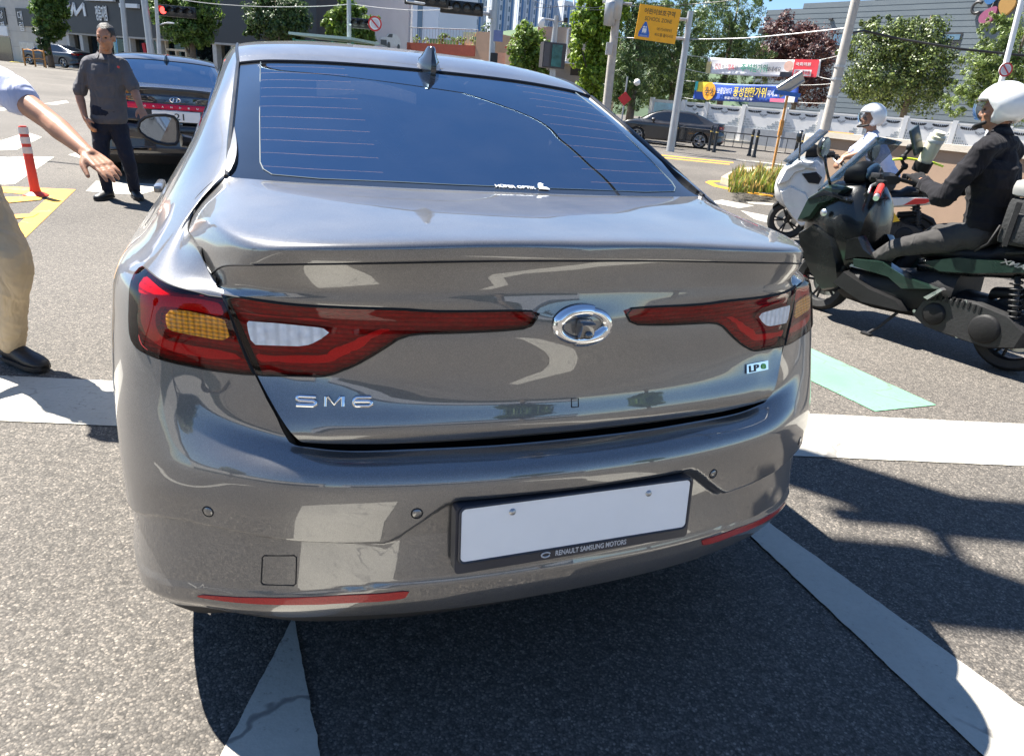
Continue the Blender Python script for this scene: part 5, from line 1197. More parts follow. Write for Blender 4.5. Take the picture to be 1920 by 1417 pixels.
for i, (a, b_) in enumerate(((1, 2), (3, 4), (5, 6), (7, 8), (9, 10))):
    A_, B_ = Vector(pos[a]), Vector(pos[b_]); d = B_-A_; r = thing('kerb_railing', 'low black railing panel '+['at the far end of the row', 'in front of the far saloon', 'just behind the far saloon', 'left of the rusty stake', 'behind the rusty stake'][i], 'railing', A_, math.atan2(d.y, d.x), 'railing panels between the bollards'); L = d.length
    obj('rail', tube([(.05, 0, .80), (L-.05, 0, .80)], .022, 8), M_BOLL, r); obj('rail', tube([(.05, 0, .27), (L-.05, 0, .27)], .022, 8), M_BOLL, r)
    for k in range(1, 4): obj('baluster', tube([(L*k/4, 0, .27), (L*k/4, 0, .80)], .014, 6), M_BOLL, r)
# white pierced fence along the hall
M_FEN = mat('white_precast_fence', (.82, .80, .76), .75, var=.06, scale=2, bump=.1); M_FENB = mat('grey_fence_base', (.36, .37, .38), .85, var=.1); M_SLOT = mat('teal_slot', (.06, .11, .12), .9, var=.2)
PA, PB = at(1212, 232, 46.5), at(1960, 316, 34.0); ff = Face(PA[:2], PB[:2], .12)
fe = thing('precast_fence', 'long white precast fence with fan shaped openings in front of the ribbed hall', 'fence', ff.A, ff.rz)
tops = [(1218, 186), (1315, 194), (1325, 196), (1397, 201), (1522, 210), (1700, 222), (1810, 232), (1925, 244)]
def ftop(x): 
    xs_ = [ff.hit(*q) for q in tops]; return float(np.interp(x, [q[0] for q in xs_], [q[1] for q in xs_]))
xb = [ff.hit(u, 220)[0] for u in (1218, 1278, 1322, 1392, 1470, 1540, 1620, 1700, 1795, 1900)]+[ff.L]
hb = .75
obj('plinth', plate(0, ff.L, -.2, hb, -.06, .25), M_FENB, fe)
ht = ftop(xb[2])
for i, (a, b_) in enumerate(zip(xb, xb[1:])):
    ht = max(ftop((a+b_)/2), hb+.9); pn = obj('panel', plate(a+.12, b_-.12, hb, ht-.06, 0, .12), M_FEN, fe); w = b_-a-.24; c0_ = a+.12
    obj('post', plate(a-.11, a+.11, -.1, ht+.12, -.08, .18, .0), M_FEN, fe); obj('rail_cap', plate(a+.12, b_-.12, ht-.057, ht+.02, -.03, .15), M_FEN, fe)
    hh = ht-hb
    # pierced fans and slanting slots: dark recesses joined into one part per panel
    bm = bmesh.new()
    for k in range(2):
        cx_ = c0_+w*(.25+.5*k)
        for j in range(9):
            an = R(-62+j*15.5); r0, r1 = hh*.10, hh*(.24 if abs(an) > .5 else .20)
            q0 = Vector((cx_+w*.19*math.sin(an)*.35, -.004, ht-.10-hh*.06)); x0 = cx_+math.sin(an)*w*.22
            bm_box(bm, ((q0.x*.3+x0*.7), -.003, ht-.14-hh*.065*math.cos(an*.8)), (w*.035, .008, hh*.105), Matrix.Rotation(an*.9, 3, 'Y'))
    for k in range(7): bm_box(bm, (c0_+w*(.41+.03*k), -.003, ht-hh*.36+hh*.02*abs(k-3)), (w*.010, .008, hh*.11), Matrix.Rotation(R(9*(k-3)), 3, 'Y'))
    o = obj('fan_opening', bm, M_DKTRIM, pn); o['kind'] = 'stuff'
    if i >= 2:
        bm = bmesh.new()
        for k in range(26):
            f = (k+.5)/26; e = abs(f-.5)*2; hh_ = hh*(.10+.50*(e if True else 1)**1.2)
            nst = max(int(hh_/(hh*.11)), 1)
            for j in range(nst): bm_box(bm, (c0_+w*f, -.003, hb+hh*.06+j*hh*.115), (w*.010, .008, hh*.085), Matrix.Rotation(R(-14 if f < .5 else 14), 3, 'Y'))
        o = obj('slot', bm, M_SLOT, pn); o['kind'] = 'stuff'
    if i == 0: obj('gate_poster', plate(c0_+.1, c0_+w-.2, hb+.1, ht-.15, -.02, -.004), mat('pale_blue_poster', (.45, .66, .70), .5, var=.35, scale=1.5), pn)
# concrete planter box wall
M_PLT = mat('tan_concrete', (.30, .205, .14), .85, var=.1, scale=2, bump=.3); M_PLC = mat('cream_concrete', (.46, .41, .34), .85, var=.08, bump=.3)
PA, PB = at(1532, 330, 13.4), at(2120, 420, 9.2); fq = Face(PA[:2], PB[:2]); pw = thing('planter_wall', 'tan concrete kerbside wall with a cream coping behind the riders', 'wall', fq.A, fq.rz)
zt = fq.hit(1560, 247)[1]; z2 = fq.hit(1830, 277)[1]; zt = (zt+z2)/2
obj('wall_face', plate(0, fq.L, 0, zt-.10, 0, .5), M_PLT, pw); obj('coping', plate(-.15, fq.L, zt-.097, zt, -.06, .56), M_PLC, pw)
x = fq.hit(1534, 280)[0]; obj('end_post', plate(-.42, -.003, 0, zt-.05, -.10, .55, .06), M_PLC, pw)
x0, x1, z0, z1 = fq.rect(1552, 248, 1600, 257); st = obj('wall_sticker', plate(x0, x1, z0, z1, -.004, -.001), mat('orange_sticker', (.72, .30, .08), .5), pw)
text_obj('sticker_text', '금연 금연구역', Matrix.Translation(((x0+x1)/2, -.006, (z0+z1)/2)) @ TXT, .1, mat('sticker_red', (.45, .04, .02), .5), st, .001, 0, (x1-x0)*.85, (z1-z0)*.6)
# weedy island with the rusty stake and its tilted board
b = gpt(1420, 343); bm = bmesh.new(); bmesh.ops.create_circle(bm, cap_ends=True, radius=1, segments=28)
isl = [gpt(u, v)[:2] for u, v in ((1350, 344), (1368, 333), (1392, 324), (1440, 322), (1500, 326), (1560, 340), (1560, 366), (1500, 369), (1440, 362), (1385, 354))]
bm.free(); bm = bmesh.new(); bm_prism(bm, isl, Matrix.Translation((0, 0, .14)), .2); bmesh.ops.recalc_face_normals(bm, faces=bm.faces); o = obj('kerb_island', bm, mat('dry_soil', (.40, .34, .24), .95, var=.2, bump=.5)); o['kind'] = 'structure'
rng = np.random.default_rng(3)
def weeds(n, m, hmin, hmax, name, label, seed):
    rng = np.random.default_rng(seed); V = []; Fc = []
    for k in range(n):
        u = rng.uniform(1366, 1540); v = rng.uniform(330, 362); p = gpt(u, v, .14); h = rng.uniform(hmin, hmax)*(.25+.6*math.sin(u*.09+v*.13)**2)*(1.15-abs(u-1430)/160*.6); a = rng.uniform(0, 6.28); ln = rng.uniform(.05, .5)*h; w_ = rng.uniform(.008, .02)
        t_ = np.array([math.cos(a), math.sin(a), 0]); s_ = np.array([-math.sin(a), math.cos(a), 0])*w_; q = p+t_*ln*.4+np.array([0, 0, h*.6]); r_ = p+t_*ln+np.array([0, 0, h]); i = len(V)
        V += [p-s_, p+s_, q+s_*.8, q-s_*.8, r_]; Fc += [(i, i+1, i+2, i+3), (i+3, i+2, i+4)]
    o = obj(name, pyd(V, Fc), m); tag(o, label, 'weeds', kind='stuff')
weeds(1500, leaf_mat('straw', (.34, .24, .08), var=.5), .10, .46, 'dry_grass', 'dry straw coloured grass on the small kerb island', 1); weeds(3600, leaf_mat('weed_green', (.15, .20, .03), var=.6), .08, .42, 'weeds', 'green weeds on the small kerb island', 2)
b = gpt(1445, 333, .1); tp = at(1477, 178, b[1]); t = thing('sign_stake', 'rusty stake with a tilted grey board, standing in the weeds', 'sign post', b)
d = Vector(tp-b); obj('stake', tube([(0, 0, -.05), d*.55, d], [.032, .032, .03], 8), M_RUST, t); obj('stake_sleeve', tube([d*.52, d*.70], [.055, .055], 8), M_RUST, t)
Mb = Matrix.Translation(d+Vector((.02, 0, .22))) @ Matrix.Rotation(R(-38), 4, 'Y') @ Matrix.Rotation(R(-65), 4, 'X'); bm = bmesh.new(); bm_box(bm, (0, 0, 0), (.62, .30, .03)); bm.transform(Mb); bb = obj('board', bm, M_GALV, t)
bm = bmesh.new(); [bm_box(bm, (0, y, -.03), (.6, .03, .03)) for y in (-.1, .1)]; bm.transform(Mb); obj('board_rib', bm, M_GALV, bb); bm = box(tuple(d+Vector((-.03, -.02, .02))), (.62, .05, .09), Matrix.Rotation(R(3), 3, 'Y')); obj('blue_plate', bm, mat('blue_plate', (.03, .12, .42), .5), t)
# poles
def upole(name, label, cat, u0, v0, u1, v1, y, r0, r1, m, z0=0., grp=None):
    """pole whose visible axis runs between two sight lines; continued down to the road"""
    a = Vector(at(u0, v0, y)); b = Vector(at(u1, v1, y)); d = (b-a)/(b-a).z; base = a-d*(a.z-z0); return pole(name, label, cat, base, b, r0, r1, m, grp), base, b
G2 = 'poles in front of the showroom'
upole('steel_pole', 'grey steel pole rising behind the man in the grey polo', 'pole', 239, 103, 227, -20, 36, .13, .11, M_GALV, .1, G2)
upole('steel_pole', 'thick tapering grey pole right of the red banner', 'pole', 284, 105, 268, -20, 34, .17, .14, M_GALV, .1, G2)
pl_, bs, tp_ = upole('lamp_pole', 'thin pale pole with a small lamp arm beside the tree with the signal', 'lamp post', 300, 108, 291, -20, 33, .085, .07, mat('pale_pole', (.52, .52, .50), .5), .1)
pp = Vector(at(299, 47, 33))-bs; obj('lamp_arm', tube([pp, pp+Vector((.25, 0, .08)), pp+Vector((.42, 0, .10))], .03, 8), M_GALV, pl_); obj('lamp_head', box(tuple(pp+Vector((.5, -.02, .11))), (.3, .12, .06), None, .02), M_WSIGN, pl_)
pl2, bs2, tp2 = upole('signal_pole', 'slim grey pole carrying a short signal arm above the green shed', 'signal pole', 655, 120, 654, -30, 34, .10, .09, M_GALV, 0)
def sig_head(name, label, c, ux, n, lit=None, h=.36, cat='traffic light', grp=None):
    """horizontal signal head of n round lenses with visors, facing the camera side"""
    t = thing(name, label, cat, c, math.atan2(ux[1], ux[0]), grp); w = h*n
    obj('housing', box((0, .08, 0), (w+.06, .22, h+.06), None, .03), M_BLACK, t, 40)
    for k in range(n):
        x = (k-(n-1)/2)*h; Mx = Matrix.Translation((x, -.03, 0)) @ Matrix.Rotation(R(90), 4, 'X')
        on = lit == k; lm = SIG_ON if on else SIG_OFF
        obj('signal_lens', lathe([(0, .02), (h*.3, .012), (h*.38, 0)], 18, Mx), lm, t, True)
        bm = bmesh.new(); V0 = [[bm.verts.new((x+h*.42*math.cos(a), -.03-dd, h*.42*math.sin(a))) for a in np.linspace(R(-20), R(200), 12)] for dd in (0, .20)]
        for i in range(11): bm.faces.new((V0[0][i], V0[0][i+1], V0[1][i+1], V0[1][i]))
        obj('visor', bm, M_BLACK, t)
    return t
SIG_ON, nt_, b_ = nmat('signal_red_lit'); setp(b_, col=(.7, .02, .02), rough=.3, emc=(1, .05, .04), em=1.6)
SIG_OFF = mat('signal_lens_dark', (.05, .05, .05), .15)
sig_head('traffic_signal', 'horizontal traffic signal showing red, hung before the second street tree', at(331, 22, 34.5), (1, .0), 4, 0, .40)
# rear view heads on the gantry arms seen from behind
M_ARM = mat('pale_arm', (.60, .61, .62), .45, metal=.3)
a0 = Vector(at(653, 46, 34)); a1 = Vector(at(702, 46, 33)); o = obj('arm', tube([a0-bs2, a1-bs2], [.05, .035], 8), M_ARM, pl2)
sig_head('traffic_signal', 'dark signal head on the short arm beside the no parking disc', at(681, 45, 33.3), (1, -.1), 3, None, .34)
def disc_sign(label, c, r, slash=True):
    t = thing('no_parking_sign', label, 'road sign', c); Mx = Matrix.Rotation(R(90), 4, 'X')
    obj('disc', lathe([(0, 0), (r, 0), (r, -.02), (0, -.02)], 28, Mx), M_WSIGN, t); obj('red_ring', lathe([(r*.78, .004), (r*1.0, .004), (r*1.0, .0)], 28, Mx), mat('sign_red', (.60, .03, .03), .5), t)
    obj('blue_field', lathe([(0, .006), (r*.6, .006)], 24, Mx), mat('sign_pale', (.62, .55, .58), .5), t); obj('slash', box((0, -.008, 0), (r*1.5, .006, r*.2), Matrix.Rotation(R(45), 3, 'Y')), bpy.data.materials['sign_red'], t); return t
disc_sign('round red ringed disc hanging from the signal arm', at(703, 45, 33), .30); disc_sign('small round speed sign on the pole at right edge', at(1886, 131, 20), .17)
# long gantry with two signal heads
gp_, gb, gt = upole('gantry_pole', 'tall grey signal pole with a long arm in front of the towers', 'signal pole', 922, 116, 929, -40, 32, .14, .12, M_GALV, 0)
a0 = Vector(at(922, 28, 32)); a1 = Vector(at(762, 2, 30.5)); obj('arm', tube([a0-gb, a1-gb], [.075, .05], 10), M_ARM, gp_, True); obj('arm_collar', lathe([(.17, -.15), (.17, .15)], 16, Matrix.Translation(Vector(at(923, 28, 32))-gb)), M_GALV, gp_)
sig_head('traffic_signal', 'dark signal head near the pole end of the long gantry arm', at(866, 15, 31.3), (1, .1), 4, None, .42); sig_head('traffic_signal', 'dark signal head at the far end of the long gantry arm', at(800, -1, 30.8), (1, .1), 4, None, .42)
obj('sign_plate', box(tuple(Vector(at(934, 68, 31.9))-gb), (.4, .04, .42), None, .01), mat('blue_sign', (.16, .20, .38), .5), gp_); obj('pole_box', box(tuple(Vector(at(926, 112, 31.8))-gb), (.3, .2, .5), None, .02), M_BLACK, gp_)
# green shed
P0 = at(551, 100, 33); P1 = at(660, 110, 32); fh = Face(P0[:2], P1[:2]); gs = thing('green_shed', 'low green framed glasshouse shed under the street trees', 'shed', fh.A, fh.rz)
M_GRF = mat('green_frame', (.04, .20, .13), .5); zt = fh.hit(560, 63)[1]
obj('roof', box((fh.L/2, .9, zt-.05), (fh.L+.2, 2.2, .10), Matrix.Rotation(R(1), 3, 'Y')), mat('pale_green_roof', (.42, .55, .48), .5), gs)
obj('back_panel', plate(0, fh.L, 0, zt-.25, 1.6, 1.7), mat('green_tarp', (.05, .22, .15), .6), gs)
for k in range(4): obj('frame_post', plate(fh.L*k/3-.05, fh.L*k/3+.05, 0, zt-.2, 0, .1), M_GRF, gs)
for k in range(3): obj('pane', plate(fh.L*k/3+.06, fh.L*(k+1)/3-.06, 0, zt-.25, .03, .05), mat('green_glass', (.06, .25, .17), .2, spec=.7) if k == 0 else bpy.data.materials['green_glass'], gs)
# video board on its mast with cameras
b = at(1040, 170, 30); vb = thing('video_board', 'dark grey video message board on a mast with security cameras', 'message board', (b[0], b[1], 0)); O = Vector((b[0], b[1], 0))
c = Vector(at(1036, 105, 30))-O; w = abs(at(1058, 105, 30)[0]-at(1014, 105, 30)[0]); h = abs(at(1036, 82, 30)[2]-at(1036, 130, 30)[2])
obj('cabinet', box(tuple(c), (w, .55, h), Matrix.Rotation(R(14), 3, 'Z'), .02), mat('cabinet_grey', (.045, .042, .045), .5), vb); q = Matrix.Rotation(R(14), 3, 'Z')
obj('screen', box(tuple(c+q @ Vector((w*.10, -.29, .0))), (w*.44, .02, h*.86), q), mat('screen_teal', (.03, .12, .11), .15, var=.6, scale=2.5), vb); obj('side_door', box(tuple(c+q @ Vector((-w*.34, -.285, 0))), (w*.24, .02, h*.9), q), mat('cabinet_door', (.08, .075, .08), .5), vb)
obj('mast', tube([(0, .1, 0), (c.x, .1, c.z+h*.5), Vector(at(1044, 30, 30))-O], [.13, .12, .09], 12), M_GALV, vb); m_ = Vector(at(1040, 40, 30))-O
obj('camera_arm', tube([m_+Vector((-.5, 0, .05)), m_+Vector((.45, 0, 0))], .035, 8), M_GALV, vb); obj('camera', lathe([(0, -.22), (.11, -.16), (.13, 0), (.13, .12), (.05, .16)], 16, Matrix.Translation(m_+Vector((-.5, 0, -.08)))), M_WSIGN, vb, True); obj('camera', box(tuple(m_+Vector((.42, -.1, .05))), (.16, .34, .16), None, .03), M_BLACK, vb)
# house behind the board
P0 = at(1000, 150, 52); P1 = at(1098, 160, 50); fz = Face(P0[:2], P1[:2]); hs = thing('grey_house', 'small grey rendered house with a white canopy behind the video board', 'house', fz.A, fz.rz)
obj('wall', plate(0, fz.L, 0, fz.hit(1070, 52)[1], 0, 5), mat('taupe_render', (.34, .30, .25), .85, var=.1), hs); flatbox('canopy', hs, fz, 1056, 117, 1090, 121, M_WSIGN, .8, -.8); flatbox('downpipe', hs, fz, 1062, 55, 1065, 118, M_WSIGN, .1, -.12); flatbox('window', hs, fz, 1070, 128, 1090, 142, M_PANE, .05, -.04)
# concrete utility pole
up, ub, ut = upole('utility_pole', 'weathered concrete utility pole with a transformer head, left of the school zone sign', 'utility pole', 1138, 195, 1160, -10, 31, .19, .15, M_CONC, 0)
for u, v in ((1144, 26), (1156, 14)): obj('transformer', lathe([(.0, -.45), (.22, -.42), (.24, .35), (.2, .45), (0, .48)], 16, Matrix.Translation(Vector(at(u, v, 30.8))-ub)), M_GALV, up, True)
obj('crossarm', tube([Vector(at(1130, 4, 31))-ub, Vector(at(1185, 8, 31))-ub], .05, 8), M_GALV, up); obj('meter_box', box(tuple(Vector(at(1142, 92, 30.7))-ub), (.25, .2, .45), None, .02), M_GALV, up)
sp_ = thing('no_entry_sign', 'faded red sign on a thin post under the pines', 'road sign', gpt(1166, 222)*0+np.array([*at(1167, 215, 33)[:2], 0])); hz_ = at(1166, 185, 33)[2]
obj('post', tube([(0, 0, 0), (0, 0, hz_+.9)], .035, 8), M_GALV, sp_); obj('plate', box((0, -.05, hz_), (.42, .03, .42), Matrix.Rotation(R(45), 3, 'Y')), bpy.data.materials['sign_red'], sp_)
obj('lamp_globe', lathe([(0, -.15), (.12, -.08), (.15, 0), (.1, .12), (0, .15)], 14, Matrix.Translation((.45, 0, hz_+.7))), M_WSIGN, sp_, True)
# school zone sign
sz, sb_, st_ = upole('school_zone_sign', 'big yellow school zone sign with a blue triangle on a tapering steel pole', 'road sign', 1268, 205, 1295, 22, 27, .15, .10, M_GALV, 0)
y = 26.8; A_ = Vector(at(1200, 8, y)); B_ = Vector(at(1277, 18, y)); C_ = Vector(at(1266, 84, y)); D_ = Vector(at(1190, 72, y)); cen = (A_+B_+C_+D_)/4; Ms = frame_m(cen-sb_, ((B_-A_)+(C_-D_)), ((A_-D_)+(B_-C_))); W_ = ((B_-A_).length+(C_-D_).length)/2; H_ = ((A_-D_).length+(B_-C_).length)/2
M_YEL = mat('school_yellow', (.86, .40, .008), .45, var=.04); M_SIGNB = mat('sign_navy', (.02, .12, .45), .45); M_INK = mat('sign_ink', (.10, .07, .03), .6)
bm = bmesh.new(); bm_prism(bm, [(-W_/2, -H_/2), (W_/2, -H_/2), (W_/2, H_/2), (-W_/2, H_/2)], Ms, .05); pn = obj('panel', bm, M_YEL, sz)
T_ = lambda x, y_: Ms @ Matrix.Translation((W_*x, H_*y_, .004))
text_obj('sign_text', '어린이보호구역', T_(0, .33), .3, M_INK, pn, .003, .004, W_*.74, H_*.16); text_obj('sign_text', 'SCHOOL ZONE', T_(.0, .12), .3, M_INK, pn, .003, .0, W_*.66, H_*.11)
text_obj('sign_text', '여기서부터', T_(.18, -.14), .2, M_INK, pn, .003, 0, W_*.36, H_*.10); text_obj('sign_text', '속도를 줄이시오', T_(.20, -.30), .2, M_INK, pn, .003, 0, W_*.46, H_*.10)
bm = bmesh.new(); bm_prism(bm, [(-W_*.42, -H_*.42), (-W_*.16, -H_*.42), (-W_*.16, -H_*.30), (-W_*.27, H_*.02), (-W_*.31, H_*.02), (-W_*.42, -H_*.30)], T_(0, 0), .003); tri = obj('blue_triangle', bm, M_SIGNB, pn)
bm = bmesh.new()
for k, (x, s_) in enumerate(((-.315, 1.), (-.265, .8))):
    bm_prism(bm, [(W_*x+H_*.03*s_*math.cos(a), -H_*.13+H_*.03*s_*math.sin(a)) for a in np.linspace(0, 6.283, 11)[:-1]], T_(0, 0) @ Matrix.Translation((0, 0, .004)), .003)
    bm_prism(bm, [(W_*x-H_*.035*s_, -H_*.17), (W_*x+H_*.035*s_, -H_*.17), (W_*x+H_*.04*s_, -H_*.33), (W_*x+H_*.005, -H_*.27), (W_*x-H_*.04*s_, -H_*.33)], T_(0, 0) @ Matrix.Translation((0, 0, .004)), .003)
obj('pictogram', bm, M_WSIGN, tri); text_obj('triangle_text', '어린이보호', T_(-.29, -.385) @ Matrix.Translation((0, 0, .004)), .1, M_WSIGN, tri, .001, 0, W_*.2, H_*.045)
for v0, v1 in ((36, 38), (72, 74)): obj('bracket', tube([Vector(at(1262, v0, 26.95))-sb_, Vector(at(1290, v1-.5, 27))-sb_], .05, 8), M_GALV, sz)
# leaning concrete pole and lamp pole at right
lp, lb, lt = upole('concrete_pole', 'leaning pale concrete pole at the banner ends', 'utility pole', 1548, 236, 1607, -10, 22, .15, .12, M_CONC, 0)
for f in (.45, .55, .62): obj('band', lathe([(.155, -.03), (.155, .03)], 14, Matrix.Translation((lt-lb)*f) @ (lt-lb).to_track_quat('Z', 'Y').to_matrix().to_4x4()), M_GALV, lp)
upole('lamp_pole', 'slender white pole at the right edge carrying the small speed sign', 'lamp post', 1872, 175, 1921, -20, 20.3, .075, .065, M_WSIGN, 0)
# banners
def banner(label, q, y0, y1, col, name):
    A_, B_, C_, D_ = [Vector(at(u, v, y)) for (u, v), y in zip(q, (y0, y1, y1, y0))]; V = []; Fc = []
    for j in range(9):
        for i in range(25):
            f, g = i/24, j/8; p = A_.lerp(B_, f).lerp(D_.lerp(C_, f), g); p.y += .05*math.sin(f*9+g*2); p.z -= .10*math.sin(f*math.pi)*.4; V.append(p)
    Fc = [(j*25+i, (j+1)*25+i, (j+1)*25+i+1, j*25+i+1) for j in range(8) for i in range(24)]
    m = pyd(V, Fc); o = obj(name, m, mat(label[:12].replace(' ', '_'), col, .6, var=.06, scale=2), None, True); tag(o, label, 'banner', 'banners strung between the poles'); sd = o.modifiers.new('t', 'SOLIDIFY'); sd.thickness = .004; sd.offset = -1
    def loc(x, y_, off=.05):
        a = A_.lerp(B_, x); d = D_.lerp(C_, x); p = a.lerp(d, y_); p.y += .05*math.sin(x*9+y_*2); p.z -= .04*math.sin(x*math.pi)
        n = (B_-A_).cross(A_-D_).normalized(); return frame_m(p+n*off, B_-A_, A_-D_)
    return o, loc, (B_-A_).length, (A_-D_).length
o1, l1, W1, H1_ = banner('white holiday banner with a red panel at its right end', ((1328, 108), (1540, 112), (1534, 144), (1325, 138)), 26.5, 23, (.74, .74, .76), 'banner')
M_TR = mat('print_red', (.65, .04, .06), .6); M_TG = mat('print_green', (.02, .30, .18), .6); M_TK = mat('print_black', (.06, .06, .07), .6); M_TY = mat('print_yellow', (.80, .62, .05), .6); M_TO = mat('print_orange', (.82, .36, .02), .6); M_TB = mat('print_blue', (.03, .09, .42), .6)
def btxt(par, loc, W, H, x, y_, s, m, wf, hf): text_obj('banner_text', s, loc(x, y_), .3, m, par, .002, .003, W*wf, H*hf)
btxt(o1, l1, W1, H1_, .12, .5, '건강', M_TR, .065, .34); btxt(o1, l1, W1, H1_, .185, .52, '하고', M_TK, .055, .26); btxt(o1, l1, W1, H1_, .245, .5, '행복', M_TR, .06, .34); btxt(o1, l1, W1, H1_, .295, .52, '한', M_TK, .03, .26)
btxt(o1, l1, W1, H1_, .385, .50, '추석', M_TG, .10, .46); btxt(o1, l1, W1, H1_, .51, .52, '한가위', M_TG, .13, .46); btxt(o1, l1, W1, H1_, .64, .56, '보내세요', M_TK, .12, .30)
def patch(par, loc, x0, x1, y0, y1, m, nm, off=.03, W=1, H=1, rnd=False):
    Mx = loc((x0+x1)/2, (y0+y1)/2, off); w, h = (x1-x0)*W, (y1-y0)*H; pts = [(w/2*math.cos(a), h/2*math.sin(a)) for a in np.linspace(0, 6.283, 25)[:-1]] if rnd else [(-w/2, -h/2), (w/2, -h/2), (w/2, h/2), (-w/2, h/2)]
    bm = bmesh.new(); bm_prism(bm, pts, Mx, .004); return obj(nm, bm, m, par)
patch(o1, l1, .80, .995, .02, .98, M_TR, 'red_panel', .05, W1, H1_); btxt(o1, lambda x, y_: l1(x, y_, .07), W1, H1_, .88, .26, '국회의원', M_WSIGN, .12, .2); patch(o1, l1, .81, .95, .60, .95, M_WSIGN, 'name_panel', .06, W1, H1_); btxt(o1, lambda x, y_: l1(x, y_, .08), W1, H1_, .88, .78, '조중태', M_TR, .12, .26)
patch(o1, l1, .725, .80, .05, .66, mat('print_skin', (.62, .40, .33), .6), 'portrait_face', .055, W1, H1_, True); patch(o1, l1, .70, .80, .72, 1.0, M_TK, 'portrait_suit', .058, W1, H1_); patch(o1, l1, .0, .045, .25, .98, mat('print_gold', (.55, .46, .22), .6), 'gold_corner', .035, W1, H1_)
o2, l2, W2, H2_ = banner('blue holiday banner with an orange moon and yellow lettering', ((1306, 153), (1498, 160), (1494, 192), (1300, 186)), 26.3, 23.2, (.03, .09, .42), 'banner')
patch(o2, l2, .03, .19, .0, .55, M_TY, 'yellow_corner', .04, W2, H2_); patch(o2, l2, .10, .235, .02, .98, M_TO, 'orange_moon', .06, W2, H2_, True); btxt(o2, lambda x, y_: l2(x, y_, .08), W2, H2_, .168, .5, '추석', M_TK, .09, .5)
btxt(o2, l2, W2, H2_, .32, .42, '보름달보다', M_WSIGN, .15, .34); btxt(o2, l2, W2, H2_, .49, .44, '풍성한', M_TY, .16, .52); btxt(o2, l2, W2, H2_, .65, .44, '한가위', M_TY, .16, .52); btxt(o2, l2, W2, H2_, .79, .50, '되세요', M_WSIGN, .10, .32); btxt(o2, l2, W2, H2_, .47, .82, '정읍시의회 의원 일동', M_WSIGN, .28, .14)
patch(o2, l2, .90, .985, .5, .97, M_WSIGN, 'white_corner', .05, W2, H2_); patch(o2, l2, .77, .90, .80, .98, mat('print_pink', (.75, .15, .25), .6), 'pink_wave', .045, W2, H2_); patch(o2, l2, .005, .035, .0, .5, mat('print_teal', (.05, .45, .42), .6), 'teal_corner', .05, W2, H2_)
M_ROPE = mat('banner_rope', (.6, .6, .58), .8)
for a, b_, ya, yb, lb_ in (((1283, 103), (1328, 108), 27, 26.5, 'upper left rope of the white banner'), ((1281, 128), (1325, 138), 27, 26.5, 'lower left rope of the white banner'), ((1540, 112), (1574, 104), 23, 22, 'upper right rope of the white banner'), ((1534, 144), (1566, 150), 23, 22, 'lower right rope of the white banner'),
                        ((1278, 151), (1306, 153), 27, 26.3, 'upper left rope of the blue banner'), ((1275, 182), (1300, 186), 27, 26.3, 'lower left rope of the blue banner'), ((1498, 160), (1563, 157), 23.2, 22, 'upper right rope of the blue banner'), ((1494, 192), (1556, 194), 23.2, 22, 'lower right rope of the blue banner')):
    o = cable(lb_, [at(*a, ya), at(*b_, yb)], .008, .01, M_ROPE); o.name = 'banner_rope'; o['category'] = 'rope'
# overhead wires
cable('thick black cable from the leaning concrete pole to the right edge', [at(1598, 62, 22), at(1620, 58, 22.2), at(1680, 72, 22), at(1800, 92, 21), at(1990, 112, 20)], .035, .0)
cable('pale cable running left from the leaning pole past the school sign', [at(1595, 52, 22), at(1400, 72, 25), at(1295, 74, 27), at(1150, 70, 31)], .018, .004, M_GALV); cable('wire from the utility pole to the upper right', [at(1160, 12, 31), at(1300, 8, 30), at(1420, -6, 28)], .015, .01)
cable('thin pale wire in front of the street trees', [at(340, 0, 33), at(430, 10, 33), at(560, 13, 33.5), at(660, 8, 34), at(780, 20, 33), at(930, 12, 32)], .014, .012, M_ROPE)
cable('sagging wires by the utility pole', [at(1000, 14, 45), at(1060, 11, 40), at(1150, 18, 31)], .012, .01); cable('upper sagging wire by the utility pole', [at(990, -4, 45), at(1080, 12, 36), at(1150, 8, 31)], .012, .02)
cable('overhead cable crossing high above the car, mirrored in its rear window', [(-14, 12.6, 7.7), (-4.1, 11.6, 7.5), (-.6, 11.5, 7.5), (.6, 10.5, 7.5), (1.6, 9.3, 7.5), (2.7, 8.2, 7.5), (8, 3, 7.8)], .035)
# low railing by the far left car
A_, B_ = Vector(at(48, 125, 46)), Vector(at(86, 126, 45)); z0 = float(gz(A_.x, A_.y)); d = B_-A_; d.z = 0; r = thing('pavement_railing', 'low brown railing beside the parked car at far left', 'railing', (A_.x, A_.y, z0), math.atan2(d.y, d.x)); L = d.length
for k in range(3): obj('post', tube([(L*k/2, 0, 0), (L*k/2, 0, 1.0)], .05, 8), M_RUST, r)
for z in (.45, .9): obj('rail', tube([(0, 0, z), (L*.25, 0, z+.06), (L*.5, 0, z), (L*.75, 0, z+.06), (L, 0, z)], .03, 6), M_RUST, r)
o = marking('grass_verge', gq((20, 134), (40, 125), (100, 131), (70, 136)), mat('yellow_grass', (.40, .33, .06), .95, var=.3, scale=2), .03)

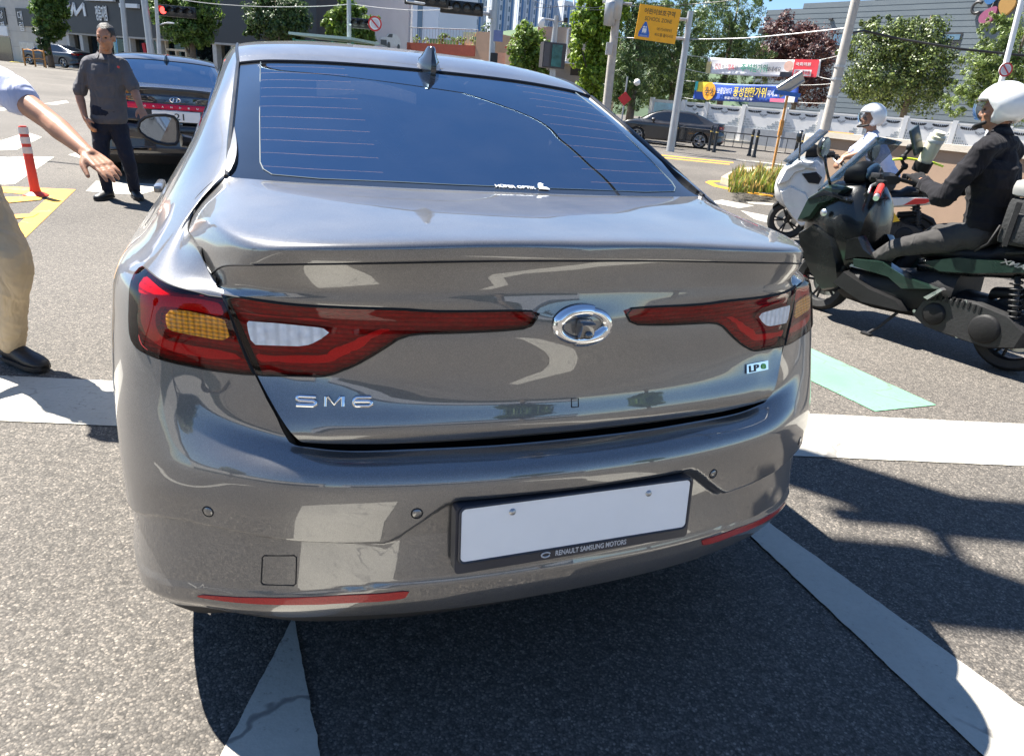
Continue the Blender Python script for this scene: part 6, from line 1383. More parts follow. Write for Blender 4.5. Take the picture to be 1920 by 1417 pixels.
# unseen mast arm added overhead, its boxes shaped to shade the road at right
gn = pole('shadow_gantry', 'unseen mast arm with boards and boxes, added to shade the road at right', 'signal pole', (6.6, 4.75, 0), (6.6, 4.75, 7.4), .16, .12, M_GALV)
obj('arm', tube([(0, 0, 6.95), (-4, -.1, 7.05), (-9.3, -.15, 7.1)], [.11, .09, .06], 10), M_GALV, gn, True)
obj('shade_board', box((-6.55, -.12, 6.72), (2.5, .05, 1.0), None), M_SIGNB, gn)
bm = bmesh.new(); bm_box(bm, (-8.75, -.12, 6.5), (.42, .26, 1.3), None, .04); obj('shade_box', bm, M_BLACK, gn); obj('shade_box', box((-8.15, -.12, 7.0), (.9, .26, .36), None, .04), M_BLACK, gn)
obj('shade_cube', box((-8.95, -.66, 6.72), (.50, .30, .58), None, .05), M_GALV, gn); obj('shade_bracket', tube([(-8.9, -.15, 7.05), (-8.95, -.6, 7.0)], .04, 8), M_GALV, gn)
# unseen trees and blocks added behind the camera, for the car to reflect
T0 = [o for o in COL.objects if o.name.startswith('street_tree') and o.parent is None]
for k, (x, y, s_, i) in enumerate(((-16, -20, 1.2, 2), (18, -20, 1.25, 2), (24, -12, 1.1, 1), (-24, -8, 1.2, 2))):
    c = dup(T0[i]); c.location = (x, y, 0); c.scale = (s_,)*3; c.rotation_euler = (0, 0, k*1.3); c['group'] = 'unseen trees added for reflections'; c['label'] = 'unseen tree added behind the camera for reflections, '+['at its left', 'right of its middle', 'at its right', 'far at its left'][k]
for x, y, w, d, h, m, lb_ in ((-24, -40, 44, 10, 7, M_BEIGE, 'unseen beige block added behind the camera for reflections'), (26, -42, 48, 10, 6, M_GREYW, 'unseen grey block added behind the camera for reflections')):
    t = thing('reflection_block', lb_, 'building', (x, y, 0)); obj('wall', plate(-w/2, w/2, 0, h, -d, 0), m, t)
    obj('roof_edge', plate(-w/2-.2, w/2+.2, h, h+.35, -d-.2, .2), M_DKTRIM, t); obj('shop_front', plate(-w/2+1, w/2-1, .1, 2.9, .004, .1), M_PANE, t)
# ---------------------------------------------------------------- scooters (local: x forward, y left, z up)
M_SCB = mat('scooter_black', (.006, .007, .007), .25, var=.2, spec=.4, coat=.4); M_SCG = mat('scooter_green', (.010, .024, .018), .3, var=.15, coat=.5); M_SCM = mat('scooter_matt', (.009, .009, .0095), .6, spec=.3, var=.25, bump=.15); M_SCW = mat('scooter_white', (.62, .61, .58), .3, var=.06, coat=.5)
M_ENG = mat('engine_grey', (.025, .025, .026), .5, var=.3, bump=.2, metal=.3); M_GRIP = mat('red_grip', (.62, .03, .02), .45); M_DISP = mat('display_blue', (.10, .17, .25), .1, var=.2); M_ALU = mat('bare_aluminium', (.55, .55, .55), .35, metal=.9); M_TYRE = M_RUBBER
M_SMOKE = tint_glass('smoked_screen', .60, dust=.12, ior=1.25)
def panel(outl, y0, y1, inset=.02, bev=.01):
    """fairing panel: side outline (x,z) from y0 out to y1, drawn in towards y1"""
    o = np.array(outl, float); c = o.mean(0); d = o-c; L = np.linalg.norm(d, axis=1, keepdims=True); q = c+d*(1-inset/np.maximum(L, .03))
    bm = bmesh.new(); a = [bm.verts.new((x, y0, z)) for x, z in o]; m_ = [bm.verts.new((x, y0+(y1-y0)*.7, z)) for x, z in (o*.6+q*.4)]; b = [bm.verts.new((x, y1, z)) for x, z in q]; n = len(o)
    for r0, r1 in ((a, m_), (m_, b)):
        for i in range(n): bm.faces.new((r0[i], r0[(i+1) % n], r1[(i+1) % n], r1[i]))
    bm.faces.new(b); bm.faces.new(a[::-1]); bmesh.ops.recalc_face_normals(bm, faces=bm.faces); return bm
def hull(secs, n=None):
    """closed loft through rings of equal length"""
    bm = bmesh.new(); Rg = [[bm.verts.new(p) for p in s_] for s_ in secs]
    for a, b in zip(Rg, Rg[1:]):
        k = len(a)
        for i in range(k): bm.faces.new((a[i], a[(i+1) % k], b[(i+1) % k], b[i]))
    bm.faces.new(Rg[0][::-1]); bm.faces.new(Rg[-1]); bmesh.ops.recalc_face_normals(bm, faces=bm.faces); return bm
def ell(x, z0, z1, w, n=14, pw=.75):
    """ring at station x, from z0 to z1, half width w"""
    r_ = []
    for i in range(n):
        a = 2*math.pi*i/n; c, s = math.cos(a), math.sin(a); r_.append((x, w*math.copysign(abs(c)**pw, c), (z0+z1)/2+(z1-z0)/2*math.copysign(abs(s)**pw, s)))
    return r_
def sc_wheel(nm, x, r, w, par):
    Mx = Matrix.Translation((x, 0, r)) @ Matrix.Rotation(R(90), 4, 'X'); t = obj(nm, lathe([(r-.075, -w*.4), (r-.03, -w/2), (r-.008, -w*.35), (r, 0), (r-.008, w*.35), (r-.03, w/2), (r-.075, w*.4), (r-.075, -w*.4)], 36, Mx), M_TYRE, par, 50)
    bm = bmesh.new(); bm_lathe(bm, [(r-.07, -w*.38), (r-.085, -w*.2), (r-.085, w*.2), (r-.07, w*.38)], 30, Mx); bm_lathe(bm, [(0, .05), (.035, .05), (.035, -.05), (0, -.05)], 14, Mx)
    for k in range(5):
        for s_ in (-.14, .14): a = 2*math.pi*k/5; bm_tube(bm, [Mx @ Vector((.03*math.cos(a), .03*math.sin(a), .01)), Mx @ Vector(((r-.08)*math.cos(a+s_), (r-.08)*math.sin(a+s_), .01))], [.012, .009], 6)
    obj('rim', bm, M_ENG, t, 40); bm = lathe([(.05, .055), (.125, .055), (.125, .05), (.05, .05)], 28, Mx); obj('brake_disc', bm, M_ALU, t, 40); return t
def scooter(name, label, loc, yaw, mb, ma, dark=True):
    s = thing(name, label, 'scooter', loc, yaw)
    sc_wheel('front_wheel', .70, .235, .11, s); sc_wheel('rear_wheel', -.70, .245, .13, s)
    for sy in (-1, 1): obj('fork_leg', tube([(.69, sy*.085, .235), (.62, sy*.085, .62)], .022, 8), M_ENG, s, True)
    obj('front_mudguard', hull([ell(.90, .36, .40, .06), ell(.82, .44, .50, .075), ell(.68, .49, .55, .08), ell(.55, .40, .50, .07)]), M_SCM, s, 50)
    # front fairing: beak, flanks, leg shield
    fa = obj('front_fairing', hull([ell(.93, .60, .70, .06), ell(.90, .50, .82, .13), ell(.83, .42, .94, .19), ell(.74, .38, 1.00, .23), ell(.62, .30, 1.03, .245), ell(.52, .26, 1.04, .24), ell(.44, .26, 1.0, .22), ell(.39, .34, .92, .20)]), mb, s, 50)
    for sy in (-1, 1):
        obj('fairing_flank', panel([(.90, .66), (.86, .86), (.70, .98), (.55, .97), (.62, .88), (.74, .80), (.80, .70)], sy*.17, sy*.262, .03), ma, fa, 50)
        obj('leg_guard', panel([(.80, .46), (.86, .60), (.76, .68), (.55, .62), (.44, .44), (.38, .26), (.52, .20), (.66, .30)], sy*.16, sy*.275, .03), mb, fa, 50)
        obj('fairing_blade', panel([(.84, .84), (.72, .94), (.52, .91), (.50, .885), (.70, .90)], sy*.20, sy*.272, .012), M_ALU if not dark else M_FRIT, fa, 50)
        obj('headlamp', panel([(.915, .66), (.90, .76), (.80, .80), (.78, .74)], sy*.10, sy*.215, .01), M_CLEAR, fa, 50)
        if dark: obj('flank_badge', lathe([(0, .006), (.026, .005), (.028, 0)], 20, Matrix.Translation((.665, sy*.276, .775)) @ Matrix.Rotation(R(-90*sy), 4, 'X')), M_ALU, fa, True)
        else: obj('air_intake', panel([(.66, .82), (.50, .86), (.42, .80), (.44, .72), (.56, .72)], sy*.2, sy*.268, .02), M_SCM, fa, 50)
    # windscreen and instrument pod
    bm = bmesh.new(); g = []
    for j in range(7):
        f = j/6; x = .90-.33*f; z = .93+.40*f; w = .21-.05*f; g.append([bm.verts.new((x-.10*(k/4-1)**2*(1 if True else 0), w*(k/4-1), z-.02*(k/4-1)**2)) for k in range(9)])
    for a, b in zip(g, g[1:]):
        for k in range(8): bm.faces.new((a[k], a[k+1], b[k+1], b[k]))
    o = obj('windscreen', bm, M_SMOKE, s, True); sd = o.modifiers.new('t', 'SOLIDIFY'); sd.thickness = .004
    pod = obj('instrument_pod', hull([ell(.66, .98, 1.12, .15), ell(.60, .99, 1.16, .15), ell(.55, .99, 1.15, .14), ell(.52, 1.01, 1.12, .12)]), M_SCM, s, 50)
    Mx = Matrix.Translation((.535, .03, 1.085)) @ Matrix.Rotation(R(-112), 4, 'Y'); obj('display', lathe([(0, .030), (.060, .030), (.072, .026), (.075, .0)], 24, Mx @ Matrix.Rotation(R(0), 4, 'Z')), M_DISP, pod, True)
    # bars
    hb_ = obj('handlebar', tube([(.24, .37, .985), (.30, .25, 1.03), (.42, .12, 1.06), (.44, 0, 1.06), (.42, -.12, 1.06), (.30, -.25, 1.03), (.24, -.37, .985)], .015, 10), M_ENG, s, True)
    obj('bar_cover', hull([ell(.50, 1.02, 1.08, .10), ell(.44, 1.01, 1.10, .17), ell(.38, 1.02, 1.08, .12)]), M_SCM, hb_, 50)
    for sy in (-1, 1):
        obj('grip', tube([(.285, sy*.275, 1.018), (.225, sy*.40, .968)], .024, 14), M_GRIP if dark else M_RUBBER, hb_, 40); obj('bar_end', tube([(.224, sy*.402, .967), (.205, sy*.44, .952)], .019, 12), M_ALU, hb_, 40)
        obj('switch_block', box((.31, sy*.24, 1.035), (.06, .05, .05), None, .01), M_SCM, hb_); obj('brake_lever', tube([(.36, sy*.22, 1.03), (.345, sy*.30, 1.015), (.29, sy*.40, .975)], .008, 6), M_ALU, hb_, True)
        obj('reservoir', box((.38, sy*.20, 1.08), (.07, .05, .035), None, .008), M_ENG, hb_, 40)
        st = obj('mirror_stalk', tube([(.72, sy*.20, .97), (.735, sy*.27, 1.08), (.75, sy*.31, 1.17)], .010, 8), M_SCB, s, True)
        c = Vector((.755, sy*.32, 1.225)); obj('mirror', hull([[(c.x+dx, c.y+sy*.055*k*math.cos(a), c.z+.075*k*math.sin(a)) for a in np.linspace(0, 6.283, 15)[:-1]] for dx, k in ((.05, .4), (.03, .85), (0, 1), (-.008, .95))]), M_SCB, st, 50)
        obj('mirror_glass', lathe([(0, .001), (1, 0)], 18, Matrix.Translation((c.x-.0095, c.y, c.z)) @ Matrix.Rotation(R(-90), 4, 'Y') @ Matrix.Diagonal((.068, .048, 1, 1))), mat('scooter_mirror_glass', (.3, .38, .45), .03, metal=1) if 'scooter_mirror_glass' not in bpy.data.materials else bpy.data.materials['scooter_mirror_glass'], st)
    # step-through: floor, tunnel, lower panels
    fl = obj('floor_body', hull([ell(.54, .22, .42, .15), ell(.40, .17, .42, .24), ell(.20, .155, .46, .245), ell(.0, .17, .50, .24), ell(-.20, .19, .58, .22), ell(-.34, .24, .60, .20)]), M_SCM, s, 50)
    for sy in (-1, 1):
        obj('foot_rest', panel([(.46, .30), (.40, .40), (.16, .34), (-.06, .30), (-.12, .24), (.2, .21)], sy*.19, sy*.285, .015), M_SCM, fl, 50)
        obj('side_panel', panel([(.36, .50), (.14, .535), (-.06, .47), (-.27, .44), (-.06, .38), (.06, .43), (.34, .45)], sy*.19, sy*.272, .012), ma, fl, 50)
        obj('tunnel_trim', panel([(.47, .62), (.38, .66), (.30, .58), (.20, .53), (.34, .50), (.44, .46)], sy*.14, sy*.235, .015), M_SCB if dark else ma, fl, 50)
        obj('silver_strip', panel([(-.20, .365), (-.29, .455), (-.31, .445), (-.23, .355)], sy*.22, sy*.262, .004), M_ALU, fl)
    # seat and tail
    se = obj('seat', hull([ell(-.02, .58, .66, .10), ell(-.12, .60, .72, .15), ell(-.32, .62, .735, .17), ell(-.46, .64, .745, .16), ell(-.52, .66, .80, .15), ell(-.70, .68, .81, .14), ell(-.86, .70, .80, .10)]), M_SCM, s, 50)
    tc = obj('tail_cowl', hull([ell(-.04, .48, .60, .14), ell(-.22, .50, .65, .20), ell(-.44, .55, .68, .205), ell(-.70, .60, .72, .17), ell(-.92, .66, .74, .10), ell(-1.0, .69, .735, .06)]), mb, s, 50)
    for sy in (-1, 1):
        obj('tail_flank', panel([(-.10, .585), (-.30, .66), (-.62, .70), (-.86, .72), (-.70, .655), (-.42, .575), (-.22, .545)], sy*.15, sy*.222, .012), ma, tc, 50)
        if dark and sy == 1: text_obj('model_lettering', 'XMAX', Matrix.Translation((-.66, .2245, .692)) @ Matrix.Rotation(R(180), 4, 'Z') @ Matrix.Rotation(R(90), 4, 'X') @ Matrix.Rotation(R(-4), 4, 'Z'), .05, M_ALU, tc, .001, .001, .20, .030, .3)
        obj('grab_rail', tube([(-.55, sy*.17, .74), (-.75, sy*.185, .79), (-.98, sy*.14, .80)], .014, 8), M_SCM, tc, True)
    obj('tail_light', panel([(-1.03, .68), (-1.0, .74), (-.92, .74), (-.94, .68)], -.05, .05, .005), M_GLOW, tc)
    # engine, belt case, rear shock, mudguard, exhaust
    en = obj('engine', hull([ell(-.12, .20, .40, .12), ell(-.30, .17, .44, .15), ell(-.48, .18, .44, .14), ell(-.58, .20, .38, .10)]), M_ENG, s, 50)
    obj('belt_case', panel([(-.12, .22), (-.16, .34), (-.30, .40), (-.52, .43), (-.72, .39), (-.84, .31), (-.82, .20), (-.66, .14), (-.40, .14), (-.22, .16)], .09, .215, .03), M_ENG, en, 50)
    for x, z, r_ in ((-.60, .265, .095), (-.28, .27, .075)): obj('case_cover', lathe([(0, .022), (r_*.8, .020), (r_*.95, .012), (r_, 0)], 28, Matrix.Translation((x, .213, z)) @ Matrix.Rotation(R(-90), 4, 'X')), M_SCM, en, 50)
    bm = bmesh.new()
    for k in range(9): bm_box(bm, (-.26-k*.035, .205, .375+.012*math.sin(k*.4)), (.012, .03, .04))
    obj('case_fin', bm, M_SCM, en)
    for k, (x, z) in enumerate(((-.15, .25), (-.46, .17), (-.78, .30), (-.44, .40))): obj('bolt', lathe([(0, .008), (.012, .008), (.013, 0)], 8, Matrix.Translation((x, .205, z)) @ Matrix.Rotation(R(-90), 4, 'X')), M_ALU, en)
    for sy in (-1, 1): 
        bm = bmesh.new(); bm_tube(bm, [(-.74, sy*.17, .30), (-.66, sy*.17, .62)], .018, 8); bm_tube(bm, [(-.73+.07*f*1.0+.034*math.cos(f*50), sy*.17+.034*math.sin(f*50), .34+.26*f) for f in np.linspace(0, 1, 70)], .006, 5); obj('rear_shock', bm, M_ENG, s, True)
    obj('rear_mudguard', hull([ell(-.50, .42, .50, .07), ell(-.70, .49, .54, .08), ell(-.88, .40, .48, .08), ell(-1.0, .26, .32, .07)]), M_SCM, s, 50)
    obj('exhaust', hull([[(x, -.20+.055*k*math.cos(a), z+.06*k*math.sin(a)) for a in np.linspace(0, 6.283, 15)[:-1]] for x, z, k in ((-.30, .24, .5), (-.42, .26, .9), (-.80, .34, 1), (-.95, .37, .8), (-.97, .375, .3))]), M_ENG, s, 50)
    bm = bmesh.new(); bm_tube(bm, [(-.02, .16, .20), (.05, .21, .08), (.10, .25, .012)], .011, 8); bm_box(bm, (.105, .255, .010), (.07, .05, .016), None, .004); obj('side_stand', bm, M_ENG, s, 40)
    return s
SY = R(124.2)
ds = scooter('scooter', 'black and dark green maxi scooter with red grips, nearest at right', ((2.405+3.195)/2, (5.462+4.301)/2, 0), SY, M_SCB, M_SCG)
ws = scooter('scooter', 'white maxi scooter standing behind the dark green one', (3.92, 8.63, 0), R(160), M_SCW, M_SCW, False)
obj('tail_decal', panel([(-.50, .60), (-.60, .69), (-.80, .71), (-.72, .645)], .205, .2265, .004), M_GRIP, ws); obj('spring_cover', panel([(-.52, .42), (-.44, .50), (-.36, .48), (-.42, .38)], .18, .215, .004), mat('yellow_cover', (.72, .42, .02), .5), ws)
SM = Matrix.Translation(((2.405+3.195)/2, (5.462+4.301)/2, 0)) @ Matrix.Rotation(SY, 4, 'Z')
WM = Matrix.Translation((3.92, 8.63, 0)) @ Matrix.Rotation(R(160), 4, 'Z')
def sthing(name, label, cat, M_): 
    t = thing(name, label, cat, tuple(M_.translation), 0); t.rotation_euler = M_.to_euler(); return t
# phone on its mount, drink bottle in its holder, bag on the tail
ph = sthing('phone_mount', 'phone in a black case on a jointed arm above the scooter bars', 'phone holder', SM @ Matrix.Translation((.36, -.08, 1.08)))
bm = box((0, 0, 0), (.02, .095, .19), None, .008); bm.transform(Matrix.Translation((-.03, .0, .25)) @ Matrix.Rotation(R(-28), 4, 'X') @ Matrix.Rotation(R(12), 4, 'Y')); obj('phone', bm, mat('phone_back', (.035, .05, .05), .25), ph, 40)
obj('arm', tube([(.04, 0, 0), (.0, .0, .07), (.03, .02, .12), (-.01, .005, .2)], .014, 8), M_SCM, ph, True)
for q in ((.0, 0, .07), (.02, .015, .13), (.0, .005, .2)): obj('joint', lathe([(0, -.024), (.018, -.018), (.024, 0), (.018, .018), (0, .024)], 12, Matrix.Translation(q)), M_SCM, ph, True)
M_CREAM = mat('cream_bottle', (.62, .60, .44), .45, var=.05)
bo = sthing('drink_bottle', 'cream insulated bottle standing in a strapped holder on the bars', 'bottle', SM @ Matrix.Translation((.305, -.2, 1.15)) @ Matrix.Rotation(R(14), 4, 'Y') @ Matrix.Rotation(R(-8), 4, 'X') @ Matrix.Rotation(R(-30), 4, 'Y'))
obj('body', lathe([(0, 0), (.040, 0), (.044, .02), (.050, .10), (.052, .185), (.050, .20), (.036, .205)], 28), M_CREAM, bo, 40)
obj('lid', lathe([(.040, .204), (.052, .21), (.052, .235), (.040, .24), (.038, .262), (0, .265)], 24), M_CREAM, bo, 40); obj('neck_band', lathe([(.054, .19), (.056, .195), (.056, .21), (.054, .214)], 24), mat('clear_band', (.55, .58, .55), .15), bo, True); obj('holder', lathe([(.058, -.02), (.060, .05), (.056, .05), (.054, -.015), (0, -.02)], 24), M_SCM, bo, 40)
o = obj('strap', tube([SM @ Vector(p) for p in ((.40, .02, 1.19), (.36, -.10, 1.205), (.33, -.2, 1.20), (.28, -.30, 1.19), (.27, -.42, 1.17))], .008, 8), mat('neon_strap', (.62, .80, .02), .5), None, True); tag(o, 'neon yellow strap stretched across the scooter bars past the bottle', 'strap')
bg = sthing('tail_bag', 'black top bag with a pale lid strapped behind the rider in black', 'bag', SM @ Matrix.Translation((-.66, .0, .80)))
M_BAG = mat('bag_fabric', (.02, .021, .022), .8, var=.3, bump=.4); M_BAGL = mat('bag_lid', (.34, .33, .31), .6, var=.1)
obj('body', box((0, 0, .13), (.36, .42, .28), None, .04), M_BAG, bg, 50); obj('lid', box((0, 0, .325), (.37, .43, .10), None, .04), M_BAGL, bg, 50); obj('pocket', box((.0, .23, .10), (.24, .06, .17), None, .02), M_BAG, bg, 50)
for x in (-.09, .09): obj('buckle_strap', box((x, .268, .12), (.03, .006, .26), None), M_SCM, bg)
obj('webbing', tube([(.17, .215, .1), (.20, .22, -.02), (.26, .225, -.08)], .008, 6), M_SCM, bg, True)
# ---------------------------------------------------------------- people
def skin_mat(name, col):
    m, nt, b = nmat(name); setp(b, col=col, rough=.5, sss=.12); b.inputs['Subsurface Radius'].default_value = (.01, .004, .002)
    tc = N(nt, 'TexCoord'); no = N(nt, 'TexNoise', Scale=14., Detail=6.); nt.links.new(tc.outputs['Object'], no.inputs['Vector']); c = np.array(col)
    r = ramp(nt, no.outputs[0], [(.3, tuple(c*np.array([.86, .80, .78]))), (.7, tuple(np.minimum(c*1.1, 1)))]); nt.links.new(r.outputs[0], b.inputs['Base Color'])
    n2 = N(nt, 'TexNoise', Scale=180., Detail=3.); nt.links.new(tc.outputs['Object'], n2.inputs['Vector']); bp = N(nt, 'Bump', Strength=.25, Distance=.002); nt.links.new(n2.outputs[0], bp.inputs['Height']); nt.links.new(bp.outputs[0], b.inputs['Normal']); return m
def cloth_mat(name, col, rough=.85, fold=.5, fs=9, weave=700):
    m, nt, b = nmat(name); setp(b, col=col, rough=rough, sheen=.04, spec=.2); tc = N(nt, 'TexCoord'); c = np.array(col)
    no = N(nt, 'TexNoise', Scale=5., Detail=5.); mp = N(nt, 'Mapping'); mp.inputs['Scale'].default_value = (1, 1, .45); mp.inputs['Rotation'].default_value = (.3, .5, 0); nt.links.new(tc.outputs['Object'], mp.inputs[0]); nt.links.new(tc.outputs['Object'], no.inputs['Vector'])
    r = ramp(nt, no.outputs[0], [(.3, tuple(c*.86)), (.7, tuple(np.minimum(c*1.1, 1)))]); nt.links.new(r.outputs[0], b.inputs['Base Color'])
    w = N(nt, 'TexNoise', Scale=fs, Detail=2., Distortion=1.2); nt.links.new(mp.outputs[0], w.inputs['Vector']); n2 = N(nt, 'TexNoise', Scale=weave, Detail=1.); nt.links.new(tc.outputs['Object'], n2.inputs['Vector'])
    ad = N(nt, 'Math', operation='MULTIPLY_ADD'); nt.links.new(n2.outputs[0], ad.inputs[0]); ad.inputs[1].default_value = .012; nt.links.new(w.outputs[0], ad.inputs[2])
    bp = N(nt, 'Bump', Strength=fold, Distance=.06); nt.links.new(ad.outputs[0], bp.inputs['Height']); nt.links.new(bp.outputs[0], b.inputs['Normal']); return m
M_SKIN = skin_mat('skin_tanned', (.36, .185, .11)); M_HAIR = mat('dark_hair', (.018, .015, .013), .5, var=.4, scale=40, bump=.8, bscale=150); M_EYE = mat('eye', (.03, .02, .015), .1)
def ball(bm, c, r, M3=None):
    v = bmesh.ops.create_icosphere(bm, subdivisions=3, radius=1)['verts']; r = (r,)*3 if np.isscalar(r) else r
    Mx = Matrix.Translation(Vector(c)) @ (M3.to_4x4() if M3 else Matrix()) @ Matrix.Diagonal((*r, 1)); bmesh.ops.transform(bm, matrix=Mx, verts=v)
def limb(bm, pts, rad, n=14, flat=1.0):
    """tapered tube with rounded ends, smoothed through its joints"""
    P = np.array([list(p) for p in pts], float); k = len(P); t = np.arange(k); ti = np.linspace(0, k-1, (k-1)*6+1)
    Q = np.stack([np.interp(ti, t, P[:, i]) for i in range(3)], 1); rr_ = np.interp(ti, t, rad)
    for _ in range(2): Q[1:-1] = Q[1:-1]*.5+(Q[:-2]+Q[2:])*.25
    bm_tube(bm, [tuple(q) for q in Q], list(rr_), n, True, flat); ball(bm, Q[0], rr_[0]*.98); ball(bm, Q[-1], rr_[-1]*.98)
def fuse(bm, voxel, smooth=4, wrinkle=0, ws=7, seed=0, cut=None):
    m = bpy.data.meshes.new('f'); bm.to_mesh(m); bm.free(); o = bpy.data.objects.new('f', m); COL.objects.link(o)
    rm = o.modifiers.new('r', 'REMESH'); rm.mode = 'VOXEL'; rm.voxel_size = voxel; rm.adaptivity = 0
    sm = o.modifiers.new('s', 'SMOOTH'); sm.factor = .5; sm.iterations = smooth
    me = bpy.data.meshes.new_from_object(o.evaluated_get(bpy.context.evaluated_depsgraph_get())); bpy.data.objects.remove(o); bpy.data.meshes.remove(m)
    n = len(me.vertices); co = np.empty(n*3); me.vertices.foreach_get('co', co); co = co.reshape(-1, 3)
    if wrinkle:
        no = np.empty(n*3); me.vertices.foreach_get('normal', no); no = no.reshape(-1, 3); rg = np.random.default_rng(seed); d = np.zeros(n)
        for k in range(9):
            w = rg.normal(size=3)*ws*(1+.5*k*.5); w[2] *= 1.5; ph = co@w+rg.uniform(0, 6.28)+1.6*np.sin(co@(rg.normal(size=3)*ws*.7)); d += (1-np.abs(np.sin(ph*.5)))**3/(1+.25*k)
        co += no*((d-d.mean())*wrinkle)[:, None]; me.vertices.foreach_set('co', co.ravel())
    me.polygons.foreach_set('use_smooth', [True]*len(me.polygons)); me.update(); return me
def hand(bm, wrist, d, palm_n, side, curl=25, s=1.0, spread=3):
    """palm and five separate fingers. d: direction to the fingertips, palm_n: out of the back of the hand, side: +1 if the thumb lies on d x palm_n"""
    d = Vector(d).normalized(); nn = Vector(palm_n); nn = (nn-d*nn.dot(d)).normalized(); t = d.cross(nn)*side; w = Vector(wrist)
    for k in (-1.5, -.5, .5, 1.5): limb(bm, [w+t*k*.010*s, w+d*.045*s+t*k*.017*s, w+d*.092*s+t*k*.021*s], [.016*s, .0145*s, .012*s], 10)
    for k, L, r_ in ((1.5, .074, .0092), (.5, .084, .0095), (-.5, .077, .009), (-1.5, .060, .008)):
        p = w+d*.090*s+t*k*.021*s; dd = (d+t*k*math.tan(R(spread))*.5).normalized(); pts = [p]; c = 0
        for f, cu in ((.42, .35), (.32, 1.), (.26, 1.)):
            c += R(curl)*cu; q = dd*math.cos(c)-nn*math.sin(c); pts.append(pts[-1]+q*L*f*s)
        limb(bm, pts, [r_*s*1.06, r_*s, r_*s*.92, r_*s*.78], 10)
    b = w+d*.022*s+t*.024*s; e = (d*.62+t*.62-nn*.3).normalized(); f2 = (d*.9+t*.25-nn*.25).normalized()
    limb(bm, [b, b+e*.040*s, b+e*.040*s+f2*.032*s, b+e*.040*s+f2*.056*s], [.015*s, .0125*s, .0105*s, .0085*s], 10)
def head(bm, c, fw, up, s=1.0):
    """skull, jaw, nose, lips, brow and ears; fw: facing, up: crown"""
    fw = Vector(fw).normalized(); up = Vector(up); up = (up-fw*up.dot(fw)).normalized(); rt = fw.cross(up); M3 = Matrix((rt, fw, up)).transposed(); c = Vector(c); P = lambda x, y, z: c+(rt*x+fw*y+up*z)*s
    ball(bm, P(0, -.008, .025), (.076*s, .094*s, .092*s), M3); ball(bm, P(0, .022, -.035), (.062*s, .070*s, .078*s), M3); ball(bm, P(0, .050, -.082), (.034*s, .034*s, .028*s), M3)
    limb(bm, [P(0, .088, .020), P(0, .104, -.010), P(0, .108, -.022)], [.009*s, .012*s, .013*s], 10)
    for x in (-1, 1):
        ball(bm, P(x*.013, .098, -.026), .009*s); limb(bm, [P(x*.014, .084, .030), P(x*.036, .080, .034), P(x*.052, .066, .028)], [.009*s, .009*s, .007*s], 8)
        ball(bm, P(x*.040, .056, -.018), (.026*s, .024*s, .024*s), M3); ball(bm, P(x*.077, -.004, -.004), (.010*s, .021*s, .032*s), M3)
    limb(bm, [P(-.022, .082, -.050), P(0, .092, -.047), P(.022, .082, -.050)], [.005*s, .0075*s, .005*s], 8); limb(bm, [P(-.018, .080, -.060), P(0, .089, -.061), P(.018, .080, -.060)], [.005*s, .008*s, .005*s], 8)
    return P, M3
def eyes_hair(par, P, M3, s=1.0, hair=True, off=Vector((0, 0, 0))):
    for x in (-1, 1):
        bm = bmesh.new(); ball(bm, P(x*.031, .0765, .012), (.0115*s, .0085*s, .007*s), M3); bm.transform(Matrix.Translation(-off)); obj('eye', bm, M_EYE, par, True)
    if hair:
        bm = bmesh.new(); ball(bm, P(0, -.020, .042), (.082*s, .092*s, .088*s), M3)
        v = [q for q in bm.verts if (Vector(q.co)-P(0, 0, 0)).dot(Vector(M3.col[1])) > .045*s and (Vector(q.co)-P(0, 0, 0)).dot(Vector(M3.col[2])) < .085*s]; bmesh.ops.delete(bm, geom=v, context='VERTS')
        for q in bm.verts: q.co += Vector(np.random.normal(size=3))*.003
        bm.transform(Matrix.Translation(-off)); obj('hair', bm, M_HAIR, par, True)
def helmet(par, P, M3, m, s=1.0, off=Vector((0, 0, 0)), visor=None):
    bm = bmesh.new(); ball(bm, P(0, -.012, .035), (.128*s, .150*s, .140*s), M3); rt, fw, up = Vector(M3.col[0]), Vector(M3.col[1]), Vector(M3.col[2]); c = P(0, 0, 0)
    v = [q for q in bm.verts if ((q.co-c).dot(fw) > .045 and (q.co-c).dot(up) < .055) or (q.co-c).dot(up) < -.085]; bmesh.ops.delete(bm, geom=v, context='VERTS'); bm.transform(Matrix.Translation(-off))
    o = obj('helmet', bm, m, par, True); sd = o.modifiers.new('t', 'SOLIDIFY'); sd.thickness = .016; sd.offset = -1
    if visor:
        bm = bmesh.new(); ball(bm, P(0, .0, .02), (.124*s, .150*s, .125*s), M3); v = [q for q in bm.verts if not ((q.co-c).dot(fw) > .05 and -.05 < (q.co-c).dot(up) < .06)]; bmesh.ops.delete(bm, geom=v, context='VERTS'); bm.transform(Matrix.Translation(-off)); obj('visor', bm, visor, o, True)
    bm = bmesh.new(); pts = [P(x*.128*s if abs(x) < 1 else x*.12, y, z) for x, y, z in ((-.95, .05, -.07), (-.6, .105, -.085), (0, .13, -.09), (.6, .105, -.085), (.95, .05, -.07))]; limb(bm, pts, [.012]*5, 8); bm.transform(Matrix.Translation(-off)); obj('chin_strap', bm, M_SCM, o, True)
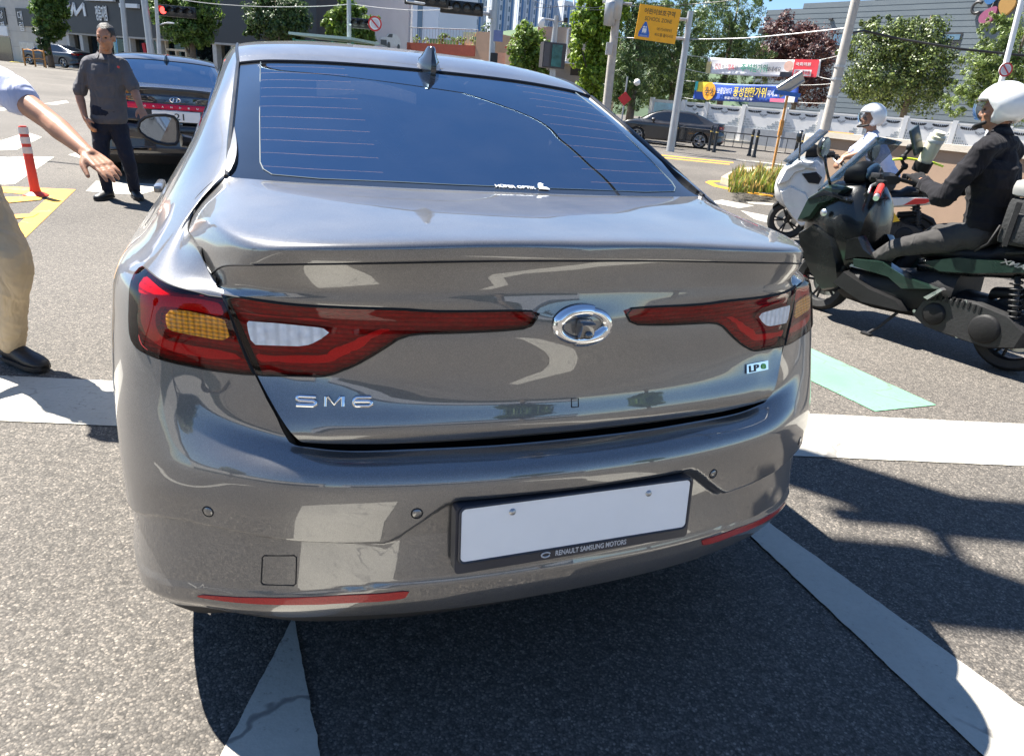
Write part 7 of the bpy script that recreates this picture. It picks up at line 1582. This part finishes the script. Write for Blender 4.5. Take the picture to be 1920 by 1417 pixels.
def shoe(par, heel, toe, m, off, s=1.0, sole=None, up=Vector((0, 0, 1))):
    heel, toe = Vector(heel), Vector(toe); d = (toe-heel); L = d.length; d.normalize(); sd = d.cross(up).normalized(); bm = bmesh.new()
    def ringp(f, w, h0, h1): return [heel+d*L*f+sd*w*math.cos(a)+up*((h0+h1)/2+(h1-h0)/2*math.sin(a)) for a in np.linspace(0, 6.283, 15)[:-1]]
    secs = [(-.02, .020, .012, .05), (.03, .034, .006, .085), (.18, .038, .004, .105), (.35, .040, .004, .095), (.55, .046, .004, .075), (.75, .049, .004, .062), (.92, .040, .005, .050), (1.0, .018, .010, .035)]
    Rg = [[bm.verts.new(p) for p in ringp(f, w*s, a, b)] for f, w, a, b in secs]
    for a, b in zip(Rg, Rg[1:]):
        for i in range(14): bm.faces.new((a[i], a[(i+1) % 14], b[(i+1) % 14], b[i]))
    bm.faces.new(Rg[0]); bm.faces.new(Rg[-1]); bmesh.ops.recalc_face_normals(bm, faces=bm.faces); bm.transform(Matrix.Translation(-off)); o = obj('shoe', bm, m, par, True)
    bm = bmesh.new(); Rg = [[heel+d*L*f+sd*w*s*1.06*q for q in (-1, 1)] for f, w, a, b in secs]; loop = [p[0] for p in Rg]+[p[1] for p in Rg[::-1]]
    lo = [bm.verts.new(p+up*.0) for p in loop]; hi = [bm.verts.new(p+up*.020) for p in loop]; n = len(loop)
    for i in range(n): bm.faces.new((lo[i], lo[(i+1) % n], hi[(i+1) % n], hi[i]))
    bm.faces.new(hi); bm.faces.new(lo[::-1]); bmesh.ops.recalc_face_normals(bm, faces=bm.faces); bm.transform(Matrix.Translation(-off)); obj('sole', bm, sole or m, o, 40); return o
def torso(bm, pel, che, nk, sl, sr, k=1.0, girth=1.0, hips=True):
    """trunk from pelvis to neck base; shoulders sl, sr"""
    pel, che, nk, sl, sr = map(Vector, (pel, che, nk, sl, sr)); ax = (sr-sl).normalized(); up = (che-pel).normalized(); fw = up.cross(ax); secs = []
    hw = (sr-sl).length/2
    for f, w, d in ((-.12, .145, .105), (0, .165, .115), (.3, .152, .108), (.55, .150, .112), (.8, .165, .118), (1.0, .168, .112), (1.15, .15, .09)):
        c = pel+(che-pel)*f; secs.append([c+ax*w*girth*k*math.cos(a)+fw*d*girth*k*math.sin(a) for a in np.linspace(0, 6.283, 21)[:-1]])
    Rg = [[bm.verts.new(p) for p in s_] for s_ in secs]
    for a, b in zip(Rg, Rg[1:]):
        for i in range(20): bm.faces.new((a[i], a[(i+1) % 20], b[(i+1) % 20], b[i]))
    bm.faces.new(Rg[0][::-1]); bm.faces.new(Rg[-1]); bmesh.ops.recalc_face_normals(bm, faces=bm.faces)
    m_ = (sl+sr)/2; limb(bm, [sl, m_+(nk-m_)*.35, sr], [.062*k, .080*k, .062*k]); limb(bm, [m_-up*.08, nk], [.11*k, .055*k])
def person(name, label, J, mats, base, sleeve=.85, voxel=.009, hands=('L', 'R'), grip=None, hatm=None, facing=(0, -1, 0), headup=(0, 0, 1), fine=False, gloves=None, shoes=None, curl=30, collar=True, longsl=False, wr=(.006, .007)):
    base = Vector(base); t = thing(name, label, 'person', base); off = base; D = {k: Vector(v) for k, v in J.items()}
    bm = bmesh.new()
    # body: one continuous surface
    torso(bm, D['pel'], D['che'], D['nk'], D['sl'], D['sr'], .84); hc = D['hd']; limb(bm, [D['nk']-Vector((0, 0, .04)), (D['nk']+hc)/2, hc-Vector((0, 0, .03))], [.058, .052, .052])
    P, M3 = head(bm, hc, facing, headup)
    for s_ in 'lr':
        E_, W_ = D['e'+s_], D['w'+s_]; limb(bm, [D['s'+s_], D['s'+s_].lerp(E_, .5), E_, E_.lerp(W_, .3), E_.lerp(W_, .62), W_], [.050, .046, .040, .042, .034, .026])
        limb(bm, [E_.lerp(W_, .8), W_+(D['h'+s_]-W_).normalized()*.02], [.029, .025], 12)
        hd_ = D['h'+s_]-D['w'+s_]; hand(bm, D['w'+s_], hd_, J.get('n'+s_, (0, 0, 1)), 1 if s_ == 'l' else -1, curl, 1.0)
        limb(bm, [D['p'+s_], D['k'+s_], D['a'+s_]], [.085, .055, .038])
    bm.transform(Matrix.Translation(-off)); me = fuse(bm, .0042 if fine else voxel*.75, 7 if fine else 4); body = obj('body', me, M_SKIN, t)
    eyes_hair(t, P, M3, 1.0, hatm is None, off)
    if hatm: helmet(t, P, M3, hatm, 1.0, off, M_SMOKE)
    # upper garment
    bm = bmesh.new(); torso(bm, D['pel'], D['che'], D['nk']-(D['nk']-D['che'])*(.0 if longsl else .10), D['sl'], D['sr'], 1.06, mats.get('girth', 1.04))
    for s_ in 'lr':
        e = D['s'+s_].lerp(D['e'+s_], min(sleeve, 1)); pts = [D['s'+s_], D['s'+s_].lerp(e, .5), e]; rad = [.068, .066, .068 if not longsl else .062]
        if longsl: pts += [D['e'+s_].lerp(D['w'+s_], .5), D['e'+s_].lerp(D['w'+s_], .93)]; rad += [.058, .045]
        limb(bm, pts, rad)
    bm.transform(Matrix.Translation(-off)); sh_ = obj('shirt', fuse(bm, voxel, 3, wr[0], 9, 3), mats['top'], t)
    if collar:
        bm = bmesh.new(); up = (D['nk']-D['che']).normalized(); c0_ = D['nk']-up*.015; f_ = Vector(facing).normalized(); x_ = f_.cross(up).normalized(); f_ = up.cross(x_)
        ring = [c0_+x_*.070*math.cos(a)+f_*(.070*math.sin(a)+.010)-up*.030*max(math.sin(a), 0) for a in np.linspace(R(75), R(425), 22)]
        g0 = [bm.verts.new(p) for p in ring]; g1 = [bm.verts.new(p+up*.035+(p-c0_)*-.12) for p in ring]; g2 = [bm.verts.new(p+(p-c0_)*.28-up*.012) for p in ring]
        for i in range(21): bm.faces.new((g0[i], g0[i+1], g1[i+1], g1[i])); bm.faces.new((g1[i], g1[i+1], g2[i+1], g2[i]))
        bm.transform(Matrix.Translation(-off)); obj('collar', bm, mats['top'], sh_, True)
    # trousers
    bm = bmesh.new(); pw = D['pel']; ax = (D['pr']-D['pl']).normalized(); upv = (D['che']-D['pel']).normalized()
    limb(bm, [pw+upv*.06-ax*.05, pw+upv*.06+ax*.05], [.115, .115]); limb(bm, [D['pl'], pw, D['pr']], [.105, .11, .105])
    for s_ in 'lr': limb(bm, [D['p'+s_], D['p'+s_].lerp(D['k'+s_], .5), D['k'+s_], D['k'+s_].lerp(D['a'+s_], .5), D['k'+s_].lerp(D['a'+s_], .97)], [.098, .082, .066, .060, .057])
    bm.transform(Matrix.Translation(-off)); obj('trousers', fuse(bm, voxel, 3, wr[1], 8, 5), mats['legs'], t)
    if gloves:
        for s_ in 'lr':
            bm = bmesh.new(); hd_ = D['h'+s_]-D['w'+s_]; hand(bm, D['w'+s_], hd_, J.get('n'+s_, (0, 0, 1)), 1 if s_ == 'l' else -1, curl, 1.16); limb(bm, [D['w'+s_].lerp(D['e'+s_], .12), D['w'+s_]], [.036, .033]); bm.transform(Matrix.Translation(-off)); obj('glove', fuse(bm, .005, 2), gloves, t)
    for s_ in 'lr':
        if 't'+s_ in D:
            a, q = D['a'+s_], D['t'+s_]; d = (q-a); d.z = 0 if abs(d.z) < .12 else d.z; d.normalize(); zf = min(a.z-.075, q.z-.01); h_ = Vector((a.x, a.y, zf))-d*.055; shoe(t, h_, h_+d*.27, shoes or M_BLACK, off, 1.0, mats.get('sole'))
    return t, D, P, M3, off, sh_
CL_GREY = cloth_mat('grey_polo', (.095, .095, .105)); CL_NAVY = cloth_mat('navy_trousers', (.014, .018, .032)); CL_BLUE = cloth_mat('pale_blue_shirt', (.52, .55, .70), fold=.35); CL_KHAKI = cloth_mat('khaki_trousers', (.54, .42, .27)); CL_BLACK = cloth_mat('black_jacket', (.009, .0085, .011)); CL_CHAR = cloth_mat('charcoal_trousers', (.045, .043, .042)); CL_GLOVE = cloth_mat('black_glove', (.010, .010, .011))
M_HELM = mat('white_helmet', (.70, .70, .68), .2, var=.05, coat=.6); M_SHOE = mat('black_shoe', (.012, .012, .013), .5, var=.3, bump=.2); M_SOLEW = mat('white_sole', (.6, .6, .58), .6)
V3 = lambda u, v, y: tuple(at(u, v, y))
# man in the grey polo, beside the black saloon
g_l, g_r = gpt(200, 374), gpt(252, 372)
J = dict(pel=V3(205, 222, 7.42), che=V3(199, 135, 7.42), nk=V3(197, 100, 7.42), hd=V3(199, 71, 7.36), sl=V3(228, 122, 7.45), sr=V3(168, 118, 7.4), el=V3(251, 168, 7.44), wl=V3(264, 202, 7.3), hl=V3(269, 216, 7.26), er=V3(148, 176, 7.38), wr=V3(160, 222, 7.28), hr=V3(170, 240, 7.25),
         pl=V3(222, 240, 7.45), pr=V3(189, 240, 7.4), kl=V3(242, 305, 7.45), kr=V3(190, 305, 7.36), al=(g_r[0], g_r[1]+.02, .085), ar=(g_l[0], g_l[1]+.05, .085), tl=(g_r[0]+.13, g_r[1]-.12, .03), tr=(g_l[0]-.02, g_l[1]-.16, .03), nl=(.6, -.5, .3), nr=(-.8, -.5, .2))
pm, D, P, M3, off, shirt = person('person', 'man in a grey polo shirt and navy trousers standing behind the car', J, dict(top=CL_GREY, legs=CL_NAVY), (J['al'][0]*.5+J['ar'][0]*.5, J['al'][1]*.5+J['ar'][1]*.5, 0), .9, .010, facing=(.10, -1, -.22), shoes=M_SHOE, curl=22)
c = Vector(V3(222, 126, 7.31))-off; bm = bmesh.new(); ball(bm, c, (.014, .008, .012)); obj('chest_logo', bm, mat('logo_red', (.55, .05, .05), .6), shirt, True)
bm = bmesh.new(); limb(bm, [Vector(V3(203, 106, 7.30))-off, Vector(V3(205, 135, 7.29))-off], [.008, .008], 8, .6); obj('placket', bm, CL_GREY, shirt, True)
# man reaching in from the left edge
J = dict(pel=(-2.50, 3.05, .83), che=(-2.48, 3.0, 1.20), nk=(-2.48, 2.97, 1.37), hd=(-2.45, 2.93, 1.53), sl=V3(0, 158, 2.93), sr=(-2.66, 3.14, 1.26), el=V3(92, 226, 2.84), wl=V3(163, 286, 2.72), hl=V3(190, 308, 2.69), er=(-2.70, 3.05, .98), wr=(-2.62, 2.88, .78), hr=(-2.60, 2.83, .70),
         pl=(-2.39, 2.99, .80), pr=(-2.58, 3.10, .80), kl=(-2.19, 2.88, .53), kr=(-2.62, 3.05, .45), al=(-2.37, 2.99, .09), ar=(-2.80, 3.25, .09), tl=(-2.22, 2.93, .03), tr=(-2.66, 3.17, .03), nl=(.35, -.35, 1), nr=(-1, 0, .2))
pm2, D, P, M3, off, shirt = person('person', 'man in a pale blue shirt and khaki trousers reaching out from the left edge', J, dict(top=CL_BLUE, legs=CL_KHAKI, sole=M_SHOE), (-2.55, 3.08, 0), .42, .009, facing=(.8, -.45, -.25), fine=True, shoes=M_SHOE, curl=10)
# rider in black on the dark green scooter
S3 = lambda x, y, z: tuple(SM @ Vector((x, y, z))); dv = lambda x, y, z: tuple(SM.to_3x3() @ Vector((x, y, z)))
J = dict(pel=S3(-.34, 0, .86), che=S3(-.27, 0, 1.20), nk=S3(-.22, 0, 1.43), hd=S3(-.18, .0, 1.55), sl=S3(-.25, .19, 1.32), sr=S3(-.25, -.19, 1.32), el=S3(-.16, .30, 1.00), wl=S3(.08, .15, 1.075), hl=S3(.16, .10, 1.11), er=S3(.0, -.34, 1.06), wr=S3(.17, -.35, 1.04), hr=S3(.25, -.34, 1.03),
         pl=S3(-.32, .11, .80), pr=S3(-.32, -.11, .80), kl=S3(.08, .245, .64), kr=S3(.10, -.24, .72), al=S3(.27, .13, .50), ar=S3(.24, -.2, .42), tl=S3(.42, .13, .47), tr=S3(.40, -.2, .38), nl=dv(.2, .2, 1), nr=dv(-.2, 0, 1))
pm3, D, P, M3, off, sh3 = person('person', 'rider in a black jacket and white helmet sitting on the dark green scooter', J, dict(top=CL_BLACK, legs=CL_CHAR, sole=M_SOLEW, girth=1.12), tuple(SM @ Vector((0, 0, 0))), 1, .009, hatm=M_HELM, facing=dv(1, .25, -.15), gloves=CL_GLOVE, shoes=M_SHOE, curl=38, longsl=True, wr=(.010, .006))
# rider in the pale shirt on the white scooter
S3 = lambda x, y, z: tuple(WM @ Vector((x, y, z))); dv = lambda x, y, z: tuple(WM.to_3x3() @ Vector((x, y, z)))
J = dict(pel=S3(-.30, 0, .86), che=S3(-.08, 0, 1.16), nk=S3(.0, 0, 1.34), hd=S3(.05, .0, 1.49), sl=S3(.0, .20, 1.26), sr=S3(.0, -.20, 1.26), el=S3(.26, .33, 1.08), wl=S3(.29, .34, 1.05), hl=S3(.30, .36, 1.0), er=S3(.15, -.34, 1.08), wr=S3(.22, -.35, 1.04), hr=S3(.25, -.36, 1.0),
         pl=S3(-.28, .11, .80), pr=S3(-.28, -.11, .80), kl=S3(.12, .22, .72), kr=S3(.12, -.22, .72), al=S3(.25, .2, .42), ar=S3(.25, -.2, .42), tl=S3(.40, .2, .38), tr=S3(.40, -.2, .38), nl=dv(.2, .2, 1), nr=dv(-.2, 0, 1))
J['el'] = S3(.12, .36, 1.10); J['wl'] = S3(.25, .33, 1.05); J['hl'] = S3(.29, .36, 1.0)
pm4, D, P, M3, off, sh4 = person('person', 'rider in a pale blue shirt and white helmet on the white scooter', J, dict(top=CL_BLUE, legs=CL_CHAR), tuple(WM @ Vector((0, 0, 0))), .8, .012, hatm=M_HELM, facing=dv(1, .2, -.05), shoes=M_SHOE, curl=45)
